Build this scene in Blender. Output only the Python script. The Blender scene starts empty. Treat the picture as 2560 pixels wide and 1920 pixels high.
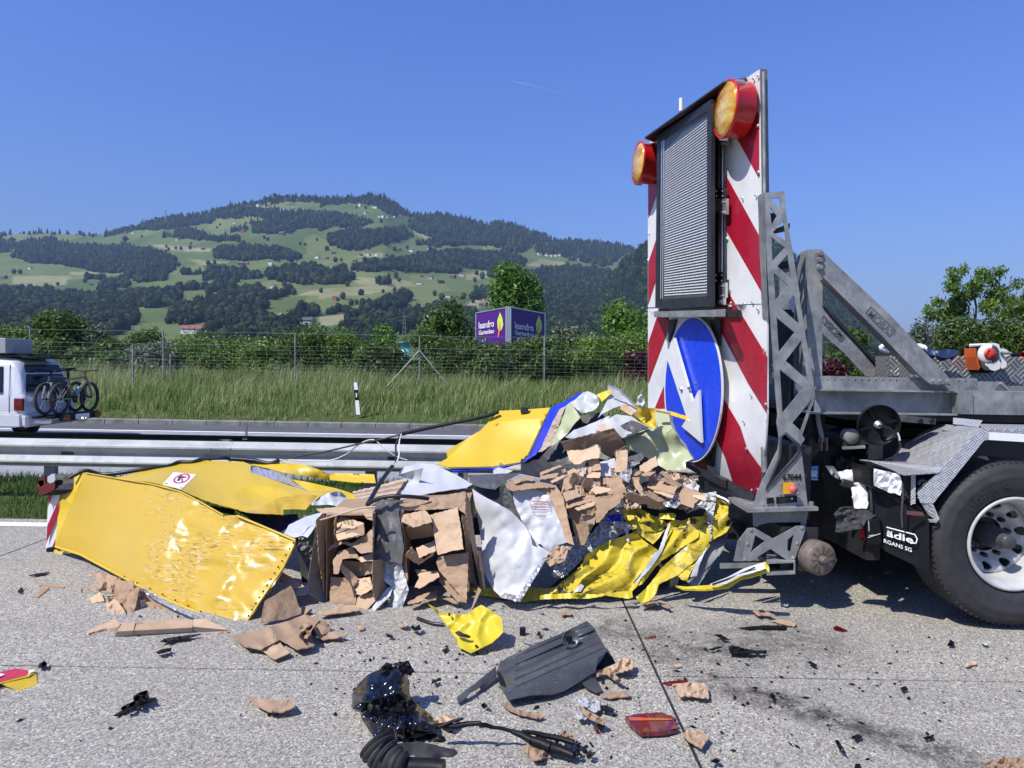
import bpy,bmesh,math,random
import numpy as np
from mathutils import Vector,noise,geometry
from math import sin,cos,pi,radians,atan,atan2,sqrt,hypot

S = bpy.context.scene
COL = S.collection
# ---------------------------------------------------------------- camera,sky,sun,exposure
FPX,CAMH,HORY,ROLL = 1775.0,1.62,915.0,0.0165
PITCH = atan((960 - HORY) / FPX)
CAM = Vector((0,0,CAMH))
_f = Vector((0,cos(PITCH),-sin(PITCH)))
_u0,_r0 = Vector((0,sin(PITCH),cos(PITCH))),Vector((1,0,0))
_r = _r0 * cos(ROLL) + _u0 * sin(ROLL)
_u = _u0 * cos(ROLL) - _r0 * sin(ROLL)
cd = bpy.data.cameras.new('camera')
cam = bpy.data.objects.new('camera', cd)
COL.objects.link(cam)
cd.sensor_width = 36
cd.lens = 36 * FPX / 2560
cd.clip_start,cd.clip_end = 0.1,20000
from mathutils import Matrix
cam.matrix_world = Matrix(((_r.x,_u.x,-_f.x,0),(_r.y,_u.y,-_f.y,0),(_r.z,_u.z,-_f.z,CAMH),(0,0,0,1)))
S.camera = cam

SUN_EL,SUN_AZ = radians(51),radians(42)          # light travels towards +X and +Y
LDIR = Vector((cos(SUN_EL) * cos(SUN_AZ),cos(SUN_EL) * sin(SUN_AZ),-sin(SUN_EL)))
w = bpy.data.worlds.new('World')
S.world = w
w.use_nodes = True
nt = w.node_tree
nt.nodes.clear()
sky = nt.nodes.new('ShaderNodeTexSky')
sky.sky_type = 'NISHITA'
sky.sun_disc = False
sky.sun_elevation = SUN_EL
sky.sun_rotation = atan2(-LDIR.x,-LDIR.y)
sky.altitude = 0
sky.air_density,sky.dust_density,sky.ozone_density = 2.0,1.0,4.0
bg = nt.nodes.new('ShaderNodeBackground')
bg.inputs[1].default_value = 0.1
wo = nt.nodes.new('ShaderNodeOutputWorld')
hs = nt.nodes.new('ShaderNodeMixRGB')             # the phone's white balance: the same tint over the whole sky
hs.blend_type = 'MULTIPLY'
hs.inputs[0].default_value = 1
hs.inputs[2].default_value = (.455,.628,1.357,1)
nt.links.new(sky.outputs[0],hs.inputs[1])
nt.links.new(hs.outputs[0],bg.inputs[0])
nt.links.new(bg.outputs[0],wo.inputs[0])
sd = bpy.data.lights.new('sun', 'SUN')
sd.energy,sd.angle,sd.color = 5.0,radians(0.53),(1.0,0.955,0.88)
sun = bpy.data.objects.new('sun', sd)
COL.objects.link(sun)
sun.rotation_euler = LDIR.to_track_quat('-Z', 'Y').to_euler()
sun.location = (-20,-20,40)
S.view_settings.view_transform = 'Standard'
S.view_settings.look = 'None'
S.view_settings.exposure = 0.22
S.view_settings.gamma = 1
S.view_settings.use_curve_mapping = False
S.cycles.max_bounces = 5
S.cycles.diffuse_bounces = 2
S.cycles.transparent_max_bounces = 12
S.cycles.volume_bounces = 0
S.cycles.use_denoising = True

# ---------------------------------------------------------------- pixel of the photograph -> point of the place
CROP = {1: (0,1100,2.765),2: (700,1000,2.765),3: (1050,950,2.765),4: (1580,160,2.593),5: (1580,740,2.9625),
        6: (1860,560,3.073),7: (1860,1000,2.766),11: (0,450,2.765),12: (800,450,2.633),13: (0,780,3.16),
        14: (700,780,2.353),15: (0,1350,2.458),16: (800,1450,2.458),17: (1660,1450,2.458),
        21: (100,1130,5.183),22: (500,1130,5.183),23: (1350,950,5.183),24: (1350,1200,3.626),
        25: (1850,1100,3.95),26: (2130,1000,5.028),27: (2250,640,4.61),28: (0,820,5.927),0: (0,0,1.0)}
def Q(c,*pts):
    ox,oy,s = CROP[c]
    return [(ox + p[0] / s,oy + p[1] / s) + tuple(p[2:]) for p in pts]
def q(c,x,y): return Q(c,(x,y))[0]
def ray(px,py): return _f + _r * ((px - 1280) / FPX) - _u * ((py - 960) / FPX)
def P(px,py,d):
    r = ray(px,py)
    return CAM + r * (d / r.y)
def G(px,py,z=0.0):
    r = ray(px,py)
    return CAM + r * ((z - CAMH) / r.z)
def proj(v):
    v = Vector(v) - CAM
    z = v.dot(_f)
    return 1280 + FPX * v.dot(_r) / z,960 - FPX * v.dot(_u) / z
class Plane:
    """Three points of the photograph with depths make a flat surface; pixels are met with it, off metres in front."""
    def __init__(s,a,b,c):
        s.o = a
        s.n = (b - a).cross(c - a).normalized()
        if s.n.dot(CAM - a) < 0: s.n = -s.n
    def __call__(s,px,py,off=0.0):
        r = ray(px,py)
        o = s.o + s.n * off
        return CAM + r * ((o - CAM).dot(s.n) / r.dot(s.n))

# ---------------------------------------------------------------- objects
def wloc(o):
    v = Vector((0,0,0))
    while o is not None:
        v = v + o.location
        o = o.parent
    return v
def tag(o,label=None,cat=None,group=None,kind=None):
    if label: o['label'] = label
    if cat: o['category'] = cat
    if group: o['group'] = group
    if kind: o['kind'] = kind
    return o
def thing(name,loc,label,cat,group=None):
    o = bpy.data.objects.new(name,None)
    COL.objects.link(o)
    o.location = loc
    o.empty_display_size = 0.1
    return tag(o,label,cat,group)
def link(name,me,parent=None,loc=(0,0,0)):
    o = bpy.data.objects.new(name,me)
    COL.objects.link(o)
    o.location = loc
    if parent is not None: o.parent = parent
    return o
def copy_tree(o,parent=None):
    c = o.copy()
    COL.objects.link(c)
    if parent is not None: c.parent = parent
    for ch in list(o.children): copy_tree(ch,c)
    return c
def fastmesh(name,V,T,mat=None,smooth=False):
    """numpy vertices and triangles/quads -> mesh"""
    V = np.asarray(V,dtype=np.float32)
    T = np.asarray(T,dtype=np.int32)
    me = bpy.data.meshes.new(name)
    k = T.shape[1]
    me.vertices.add(len(V))
    me.vertices.foreach_set('co', V.ravel())
    me.loops.add(T.size)
    me.loops.foreach_set('vertex_index', T.ravel())
    me.polygons.add(len(T))
    me.polygons.foreach_set('loop_start', np.arange(0, T.size, k, dtype=np.int32))
    if smooth: me.polygons.foreach_set('use_smooth', np.ones(len(T), dtype=bool))
    me.update(calc_edges=True)
    if mat: me.materials.append(mat)
    return me
class MB:
    """collects faces; put() makes ONE mesh object of them"""
    def __init__(s): s.v,s.f,s.sm = [],[],[]
    def add(s,V,F,smooth=False):
        b = len(s.v)
        s.v += [Vector(x) for x in V]
        s.f += [tuple(i + b for i in f) for f in F]
        s.sm += [smooth] * len(F)
        return s
    def box(s,c,sx,sy,sz,X=(1,0,0),Y=(0,1,0),Z=(0,0,1)):
        c,X,Y,Z = Vector(c),Vector(X) * sx / 2,Vector(Y) * sy / 2,Vector(Z) * sz / 2
        V = [c + X * i + Y * j + Z * k for k in (-1,1) for j in (-1,1) for i in (-1,1)]
        return s.add(V,[(0,2,3,1),(4,5,7,6),(0,1,5,4),(2,6,7,3),(0,4,6,2),(1,3,7,5)])
    def hexa(s,a,b):
        """two quads, four points each, joined to a block"""
        V = list(a) + list(b)
        return s.add(V,[(0,1,2,3),(7,6,5,4)] + [(i,4 + i,4 + (i + 1) % 4,(i + 1) % 4) for i in range(4)])
    def tube(s,pts,r,n=8,caps=True,smooth=True,closed=False):
        pts = [Vector(p) for p in pts]
        R = r if isinstance(r,(list,tuple)) else [r] * len(pts)
        m = len(pts)
        up = None
        V,Fc = [],[]
        for i,p in enumerate(pts):
            t = (pts[(i + 1) % m if closed else min(i + 1,m - 1)] - pts[(i - 1) % m if closed else max(i - 1,0)])
            t = t.normalized() if t.length > 1e-9 else Vector((0,0,1))
            if up is None: up = t.orthogonal().normalized()
            up = (up - t * up.dot(t))
            up = up.normalized() if up.length > 1e-6 else t.orthogonal().normalized()
            sd_ = t.cross(up)
            V += [p + (up * cos(2 * pi * k / n) + sd_ * sin(2 * pi * k / n)) * R[i] for k in range(n)]
        for i in range(m if closed else m - 1):
            for k in range(n):
                a,b = i * n + k,i * n + (k + 1) % n
                j = ((i + 1) % m) * n
                Fc.append((a,b,j + (k + 1) % n,j + k))
        s.add(V,Fc,smooth)
        if caps and not closed:
            s.add(V[:n],[tuple(range(n))[::-1]])
            s.add(V[-n:],[tuple(range(n))])
        return s
    def lathe(s,prof,o,ax,n=32,smooth=True):
        """prof: (radius, along axis)"""
        o,ax = Vector(o),Vector(ax).normalized()
        e1 = ax.orthogonal().normalized()
        e2 = ax.cross(e1)
        V = [o + ax * h + (e1 * cos(2 * pi * k / n) + e2 * sin(2 * pi * k / n)) * r for r,h in prof for k in range(n)]
        Fc = [(i * n + k,i * n + (k + 1) % n,(i + 1) * n + (k + 1) % n,(i + 1) * n + k) for i in range(len(prof) - 1) for k in range(n)]
        return s.add(V,Fc,smooth)
    def disc(s,o,ax,r,n=24):
        return s.lathe([(r,0),(1e-4,0)],o,ax,n,False)
    def put(s,name,mat,parent=None,th=None,bev=0.0,origin=None):
        """th: (label, category, group) for a thing that is one mesh"""
        org = wloc(parent) if parent is not None else (Vector(origin) if origin is not None else Vector((0,0,0)))
        if parent is None and origin is None and th is not None:
            lo = Vector([min(v[i] for v in s.v) for i in range(3)])
            hi = Vector([max(v[i] for v in s.v) for i in range(3)])
            org = Vector(((lo.x + hi.x) / 2,(lo.y + hi.y) / 2,lo.z))
        me = bpy.data.meshes.new(name)
        me.from_pydata([v - org for v in s.v],[],s.f)
        me.polygons.foreach_set('use_smooth', s.sm)
        bm = bmesh.new()
        bm.from_mesh(me)
        bmesh.ops.recalc_face_normals(bm,faces=bm.faces)
        if bev:
            es = [e for e in bm.edges if len(e.link_faces) == 2 and e.calc_face_angle(0) > 0.5]
            bmesh.ops.bevel(bm, geom=es, offset=bev, segments=1, affect='EDGES', profile=0.5, clamp_overlap=True)
        bm.to_mesh(me)
        bm.free()
        if mat: me.materials.append(mat)
        o = link(name,me,parent,org if parent is None else (0,0,0))
        if th: tag(o,*th)
        return o
# ---------------------------------------------------------------- flat outlines,filled and thickened
def inside(p,poly):
    x,y = p
    r = False
    j = len(poly) - 1
    for i in range(len(poly)):
        xi,yi,xj,yj = poly[i][0],poly[i][1],poly[j][0],poly[j][1]
        if (yi > y) != (yj > y) and x < (xj - xi) * (y - yi) / (yj - yi) + xi: r = not r
        j = i
    return r
def fill(poly,holes=(),inner=()):
    pts,edges = [],[]
    for lp in [poly] + list(holes):
        b = len(pts)
        pts += [Vector((p[0],p[1])) for p in lp]
        edges += [(b + i,b + (i + 1) % len(lp)) for i in range(len(lp))]
    pts += [Vector((p[0],p[1])) for p in inner]
    V,_e,T,*_ = geometry.delaunay_2d_cdt(pts,edges,[],0,1e-5)
    T = [t for t in T if len(t) == 3]
    keep = []
    for t in T:
        c = ((V[t[0]].x + V[t[1]].x + V[t[2]].x) / 3,(V[t[0]].y + V[t[1]].y + V[t[2]].y) / 3)
        if inside(c,poly) and not any(inside(c,h) for h in holes): keep.append(tuple(t))
    return [(v.x,v.y) for v in V],keep
def slab_of(V,T,th,mb=None,smooth=False,back=None):
    """surface V,T thickened by th away from the camera side"""
    mb = mb or MB()
    V = [Vector(v) for v in V]
    N = [Vector((0,0,0)) for _ in V]
    T2 = []
    for t in T:
        n = (V[t[1]] - V[t[0]]).cross(V[t[2]] - V[t[0]])
        if n.dot(CAM - V[t[0]]) < 0:
            n = -n
            t = (t[0],t[2],t[1])
        T2.append(t)
        for i in t: N[i] += n
    N = [n.normalized() if n.length > 1e-12 else Vector((0,-1,0)) for n in N]
    m = len(V)
    W = [v - (n if back is None else -Vector(back)) * th for v,n in zip(V,N)]
    cnt = {}
    for t in T2:
        for a,b in ((t[0],t[1]),(t[1],t[2]),(t[2],t[0])):
            k = (min(a,b),max(a,b))
            cnt[k] = None if k in cnt else (a,b)
    F = T2 + [(t[0] + m,t[2] + m,t[1] + m) for t in T2]
    mb.add(V + W,F,smooth)
    E = [e for e in cnt.values() if e]
    used = sorted({i for e in E for i in e})
    ix = {u: k for k,u in enumerate(used)}
    k = len(used)
    mb.add([V[u] for u in used] + [W[u] for u in used],[(ix[b],ix[a],ix[a] + k,ix[b] + k) for a,b in E])
    return mb
def plate(poly,fn,th,holes=(),mb=None,back=None):
    """outline in pixels, fn(px,py)->point; a flat plate of that outline"""
    V,T = fill(poly,holes)
    return slab_of([fn(*v) for v in V],T,th,mb,False,back)
def tps(ctrl):
    """smooth depth field through control points (px,py,depth)"""
    c = np.array(ctrl,dtype=float)
    xy,z = c[:,:2] / 100.0,c[:,2]
    n = len(c)
    def U(r2): return np.where(r2 > 1e-12,r2 * np.log(r2 + 1e-12),0.0)
    d2 = ((xy[:,None] - xy[None]) ** 2).sum(-1)
    A = np.zeros((n + 3,n + 3))
    A[:n,:n] = U(d2) + np.eye(n) * 1e-3
    A[:n,n] = 1
    A[:n,n + 1:] = xy
    A[n,:n] = 1
    A[n + 1:,:n] = xy.T
    b = np.zeros(n + 3)
    b[:n] = z
    k = np.linalg.lstsq(A,b,rcond=None)[0]
    def f(px,py):
        p = np.array((px,py)) / 100.0
        return float((k[:n] * U(((xy - p) ** 2).sum(-1))).sum() + k[n] + k[n + 1] * p[0] + k[n + 2] * p[1])
    return f
def jagged(poly,step,jag,rnd,sharp=None):
    out = []
    n = len(poly)
    for i in range(n):
        a,b = poly[i],poly[(i + 1) % n]
        L = hypot(b[0] - a[0],b[1] - a[1])
        k = max(1,int(L / step))
        for j in range(k):
            t = j / k
            x,y = a[0] + (b[0] - a[0]) * t,a[1] + (b[1] - a[1]) * t
            if j and jag:
                s_ = rnd.uniform(-jag,jag)
                x += -(b[1] - a[1]) / L * s_
                y += (b[0] - a[0]) / L * s_
            out.append((x,y))
    return out
def fold(x,y,seed=0.0):
    return 1 - 2 * abs(noise.noise((x,y,seed)))
def patch(poly,th=0.002,ctrl=(),step=12,jag=0.0,crease=0.0,cs=60.0,dent=0.0,ds=90.0,seed=1,holes=(),fn=None,smooth=False,mb=None,ang=0.0,asp=1.0):
    """a bent sheet: outline points carry (px,py,depth); creases are sharp folds, dents are smooth bulges (metres)"""
    rnd = random.Random(seed)
    c = [p for p in poly if len(p) > 2] + list(ctrl)
    if len(c) == 1 or len({round(x[2],4) for x in c}) == 1:
        c = c[:1]
        f = lambda x,y: c[0][2]
    else: f = tps(c)
    out = jagged([p[:2] for p in poly],step,jag,rnd)
    x0,x1 = min(p[0] for p in out),max(p[0] for p in out)
    y0,y1 = min(p[1] for p in out),max(p[1] for p in out)
    inner = []
    y = y0 + step / 2
    row = 0
    while y < y1:
        x = x0 + step * (0.25 + 0.5 * (row % 2))
        while x < x1:
            p = (x + rnd.uniform(-.3,.3) * step,y + rnd.uniform(-.3,.3) * step)
            if inside(p,out) and not any(inside(p,h) for h in holes):
                if min((p[0] - o[0]) ** 2 + (p[1] - o[1]) ** 2 for o in out) > (step * .5) ** 2: inner.append(p)
            x += step
        y += step * 0.87
        row += 1
    V,T = fill(out,holes,inner)
    ca,sa = cos(ang),sin(ang)
    def tot(px,py):
        d = f(px,py)
        u,v = (px * ca + py * sa),(-px * sa + py * ca) * asp
        if crease:
            d += crease * (fold(u / cs,v / cs,seed * 3.7) * .65 + fold(u / cs * 2.3,v / cs * 2.3,seed * 1.3 + 9) * .35)
        if dent: d += dent * noise.noise((u / ds,v / ds,seed * 2.1))
        if fn: d += fn(px,py)
        return d
    W = [P(px,py,tot(px,py)) for (px,py) in V]
    r = slab_of(W,T,th,mb,smooth)
    r.df = lambda px,py: tot(px,py)
    return r
def text(name,s,mat,o,X,Y,h,parent=None,depth=0.001,width=None,bold=0.0):
    """lettering: o = lower left corner, X/Y = unit directions, h = cap height"""
    cu = bpy.data.curves.new(name, 'FONT')
    cu.body = s
    cu.size = 1
    cu.extrude = depth / 2 / h * 0.7
    cu.offset = bold
    cu.resolution_u = 3
    ob = bpy.data.objects.new(name,cu)
    COL.objects.link(ob)
    dg = bpy.context.evaluated_depsgraph_get()
    me = bpy.data.meshes.new_from_object(ob.evaluated_get(dg))
    bpy.data.objects.remove(ob)
    bpy.data.curves.remove(cu)
    n = len(me.vertices)
    co = np.zeros(n * 3)
    me.vertices.foreach_get('co', co)
    co = co.reshape(-1,3)
    X,Y = Vector(X).normalized(),Vector(Y).normalized()
    Z = X.cross(Y)
    k = h / 0.69
    kx = k if width is None else width / max(1e-6,co[:,0].max() - co[:,0].min())
    org = wloc(parent) if parent is not None else Vector((0,0,0))
    x0 = co[:,0].min()
    W = np.array(o) - np.array(org) + np.outer((co[:,0] - x0) * kx,X) + np.outer(co[:,1] * k,Y) + np.outer(co[:,2] * k,Z)
    me.vertices.foreach_set('co', W.astype(np.float32).ravel())
    me.update()
    me.materials.clear()
    me.materials.append(mat)
    return link(name,me,parent)
# ---------------------------------------------------------------- materials
MATS = {}
class NT:
    def __init__(s,name):
        s.m = bpy.data.materials.new(name)
        s.m.use_nodes = True
        s.t = s.m.node_tree
        s.b = s.t.nodes['Principled BSDF']
        s.out = s.t.nodes['Material Output']
    def n(s,typ,**k):
        x = s.t.nodes.new('ShaderNode' + typ)
        for a,v in k.items():
            if a.startswith('_'): x.inputs[a[1:].replace('_', ' ')].default_value = v
            else: setattr(x,a,v)
        return x
    def l(s,a,b): s.t.links.new(a,b)
    def pos(s): return s.n('NewGeometry').outputs['Position']
    def map(s,scale,rot=(0,0,0),loc=(0,0,0),src=None):
        m = s.n('Mapping')
        m.inputs['Scale'].default_value = scale if hasattr(scale, '__len__') else (scale,) * 3
        m.inputs['Rotation'].default_value = rot
        m.inputs['Location'].default_value = loc
        s.l(src or s.pos(),m.inputs[0])
        return m.outputs[0]
    def noise(s,scale,detail=4,rough=.6,src=None,dist=0.0):
        x = s.n('TexNoise')
        x.inputs['Scale'].default_value = scale
        x.inputs['Detail'].default_value = detail
        x.inputs['Roughness'].default_value = rough
        x.inputs['Distortion'].default_value = dist
        s.l(src or s.pos(), x.inputs['Vector'])
        return x.outputs['Fac']
    def voro(s, scale, src=None, feature='F1', out='Color'):
        x = s.n('TexVoronoi', feature=feature)
        x.inputs['Scale'].default_value = scale
        s.l(src or s.pos(), x.inputs['Vector'])
        return x.outputs[out]
    def ramp(s, fac, stops, interp='LINEAR'):
        r = s.n('ValToRGB')
        r.color_ramp.interpolation = interp
        e = r.color_ramp.elements
        while len(e) < len(stops): e.new(0.5)
        for x,(p,c) in zip(e,stops):
            x.position = p
            x.color = (c, c, c, 1) if not hasattr(c, '__len__') else (*c, 1)
        s.l(fac,r.inputs[0])
        return r.outputs[0]
    def mix(s, fac, a, b, mode='MIX'):
        x = s.n('MixRGB', blend_type=mode)
        for k,v in ((0,fac),(1,a),(2,b)):
            if isinstance(v,(int,float)): x.inputs[k].default_value = v if k == 0 else (v,v,v,1)
            elif hasattr(v, '__len__'): x.inputs[k].default_value = (*v, 1)
            else: s.l(v,x.inputs[k])
        return x.outputs[0]
    def math(s,op,a,b=0.0,clamp=False):
        x = s.n('Math', operation=op, use_clamp=clamp)
        for k,v in ((0,a),(1,b)):
            if isinstance(v,(int,float)): x.inputs[k].default_value = v
            else: s.l(v,x.inputs[k])
        return x.outputs[0]
    def bump(s,h,strength=.3,dist=.01):
        x = s.n('Bump')
        x.inputs['Strength'].default_value = strength
        x.inputs['Distance'].default_value = dist
        s.l(h, x.inputs['Height'])
        s.l(x.outputs[0], s.b.inputs['Normal'])
    def set(s,color=None,rough=None,metal=None,spec=None,coat=None):
        for k, v in (('Base Color', color),('Roughness', rough),('Metallic', metal),('Specular IOR Level', spec),('Coat Weight', coat)):
            if v is None: continue
            if isinstance(v,(int,float)): s.b.inputs[k].default_value = v
            elif hasattr(v, '__len__'): s.b.inputs[k].default_value = (*v, 1)
            else: s.l(v,s.b.inputs[k])
        return s
def srgb(r,g,b):
    f = lambda c: (c / 255 / 12.92) if c <= 10 else ((c / 255 + .055) / 1.055) ** 2.4
    return (f(r),f(g),f(b))
def simple(name,col,rough=.5,metal=0.0,var=.15,scale=8.0,coat=0.0,bump=0.0,bscale=60.0,spec=.5):
    """one colour broken by soft wear"""
    t = NT(name)
    n = t.noise(scale,5,.65)
    lo = tuple(c * (1 - var) for c in col)
    hi = tuple(min(1,c * (1 + var)) for c in col)
    t.set(t.ramp(n,[(.3,lo),(.7,hi)]),t.ramp(t.noise(scale * 2.3,4),[(.3,max(.03,rough - .12)),(.7,min(1,rough + .12))]),metal,spec,coat)
    if bump: t.bump(t.noise(bscale,4),bump,.004)
    MATS[name] = t.m
    return t.m
def galvanised(name,base=.46,metal=.55,rough=.45,sc=1.0,tint=(1,1,1)):
    t = NT(name)
    v = t.voro(22 * sc,src=t.map((1,1,.6)))
    g = t.n('RGBToBW')
    t.l(v,g.inputs[0])
    n = t.noise(3.0 * sc,5,.6,dist=.6)
    fac = t.math('ADD', t.math('MULTIPLY', g.outputs[0],.13), t.math('MULTIPLY', n, .88))
    c = t.ramp(fac,[(.28,(base * .55,base * .58,base * .61)),(.5,(base * .92,base * .97,base)),(.74,(base * 1.4,base * 1.43,base * 1.43))])
    dirt = t.ramp(t.noise(9.0,6,.7,src=t.map((1,1,.25))),[(.56,0.0),(.74,.45)])
    c = t.mix(dirt, t.mix(1.0, c, tint, 'MULTIPLY'),(.12,.11,.10))
    t.set(c,t.ramp(n,[(.3,rough - .12),(.7,rough + .15)]),metal)
    MATS[name] = t.m
    return t.m
def yellow_paint(name,scuff=.0,base=(.53,.345,.022),coat=.4,streak=(3,40,3),seed=0.0,silver=0.0,rough=.28,grime=.0,xr=None):
    t = NT(name)
    n = t.noise(2.2,4)
    c = t.ramp(n,[(.3,tuple(x * .95 for x in base)),(.7,base)])
    fleck = t.ramp(t.noise(70,2,.5),[(.70,0.0),(.76,.5)])
    c = t.mix(fleck,c,(.35,.22,.03))
    metal = 0.0
    if scuff:
        st = t.noise(4.0,4,.6,src=t.map(streak,(0,.35,.1),(seed,seed,0)),dist=.25)
        zone = t.ramp(t.noise(2.4,3,.5,src=t.map(1,(0,0,0),(seed * 2,seed,seed))),[(.42,0.0),(.56,1.0)])
        if xr:
            sx = t.n('SeparateXYZ')
            t.l(t.pos(),sx.inputs[0])
            mr = t.n('MapRange')
            mr.inputs[1].default_value,mr.inputs[2].default_value = xr
            t.l(sx.outputs[0],mr.inputs[0])
            zone = t.math('MULTIPLY', zone, mr.outputs[0])
        k = t.math('MULTIPLY', t.ramp(st, [(.56,0.0),(.61,1.0)]), t.math('MULTIPLY', zone, scuff))
        c = t.mix(k,c,(.03,.028,.022))
        if grime:
            g2 = t.math('MULTIPLY', t.ramp(t.noise(4.0,8,.75, src=t.map(1,(0,0,0),(seed, 3,1)), dist=1.2),[(.53,0.0),(.62,1.0)]), grime)
            c = t.mix(g2,c,(.06,.05,.025))
        if silver:
            s2 = t.noise(4.0,5,.6,src=t.map(streak,(.3,.2,.6),(seed + 3,0,seed)),dist=.5)
            k2 = t.math('MULTIPLY', t.ramp(s2,[(.575,0.0),(.61,1.0)]), t.math('MULTIPLY', zone, silver))
            c = t.mix(k2,c,(.62,.62,.6))
    t.set(c,rough,metal,.5,coat)
    t.b.inputs['Coat Roughness'].default_value = .09
    t.bump(t.noise(26,3,.5),.10,.006)
    MATS[name] = t.m
    return t.m
def cardboard(name,col=(.30,.205,.130),var=.28):
    t = NT(name)
    n = t.noise(6,6,.65)
    c = t.ramp(n,[(.28,tuple(x * (1 - var) for x in col)),(.72,tuple(min(1,x * (1 + var)) for x in col))])
    fib = t.noise(90,3,.6,src=t.map((1,1,.15)))
    c = t.mix(t.ramp(fib,[(.45,0.0),(.8,.35)]),c,tuple(x * .6 for x in col))
    isl = t.n('ObjectInfo').outputs['Random']
    c = t.mix(t.math('MULTIPLY', isl, .7), c, tuple(min(1, x * 1.5) for x in col))
    t.set(c,.85,0,.25)
    wv = t.n('TexWave', bands_direction='DIAGONAL')
    wv.inputs['Scale'].default_value = 45
    t.l(t.pos(), wv.inputs['Vector'])
    t.bump(t.math('ADD', t.math('MULTIPLY', wv.outputs['Fac'],.4), t.noise(40,4)),.22,.003)
    MATS[name] = t.m
    return t.m
def leaf(name,c0,c1,c2,trans=.35,rough=.45):
    t = NT(name)
    r = t.n('NewGeometry').outputs['Random Per Island']
    patchy = t.noise(.9,3)
    f = t.math('ADD', t.math('MULTIPLY', r, .6), t.math('MULTIPLY', t.math('SUBTRACT', patchy, .3),1.0), True)
    c = t.ramp(f,[(.1,c0),(.5,c1),(.95,c2)])
    t.set(c,rough,0,.4)
    tr = t.n('BsdfTranslucent')
    t.l(t.mix(.5, c, (.25,.4,.05), 'MULTIPLY') if False else c, tr.inputs['Color'])
    ms = t.n('MixShader')
    ms.inputs[0].default_value = trans
    t.l(t.b.outputs[0],ms.inputs[1])
    t.l(tr.outputs[0],ms.inputs[2])
    t.l(ms.outputs[0],t.out.inputs[0])
    MATS[name] = t.m
    return t.m
def concrete():
    t = NT('exposed_aggregate_concrete')
    p2 = t.map((1,1,1))
    v = t.voro(125,p2)
    bw = t.n('RGBToBW')
    t.l(v,bw.inputs[0])
    stone = t.ramp(bw.outputs[0],[(.12,(.05,.048,.044)),(.32,(.175,.166,.147)),(.55,(.285,.27,.242)),(.78,(.395,.376,.336)),(.95,(.66,.64,.59))])
    tint = t.mix(.10, stone, v, 'OVERLAY')
    v2 = t.voro(260,p2)
    b2 = t.n('RGBToBW')
    t.l(v2,b2.inputs[0])
    c = t.mix(t.ramp(b2.outputs[0],[(.35,0.0),(.75,.5)]),tint,(.30,.29,.27))
    big = t.noise(.9,5,.6)
    c = t.mix(t.ramp(big,[(.3,.0),(.75,.32)]),c,(.18,.172,.16))
    trk = t.noise(1.0,6,.62,src=t.map((.12,2.2,1)))
    c = t.mix(t.ramp(trk,[(.48,0.0),(.72,.3)]),c,(.15,.145,.135))
    scr = t.noise(3.0,7,.7,src=t.map((.25,14,1),(0,0,.12)))
    c = t.mix(t.ramp(scr,[(.68,0.0),(.74,.45)]),c,(.07,.068,.066))
    c = t.mix(1.0, c, (1.22,1.18,1.10), 'MULTIPLY')
    # oil and dirt that ran across the slabs from the wreck towards the right
    xyz = t.n('SeparateXYZ')
    t.l(t.pos(),xyz.inputs[0])
    X,Y = xyz.outputs[0],xyz.outputs[1]
    def streak(ax,ay,bx,by,wd,k):
        L = hypot(bx - ax,by - ay)
        ux,uy = (bx - ax) / L,(by - ay) / L
        dx, dy = t.math('SUBTRACT', X, ax), t.math('SUBTRACT', Y, ay)
        al = t.math('ADD', t.math('MULTIPLY', dx, ux), t.math('MULTIPLY', dy, uy))
        ac = t.math('ABSOLUTE', t.math('SUBTRACT', t.math('MULTIPLY', dx, -uy), t.math('MULTIPLY', dy, -ux)))
        a = t.math('SUBTRACT', 1.0, t.math('DIVIDE', ac, wd), True)
        e = t.math('MULTIPLY', t.math('MULTIPLY', t.math('DIVIDE', al, .25),1.0, True), t.math('DIVIDE', t.math('SUBTRACT', L, al),.3), True)
        n = t.ramp(t.noise(9,6,.75),[(.36,0.0),(.62,1.0)])
        return t.math('MULTIPLY', t.math('MULTIPLY', a, e, True), t.math('MULTIPLY', n, k), True)
    a,b = G(1740,1690),G(2590,1960)
    oil = streak(a.x,a.y,b.x,b.y,.17,1.5)
    a,b = G(1600,1640),G(2150,1590)
    oil = t.math('MAXIMUM', oil, streak(a.x, a.y, b.x, b.y, .5,.9))
    a,b = G(1480,1560),G(1900,1660)
    oil = t.math('MAXIMUM', oil, streak(a.x, a.y, b.x, b.y, .35,.9))
    c = t.mix(t.math('MULTIPLY', oil, .85), c, (.035,.03,.026))
    rl = t.ramp(oil,[(0.0,.85),(1.0,.45)])
    t.set(c,rl,0,.35)
    t.bump(t.math('ADD', bw.outputs[0], t.noise(200,2)),.5,.004)
    MATS['concrete'] = t.m
    return t.m
def asphalt(name,col=.075):
    t = NT(name)
    v = t.voro(60)
    bw = t.n('RGBToBW')
    t.l(v,bw.inputs[0])
    n = t.noise(.7,5)
    c = t.ramp(t.math('ADD', t.math('MULTIPLY', bw.outputs[0],.5), t.math('MULTIPLY', n, .5)),[(.2, col * .55),(.8, col * 1.7)])
    t.set(c,.9,0,.3)
    MATS[name] = t.m
    return t.m
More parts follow.
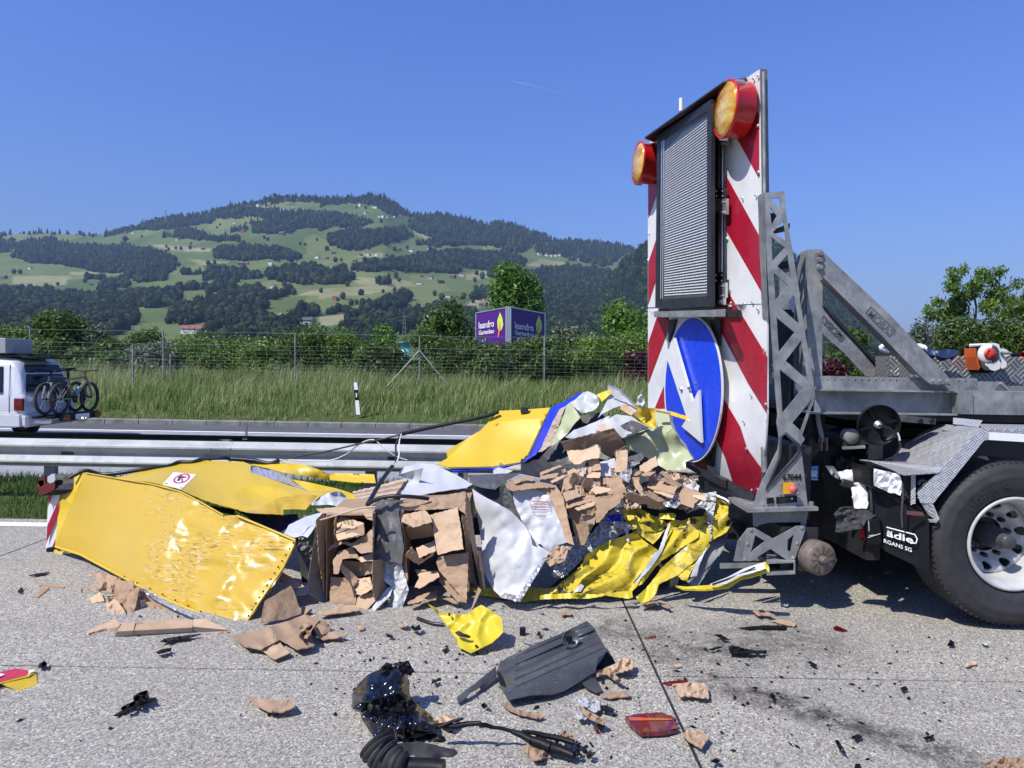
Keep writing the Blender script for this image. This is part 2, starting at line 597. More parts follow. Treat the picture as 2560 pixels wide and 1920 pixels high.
def checker_plate(name,col=.5,k=1.0,metal=.7,rough=.4,alt=False):
    """five-bar tread plate; bars are raised relief"""
    t = NT(name)
    oc = t.n('TexCoord').outputs['Object']
    m = t.map(k,src=oc)
    x = t.n('TexBrick')
    x.inputs['Scale'].default_value = 1
    wv = t.n('TexWave', bands_direction='DIAGONAL')
    wv.inputs['Scale'].default_value = 26 * k
    t.l(oc, wv.inputs['Vector'])
    wv2 = t.n('TexWave', bands_direction='DIAGONAL')
    wv2.inputs['Scale'].default_value = 26 * k
    t.l(t.map((-1,1,1), src=oc), wv2.inputs['Vector'])
    ch = t.n('TexChecker')
    ch.inputs['Scale'].default_value = 22 * k
    t.l(t.map(1,(0,.785,0), src=oc), ch.inputs['Vector'])
    h = t.mix(ch.outputs['Fac'], wv.outputs['Fac'], wv2.outputs['Fac'])
    h = t.ramp(h,[(.45,0.0),(.65,1.0)])
    n = t.noise(5,5)
    c = t.mix(h,tuple(col * .55 for _ in range(3)),tuple(min(1,col * 1.25) for _ in range(3)))
    c = t.mix(t.ramp(n,[(.5,0.0),(.75,.4)]),c,(.16,.14,.12))
    t.set(c,rough,metal)
    t.bump(h,.6,.004)
    MATS[name] = t.m
    return t.m

M_conc = concrete()
M_asph = asphalt('asphalt', .085)
M_line = simple('road_paint_white', (.72,.72,.70),.7, var=.14, scale=14)
M_joint = simple('bitumen_joint', (.018,.018,.02),.6)
M_kerb = simple('kerb_stone', (.19,.185,.175),.9, var=.4, scale=3)
M_galv = galvanised('galvanised_steel', .27,.3,.45,2.2,(1.03,1.0,.96))
M_galv2 = galvanised('galvanised_weathered', .22,.2,.55,1.8,(1.03,1.0,.95))
M_rail = galvanised('guard_rail_zinc', .38,.05,.62,.35,(1.03,1.0,.93))
M_railshade = simple('guard_rail_shade', (.035,.034,.033),.7, var=.3)  # near-black colour carries the shade on the far rail's back
M_black = simple('black_plastic', (.008,.008,.009),.5, var=.3, spec=.22)
M_blackm = simple('black_steel_and_shade', (.02,.021,.024),.5, var=.4)
M_rubber = simple('rubber', (.026,.026,.027),.72, var=.3, scale=14, bump=.25, bscale=120)
M_white = simple('white_enamel', (.82,.82,.80),.35, var=.05)
M_whited = simple('dull_white', (.68,.68,.65),.6, var=.12)
M_redr = simple('retro_red', (.34,.010,.028),.3, var=.14, scale=7)
M_whiter = simple('retro_white', (.68,.68,.66),.35, var=.07, scale=7)
M_blue = simple('sign_blue', (.008,.05,.62),.3, var=.06)
M_redp = simple('red_plastic', (.55,.012,.012),.32, var=.08, coat=.4)
M_lensr = simple('red_lens', (.12,.003,.007),.16, var=.25, scale=20, coat=.8)
M_yel = yellow_paint('yellow_paint', base=(.60,.41,.022), coat=.12, rough=.4)
M_yelS = yellow_paint('yellow_paint_scuffed', .6, streak=(.55,7,26), seed=2.3, silver=.4, rough=.3, xr=(-3.0,-2.35))
M_yelD = yellow_paint('yellow_paint_dirty', 1.0, base=(.56,.43,.022), streak=(2.2,3.5,4.5), seed=5.1, silver=.15, rough=.5, grime=.65, coat=.05)
M_yelL = yellow_paint('yellow_lemon', .25, base=(.58,.46,.022), streak=(5,12,16), seed=8.0, rough=.42, coat=.08)
M_card = cardboard('cardboard')
M_cardL = cardboard('cardboard_light', (.43,.305,.196),.22)
M_cardG = cardboard('cardboard_grey', (.40,.315,.245),.22)
M_foilw = simple('white_foil', (.47,.475,.475),.5, var=.06, scale=3, coat=.15, bump=.5, bscale=14)
M_foils = simple('silver_foil', (.58,.58,.575),.3, metal=.55, var=.12, scale=9, bump=.4, bscale=40)
M_sheet = simple('white_coated_sheet', (.50,.51,.50),.36, metal=.1, var=.1, scale=4, coat=.15)
M_sheetg = simple('greenish_coated_sheet', (.36,.39,.22),.4, metal=.0, var=.12, scale=3, coat=.2)
M_film = simple('dark_film', (.085,.082,.08),.5, metal=.0, var=.3, scale=6, coat=.1, bump=.4, bscale=30)
M_alu = simple('aluminium', (.66,.66,.67),.35, metal=.8, var=.08)
M_navy = simple('navy_tarp', (.02,.035,.09),.4, var=.2, bump=.3, bscale=20)
M_bluetape = simple('blue_edge_tape', (.012,.03,.55),.35, var=.08)
M_cable = simple('black_cable', (.012,.012,.013),.45)
M_cablew = simple('white_cable', (.62,.58,.60),.5)
M_glossblack = simple('gloss_black_paint', (.005,.006,.010),.2, var=.3, coat=.25)
M_drum = simple('rusty_drum', (.17,.14,.115),.7, metal=.3, var=.35, scale=18)
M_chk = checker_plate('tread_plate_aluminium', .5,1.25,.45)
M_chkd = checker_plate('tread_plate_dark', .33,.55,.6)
M_grey = simple('grey_plastic', (.055,.058,.06),.38, var=.2, scale=6, bump=.15)
M_rim = simple('rim_grey_white', (.46,.46,.45),.5, var=.2, scale=6)
# ---------------------------------------------------------------- ground: concrete carriageway,verge,far carriageway
rs = np.random.RandomState(7)
J_NEAR,J_FAR = 3.70,7.12                 # longitudinal joint,edge of the concrete
JX = [-13.98,-9.07,-4.155,.795,5.72,10.6,15.5]
b = MB()
b.box((0,2.86,-.067),60,8.5,.12)
road = tag(b.put('road', M_joint, origin=(0,0,0)), kind='structure')
for i in range(len(JX) - 1):
    for (y0,y1) in ((-1.4,J_NEAR),(J_NEAR,J_FAR)):
        g = .008
        m_ = MB().box(((JX[i] + JX[i + 1]) / 2,(y0 + y1) / 2,-.025),JX[i + 1] - JX[i] - 2 * g,y1 - y0 - 1.6 * g,.05)
        m_.put('slab', M_conc, road)
m_ = MB().add([(-30,6.78,.004),(30,6.78,.004),(30,6.95,.004),(-30,6.95,.004)],[(0,1,2,3)])
m_.put('edge_line', M_line, road)
# ground that falls gently from the verge to the valley floor
prof = [(-400,-.13),(-12,-.13),(-1.5,-.1),(7.1,-.1),(7.16,-.03),(7.6,.02),(8.6,.03),(9.6,0),(11.0,-.24),(11.4,-.34),(21.2,-.34),(21.5,-.16),(22.6,.05),(24,.32),(26,.58),(28,.72),(32,.6),(45,.3),(80,.2),(300,0),(900,0),(9000,0)]
xs = [-9000,-3000,-800,-200] + list(np.linspace(-60,60,61)) + [200,800,3000,9000]
V,Fc = [],[]
for (y,z) in prof:
    for x in xs:
        zz = z + (noise.noise((x * .35,y * .5,2)) * .12 if 22 < y < 60 and abs(x) < 70 else 0)
        V.append((x,y,zz))
nx = len(xs)
Fc = [(j * nx + i,j * nx + i + 1,(j + 1) * nx + i + 1,(j + 1) * nx + i) for j in range(len(prof) - 1) for i in range(nx - 1)]
t = NT('soil_and_turf')
n_ = t.noise(.8,6)
t.set(t.ramp(n_,[(.3,(.035,.06,.014)),(.55,(.06,.085,.022)),(.75,(.11,.09,.05))]),.95,0,.2)
g_ = MB().add(V,Fc,True)
tag(g_.put('ground', t.m, origin=(0,0,0)), kind='structure')
b = MB().add([(-80,11.2,-.28),(80,11.2,-.28),(80,20.9,-.28),(-80,20.9,-.28)],[(0,1,2,3)])
far = tag(b.put('far_road', M_asph, origin=(0,0,0)), kind='structure')
b = MB().add([(-80,18.9,-.276),(80,18.9,-.276),(80,19.12,-.276),(-80,19.12,-.276)],[(0,1,2,3)])
b.put('edge_line', M_line, far)
t = NT('light_shoulder')
v_ = t.voro(40)
t.set(t.ramp(t.noise(3,5),[(.3,.22),(.7,.34)]),.9,0,.3)
b = MB().add([(-80,11.3,-.275),(80,11.3,-.275),(80,18.85,-.275),(-80,18.85,-.275)],[(0,1,2,3)])
b.put('concrete_lane', t.m, far)
kb = tag(MB().add([(0,0,0)],[]).put('kerb', None, origin=(0,0,0)), kind='structure') if False else None
b = MB()
for i in range(-40,40):
    b.box((i * 1.0 + .5,21.05,-.24),1.004 if i % 3 else .994,.26,.2 + .016 * rs.rand())
tag(b.put('kerb', M_kerb, origin=(0,0,0), bev=.02), kind='structure')

# ---------------------------------------------------------------- guard rails
def guard_rail(Y,top,face,label,posts,back):
    T = thing('guard_rail', (0, Y, 0), label, 'guard rail', None)
    # two-wave beam; sections lap every 4 m
    pr = [(.012,0),(.016,.012),(.075,.040),(.085,.050),(.085,.066),(.078,.076),(.012,.142),(.006,.150),(.012,.158),(.074,.218),(.084,.228),(.084,.246),(.074,.256),(.012,.296),(.004,.31)]
    n = 0
    x = -22.0
    xj = posts
    edges = [-40] + xj + [40]
    for i in range(len(edges) - 1):
        a,c = edges[i],edges[i + 1]
        m = MB()
        o = .003 * (i % 2)
        V = []
        for xx in (a - .12,c + .12):
            V += [(xx,Y - face * (u + o),top - .31 + v) for u,v in pr]
            V += [(xx,Y - face * (u + o - .004),top - .31 + v) for u,v in reversed(pr)]
        k = 2 * len(pr)
        m.add(V,[(j,(j + 1) % k,k + (j + 1) % k,k + j) for j in range(k)] + [tuple(range(k)),tuple(range(k,2 * k))])
        m.put('beam', M_rail if face > 0 else M_railshade, T)
        for dx in (-.22,.22):
            if i: 
                mb = MB()
                for zz in (.10,.225): mb.lathe([(1e-4,.012),(.014,.012),(.016,0)],(a + dx * .5,Y - face * .088,top - .31 + zz),(0,-face,0),8,False)
                mb.put('bolt', M_drum, T)
    for px_ in back:
        mp = MB()
        mp.box((px_,Y + face * .10,top / 2 - .06),.12,.006,top + .04)
        mp.box((px_ - .06,Y + face * .13,top / 2 - .06),.006,.06,top + .04)
        mp.box((px_ + .06,Y + face * .13,top / 2 - .06),.006,.06,top + .04)
        mp.put('post', M_galv2, T)
        MB().box((px_, Y + face * .045, top - .155),.09,.09,.2).put('bracket', M_galv2, T)
        MB().box((px_ + .28, Y - face * .022, top - .152),.13,.012,.045).put('strap_plate', M_blackm, T)
    return T
guard_rail(8.0,.715,1, 'near galvanised two-wave guard rail behind the yellow wreck', [-10.2,-3.25,3.6,10.5],[-12,-8.6,-5.28,-1.6,2.2,6.2,10.2])
guard_rail(9.05,.672,-1, 'far guard rail turned towards the other carriageway, its shaded back coloured dark', [-12.4,-5.0,2.4,9.8],[-10.2,-6.9,-3.6,-.6,3.2,7.2])
# marker blade on the far rail
T = thing('rail_marker', P(616,1084,9.1), 'small upright grey marker blade clamped on the far guard rail', 'marker')
MB().box(P(616,1078,9.1),.025,.02,.19).put('blade', M_galv, T)
MB().box(P(614,1094,9.1),.06,.05,.05).put('clamp', M_galv2, T)

# ---------------------------------------------------------------- grass
M_grass = leaf('grass_blades', (.10,.17,.03),(.23,.31,.08),(.50,.50,.25),.5,.5)
M_grassd = leaf('tall_grass_straw', (.17,.24,.06),(.36,.40,.16),(.66,.61,.41),.45,.5)
M_turf = leaf('median_grass', (.035,.08,.012),(.075,.145,.022),(.16,.21,.06),.35,.5)
def gz(x,y):
    k = [p for p in prof]
    for i in range(len(k) - 1):
        if k[i][0] <= y <= k[i + 1][0]: return k[i][1] + (k[i + 1][1] - k[i][1]) * (y - k[i][0]) / (k[i + 1][0] - k[i][0])
    return 0
def blades(name,n,X,Y,hmin,hmax,wid,lean,mat,seed,clump=.9,hk=None,straw=None):
    r = np.random.RandomState(seed)
    x = r.uniform(X[0],X[1],n)
    y = r.uniform(Y[0],Y[1],n)
    cl = np.array([noise.noise((a * clump,b * clump,seed)) + .5 * noise.noise((a * clump * 3.1,b * clump * 3.1,seed + 4)) for a,b in zip(x,y)])
    keep = r.rand(n) < np.clip(.75 + cl * .9,.15,1)
    x,y,cl = x[keep],y[keep],cl[keep]
    n = len(x)
    h = (hmin + (hmax - hmin) * r.rand(n) ** 1.3) * np.clip(1 + .55 * cl,.5,1.7)
    if hk is not None: h = h * hk(x,y)
    z = np.array([gz(a,b) for a,b in zip(x,y)]) + np.array([noise.noise((a * .35,b * .5,2)) * .12 if 22 < b < 60 else 0 for a,b in zip(x,y)]) - .02
    th = r.uniform(0,2 * pi,n)
    ln = h * lean * r.rand(n)
    wx = wid * r.uniform(.6,1.4,n)
    yaw = r.uniform(0,pi,n)
    b0 = np.stack([x,y,z],1)
    s_ = np.stack([np.cos(yaw) * wx / 2,np.sin(yaw) * wx / 2,np.zeros(n)],1)
    d = np.stack([np.cos(th) * ln + .12 * h,np.sin(th) * ln,np.zeros(n)],1)
    m_ = b0 + d * .3 + np.stack([0 * h,0 * h,h * .55],1)
    tp = b0 + d + np.stack([0 * h,0 * h,h * (1 - .25 * (ln / np.maximum(h,.01)))],1)
    V = np.stack([b0 - s_,b0 + s_,m_ + s_ * .8,m_ - s_ * .8,tp],1).reshape(-1,3)
    o = np.arange(n)[:,None] * 5
    T = np.concatenate([o + np.array([[0,1,2]]),o + np.array([[0,2,3]]),o + np.array([[3,2,4]])],0)
    return tag(link(name, fastmesh(name, V, T, mat)), kind='stuff')
hk = lambda x,y: np.clip((y - 20.9) / 2.2,.35,1.0)
o = blades('grass', 62000,(-26,24),(21.25,28.5),.28,.72,.026,.55, M_grass, 3,.45, hk)
o = blades('tall_grass', 20000,(-26,24),(22.4,29),.6,1.05,.016,.5, M_grassd, 5,.4, lambda x, y: np.clip((y - 21.5) / 4.0,.35,1.0) * np.where(x < -3,1.0,.85))
o = blades('verge_grass', 42000,(-12,4.5),(7.2,9.9),.05,.17,.008,.8, M_turf, 8,1.5)

# ---------------------------------------------------------------- leaves,shrubs,trees
def leafcloud(lobes,n,size,seed,droop=.0,flat=0.0,shell=.62,aspect=.5):
    """leaf-sized folded faces spread through ellipsoid lobes (x,y,z,rx,ry,rz)"""
    r = np.random.RandomState(seed)
    L = np.array(lobes,dtype=float)
    wgt = (L[:,3] * L[:,4] * L[:,5]) ** .67
    k = r.choice(len(L),n,p=wgt / wgt.sum())
    d = r.normal(size=(n,3))
    d /= np.linalg.norm(d,axis=1)[:,None]
    rad = shell + (1 - shell) * r.rand(n) ** .7
    rad = np.where(r.rand(n) < .25,r.rand(n) ** .5,rad)
    # twigs: leaves gather round random shoots
    sh = r.normal(size=(n // 7 + 1,3)) * .10
    si = r.randint(0,len(sh),n)
    c = L[k,:3] + d * rad[:,None] * L[k,3:] * (1 + .22 * np.array([noise.noise((a * 2.3,b_ * 2.3,seed + q_)) for a,b_,q_ in zip(d[:,0],d[:,2],d[:,1])]))[:,None]
    c += sh[si] * size * 6
    nrm = d + r.normal(size=(n,3)) * .7 + np.array([0,0,.35])
    nrm /= np.linalg.norm(nrm,axis=1)[:,None]
    t_ = r.normal(size=(n,3))
    t_[:,2] -= droop
    t_ -= nrm * (t_ * nrm).sum(1)[:,None]
    t_ /= np.linalg.norm(t_,axis=1)[:,None]
    s_ = np.cross(nrm,t_)
    l = size * r.uniform(.6,1.35,n)[:,None]
    w_ = l * aspect
    V = np.stack([c - t_ * l / 2,c + s_ * w_ / 2 - nrm * w_ * .12,c + t_ * l / 2,c - s_ * w_ / 2 - nrm * w_ * .12],1).reshape(-1,3)
    o = np.arange(n)[:,None] * 4
    T = np.concatenate([o + np.array([[0,1,2]]),o + np.array([[0,2,3]])],0)
    return V,T
M_leafd = leaf('leaf_dark', (.028,.06,.009),(.07,.13,.019),(.18,.25,.055),.38)
M_leafm = leaf('leaf_mid', (.045,.10,.013),(.11,.20,.026),(.26,.35,.075),.4)
M_leafl = leaf('leaf_bright', (.04,.10,.01),(.09,.20,.02),(.19,.30,.05),.35)
M_leafw = leaf('leaf_willow', (.05,.075,.035),(.11,.14,.075),(.24,.26,.17),.25)
M_leafr = leaf('leaf_red', (.02,.004,.008),(.05,.008,.014),(.10,.02,.02),.25)
M_leafy = leaf('leaf_yew', (.012,.03,.004),(.045,.085,.009),(.15,.20,.02),.25)
M_bark = simple('bark', (.075,.058,.042),.9, var=.35, scale=20)
def lobes_blob(r,W,D,H,n,base=0.12,seed=0):
    rr = random.Random(seed)
    L = []
    for i in range(n):
        a = rr.uniform(0,2 * pi)
        k = sqrt(rr.random()) * .62
        zz = base * H + (1 - base) * H * (.12 + .74 * (i + .5) / n if n > 12 else rr.uniform(.15,.86))
        taper = 1 - .45 * max(0,(zz / H - .5) * 2)
        L.append((cos(a) * k * W / 2 * taper,sin(a) * k * D / 2 * taper,zz,W * rr.uniform(.17,.28),D * rr.uniform(.17,.28),H * rr.uniform(.13,.22)))
    return L
def trunk_mb(H,r,n,W,seed,z0=.0):
    rr = random.Random(seed)
    m = MB()
    p = [Vector((rr.uniform(-.04,.04) * W * i / 4,rr.uniform(-.04,.04) * W * i / 4,z0 + H * .8 * i / 5)) for i in range(6)]
    m.tube(p,[r * (1 - .15 * i) for i in range(6)],7)
    for i in range(n):
        b0 = p[1 + i % 4]
        a = rr.uniform(0,2 * pi)
        e = b0 + Vector((cos(a) * W * .33,sin(a) * W * .33,H * rr.uniform(.1,.3)))
        mid = (b0 + e) / 2 + Vector((0,0,-H * .03))
        m.tube([b0,mid,e],[r * .5,r * .35,r * .12],6)
    return m
def plant(name,base,W,D,H,nleaf,size,mat,label,cat,seed,group=None,lob=7,z0=.12,stems=5,droop=0.0,aspect=.5,lobes=None,tr=.05):
    T = thing(name,base,label,cat,group)
    L = lobes or lobes_blob(None,W,D,H,lob,z0,seed)
    V,Tt = leafcloud(L,nleaf,size,seed,droop,aspect=aspect)
    link('crown', fastmesh('crown', V, Tt, mat), T)
    m = trunk_mb(H,tr,stems,W,seed)
    m.v = [v + Vector(base) for v in m.v]
    m.put('trunk', M_bark, T)
    return T
def px_plant(x0,x1,ytop,ybase,d,name,nleaf,size,mat,label,cat,seed,**k):
    """plant whose silhouette spans these pixels at distance d"""
    c = P((x0 + x1) / 2,ybase,d)
    gzv = c.z
    W = (x1 - x0) / FPX * d
    H = P((x0 + x1) / 2,ytop,d).z - gzv
    return plant(name,(c.x,d,gzv),W,min(W,3.5),H,nleaf,size,mat,label,cat,seed,**k)
# row of shrubs behind the fence
row = [  # x0,x1,ytop,d,mat,label
    (330,480,860,30.5, M_leafw, 'pale loose shrub behind the fence beside the tall left post'),
    (440,640,850,30, M_leafm, 'light green shrub left of the long hedge row behind the fence'),
    (590,740,862,29, M_leafm, 'rounded green shrub behind the fence just left of the white road post'),
    (690,850,822,30, M_leafd, 'dark leafy shrub behind the fence above the white road post'),
    (800,930,838,30, M_leafm, 'mid green shrub behind the fence right of the white road post'),
    (890,1010,870,29, M_leafd, 'low dark shrub in front of the left turquoise tarp'),
    (1020,1160,835,29.5, M_leafd, 'dense shrub behind the braced fence post'),
    (1130,1290,862,28.8, M_leafd, 'flowering dark shrub below the purple hoarding'),
    (1270,1420,852,29, M_leafd, 'dark shrub hiding the right foot of the purple hoarding'),
    (1400,1560,848,29, M_leafm, 'green shrub between the hoarding and the red-leaved shrub'),
    (1520,1680,835,29.5, M_leafm, 'green shrub touching the left edge of the striped sign board'),
]
for i,(x0,x1,yt,d,mt,lb) in enumerate(row):
    px_plant(x0 - 22, x1 + 22, yt - 14,962, d, 'shrub', 8500,.13, mt, lb, 'shrub', 20 + i, group='shrubs in a row behind the fence', lob=18, z0=.0)
px_plant(1545,1660,868,960,28, 'red_shrub', 4200,.13, M_leafr, 'dark red-leaved shrub by the left edge of the sign board', 'shrub', 41, lob=6, z0=0)
px_plant(905,1005,800,930,31.5, 'bright_bush', 2600,.17, M_leafl, 'bright yellow-green bush standing above the hedge row', 'bush', 42, lob=6, z0=.1)
px_plant(1040,1200,745,930,36, 'garden_tree', 3600,.22, M_leafd, 'tall dark garden tree left of the purple hoarding', 'tree', 43, lob=9, z0=.1)
px_plant(1470,1665,728,950,34, 'garden_tree', 8000,.2, M_leafl, 'broad light green tree between the hoarding and the sign board', 'tree', 44, lob=12, z0=.05)
px_plant(1370,1470,800,940,38, 'thin_shrub', 2200,.2, M_leafw, 'pale wispy shrub right behind the purple hoarding', 'shrub', 45, lob=6, z0=.05)
# tree behind the hoarding
c = P(1300,930,60)
L = []
for (x,y,rx,ry) in ((1275,690,42,34),(1290,730,50,34),(1270,760,52,32),(1325,765,40,28),(1322,700,22,22),(1335,725,22,24),(1255,725,34,30),(1300,800,62,40),(1258,676,22,18)):
    p_ = P(x,y,60) - c
    L.append((p_.x,rs.uniform(-.6,.6),p_.z,rx / FPX * 60,rx / FPX * 60 * .8,ry / FPX * 60))
plant('broad_leaved_tree', (c.x, 60, c.z),4,4,8,7000,.32, M_leafl, 'bright broad-leaved tree rising behind the purple hoarding', 'tree', 50, lobes=L, tr=.14)
# left group
for (x0,x1,yt,d,mt,n,lb,sd_) in (
    (70,240,798,42, M_leafd, 7000, 'large dark rounded tree behind the silver van', 51),
    (-60,110,822,45, M_leafm, 5000, 'green tree at the left edge behind the roof box of the van', 52),
    (190,300,815,55, M_leafw, 4200, 'grey-green willow between the two dark trees on the left', 53),
    (310,400,808,50, M_leafd, 4200, 'narrow dark tree between the willow and the long shrub row', 54),
    (230,330,850,40, M_leafd, 4200, 'low dark bush behind the bicycles', 55)):
    px_plant(x0 - 10, x1 + 10, yt - 8,950, d, 'bushy_tree', n, .25, mt, lb, 'tree', sd_, lob=10, z0=0)
for (x0, x1, yt, d, mt, n, lb, sd_) in ((120,260,868,34, M_leafd, 5200, 'dark hedge bush right behind the rear window of the van', 56),(250,350,885,33, M_leafd, 3500, 'dark hedge bush below the willow', 57),(-40,140,880,35, M_leafd, 5000, 'dark hedge bush behind the front of the van', 58)):
    px_plant(x0 - 10, x1 + 10, yt, 950, d, 'hedge_bush', n, .2, mt, lb, 'shrub', sd_, lob=8, z0=0)
# right group: fruit tree,yew hedge,second tree
D = 20
c = P(2430,960,D)
L = []
for (x,y,rx,ry) in Q(27,(640,180,50,45),(700,250,60,50),(830,150,55,45),(870,230,60,50),(1010,190,60,50),(1080,200,60,45),(1060,290,70,55),(950,330,90,60),(880,420,90,60),(780,360,70,55),(640,310,70,35),(520,400,70,55),(660,460,80,60),(500,530,70,40),(600,560,80,60),(350,630,60,40),(440,680,90,55),(600,670,100,60),(760,520,100,70),(900,600,110,80),(1050,450,90,60),(1160,400,80,55),(1230,340,50,50),(1150,520,60,40),(1060,600,60,90),(760,640,110,70)):
    p_ = P(x,y,D) - c
    L.append((p_.x,rs.uniform(-.45,.45),p_.z,rx / 5.6 / FPX * D,rx / 5.6 / FPX * D,ry / 5.6 / FPX * D))
plant('fruit_tree', (c.x, D, c.z),2.6,2.6,3.4,5600,.12, M_leafm, 'loose-crowned fruit tree rising above the yew hedge on the right', 'tree', 60, lobes=L, droop=1.6, aspect=.38, tr=.06)
c = P(2560,960,21)
L = []
for (x,y,rx,ry) in Q(27,(1350,520,80,50),(1400,600,90,60),(1300,620,90,50),(1250,680,80,50),(1420,470,50,50),(1480,560,100,80),(1480,680,110,60),(1180,640,40,30),(1560,500,90,70)):
    p_ = P(x,y,21) - c
    L.append((p_.x,rs.uniform(-.3,.3),p_.z,rx / 4.61 / FPX * 21,rx / 4.61 / FPX * 21,ry / 4.61 / FPX * 21))
plant('fruit_tree', (c.x, 21, c.z),2,2,2.8,4000,.12, M_leafm, 'second fruit tree cut off by the right edge of the picture', 'tree', 61, lobes=L, droop=1.2, aspect=.38, tr=.05)
for i, (x0, x1, yt, d, lb) in enumerate(((2330,2470,793,17.2, 'left half of the dark yew hedge above the tread-plate box'),(2420,2590,792,17.0, 'right half of the dark yew hedge behind the orange and white engine'))):
    px_plant(x0 - 20, x1 + 20, yt, 1000, d, 'yew_hedge', 24000,.11, M_leafy, lb, 'hedge', 62 + i, lob=30, z0=0, droop=.3, aspect=.3)
px_plant(2262,2345,800,1000,19, 'pale_shrub', 2600,.09, M_leafw, 'pale young shrub at the left end of the yew hedge', 'shrub', 66, lob=7, z0=0)
px_plant(2040,2180,822,985,24, 'garden_shrub', 4500,.14, M_leafd, 'dark shrub seen between the two galvanised braces', 'shrub', 67, lob=8, z0=0)
px_plant(2040,2130,895,990,22, 'red_shrub', 2500,.12, M_leafr, 'dark red shrub low behind the far galvanised brace', 'shrub', 68, lob=5, z0=0)
px_plant(2160,2330,850,990,22, 'garden_shrub', 4500,.13, M_leafd, 'dark shrub under the long galvanised brace', 'shrub', 69, lob=8, z0=0)

# ---------------------------------------------------------------- fence
FY = 26.0
FN = thing('wire_fence', (0, FY, .5), 'wire mesh fence with slim posts along the top of the grass bank', 'fence')
fx = [-3.66 - 4.88 * 1]  # computed from the photograph's posts below
for (x,yt,yb,dy) in ((75,818,960,0),(408,825,962,0),(738,832,972,0),(1049,838,966,0),(1361,843,975,0),(1690,850,985,0),(2015,860,990,0),(2335,868,990,0),(-250,812,958,0)):
    a,b_ = P(x,yt,FY),P(x,yb,FY)
    MB().tube([a, (b_.x, FY, min(b_.z, .4))],.03,6).put('post', M_galv, FN)
for (x0,y0,x1,y1) in ((1049,876,966,968),(1049,876,1124,968)):
    MB().tube([P(x0, y0, FY - .05), P(x1, y1, FY - .35)],.024,6).put('brace', M_galv, FN)
za = P(1280,843,FY).z
for k,dz in enumerate((0,.46,.62,.76,.9,1.02,1.14,1.26,1.4)):
    z = za - dz
    m = MB()
    m.tube([(x,FY - .03 - .004 * (k % 2),z + .012 * sin(x * 1.1 + k)) for x in np.linspace(-34,34,35)],.0065 if k < 2 else .004,4,smooth=False)
    m.put('wire', M_galv, FN)
m = MB()
for x in np.arange(-22,22,.42):
    m.tube([(x,FY - .035,za - .46),(x,FY - .035,za - 1.6)],.0028,3,False,False)
tag(m.put('mesh_wire', M_galv, FN), kind='stuff')
F2 = thing('wire_fence', P(380,950,25), 'short return of low fence posts left of the grass bank', 'fence')
for (x,yt,yb,d) in ((332,868,952,24.8),(426,884,950,25.3)):
    MB().tube([P(x, yt, d), P(x, yb + 6, d)],.03,6).put('post', M_galv, F2)
for k in range(4):
    MB().tube([P(225,880 + k * 17,24.2), P(332,874 + k * 17,24.8), P(426,888 + k * 15,25.3)],.006,4).put('wire', M_galv, F2)
# white road post with black band
T = thing('road_post', P(892,1025,21.9), 'white plastic road post with black band in the tall grass', 'road post')
a,b_ = P(889,956,21.9),P(895,1026,21.9)
def rp(t0,t1,w0,w1): 
    p0,p1 = a.lerp(b_,t0),a.lerp(b_,t1)
    return MB().hexa([p0 + Vector((-w0,-.03,0)),p0 + Vector((w0,-.03,0)),p0 + Vector((w0 * .7,.06,0)),p0 + Vector((-w0 * .7,.06,0))],[p1 + Vector((-w1,-.03,0)),p1 + Vector((w1,-.03,0)),p1 + Vector((w1 * .7,.06,0)),p1 + Vector((-w1 * .7,.06,0))])
rp(0,.26,.05,.056).put('cap', M_white, T)
rp(.26,.64,.058,.060).put('band', M_black, T)
rp(.64,1.15,.056,.062).put('shaft', M_white, T)
p0 = a.lerp(b_,.45)
MB().box((p0.x, p0.y - .036, p0.z),.035,.008,.13).put('reflector', M_white, T)

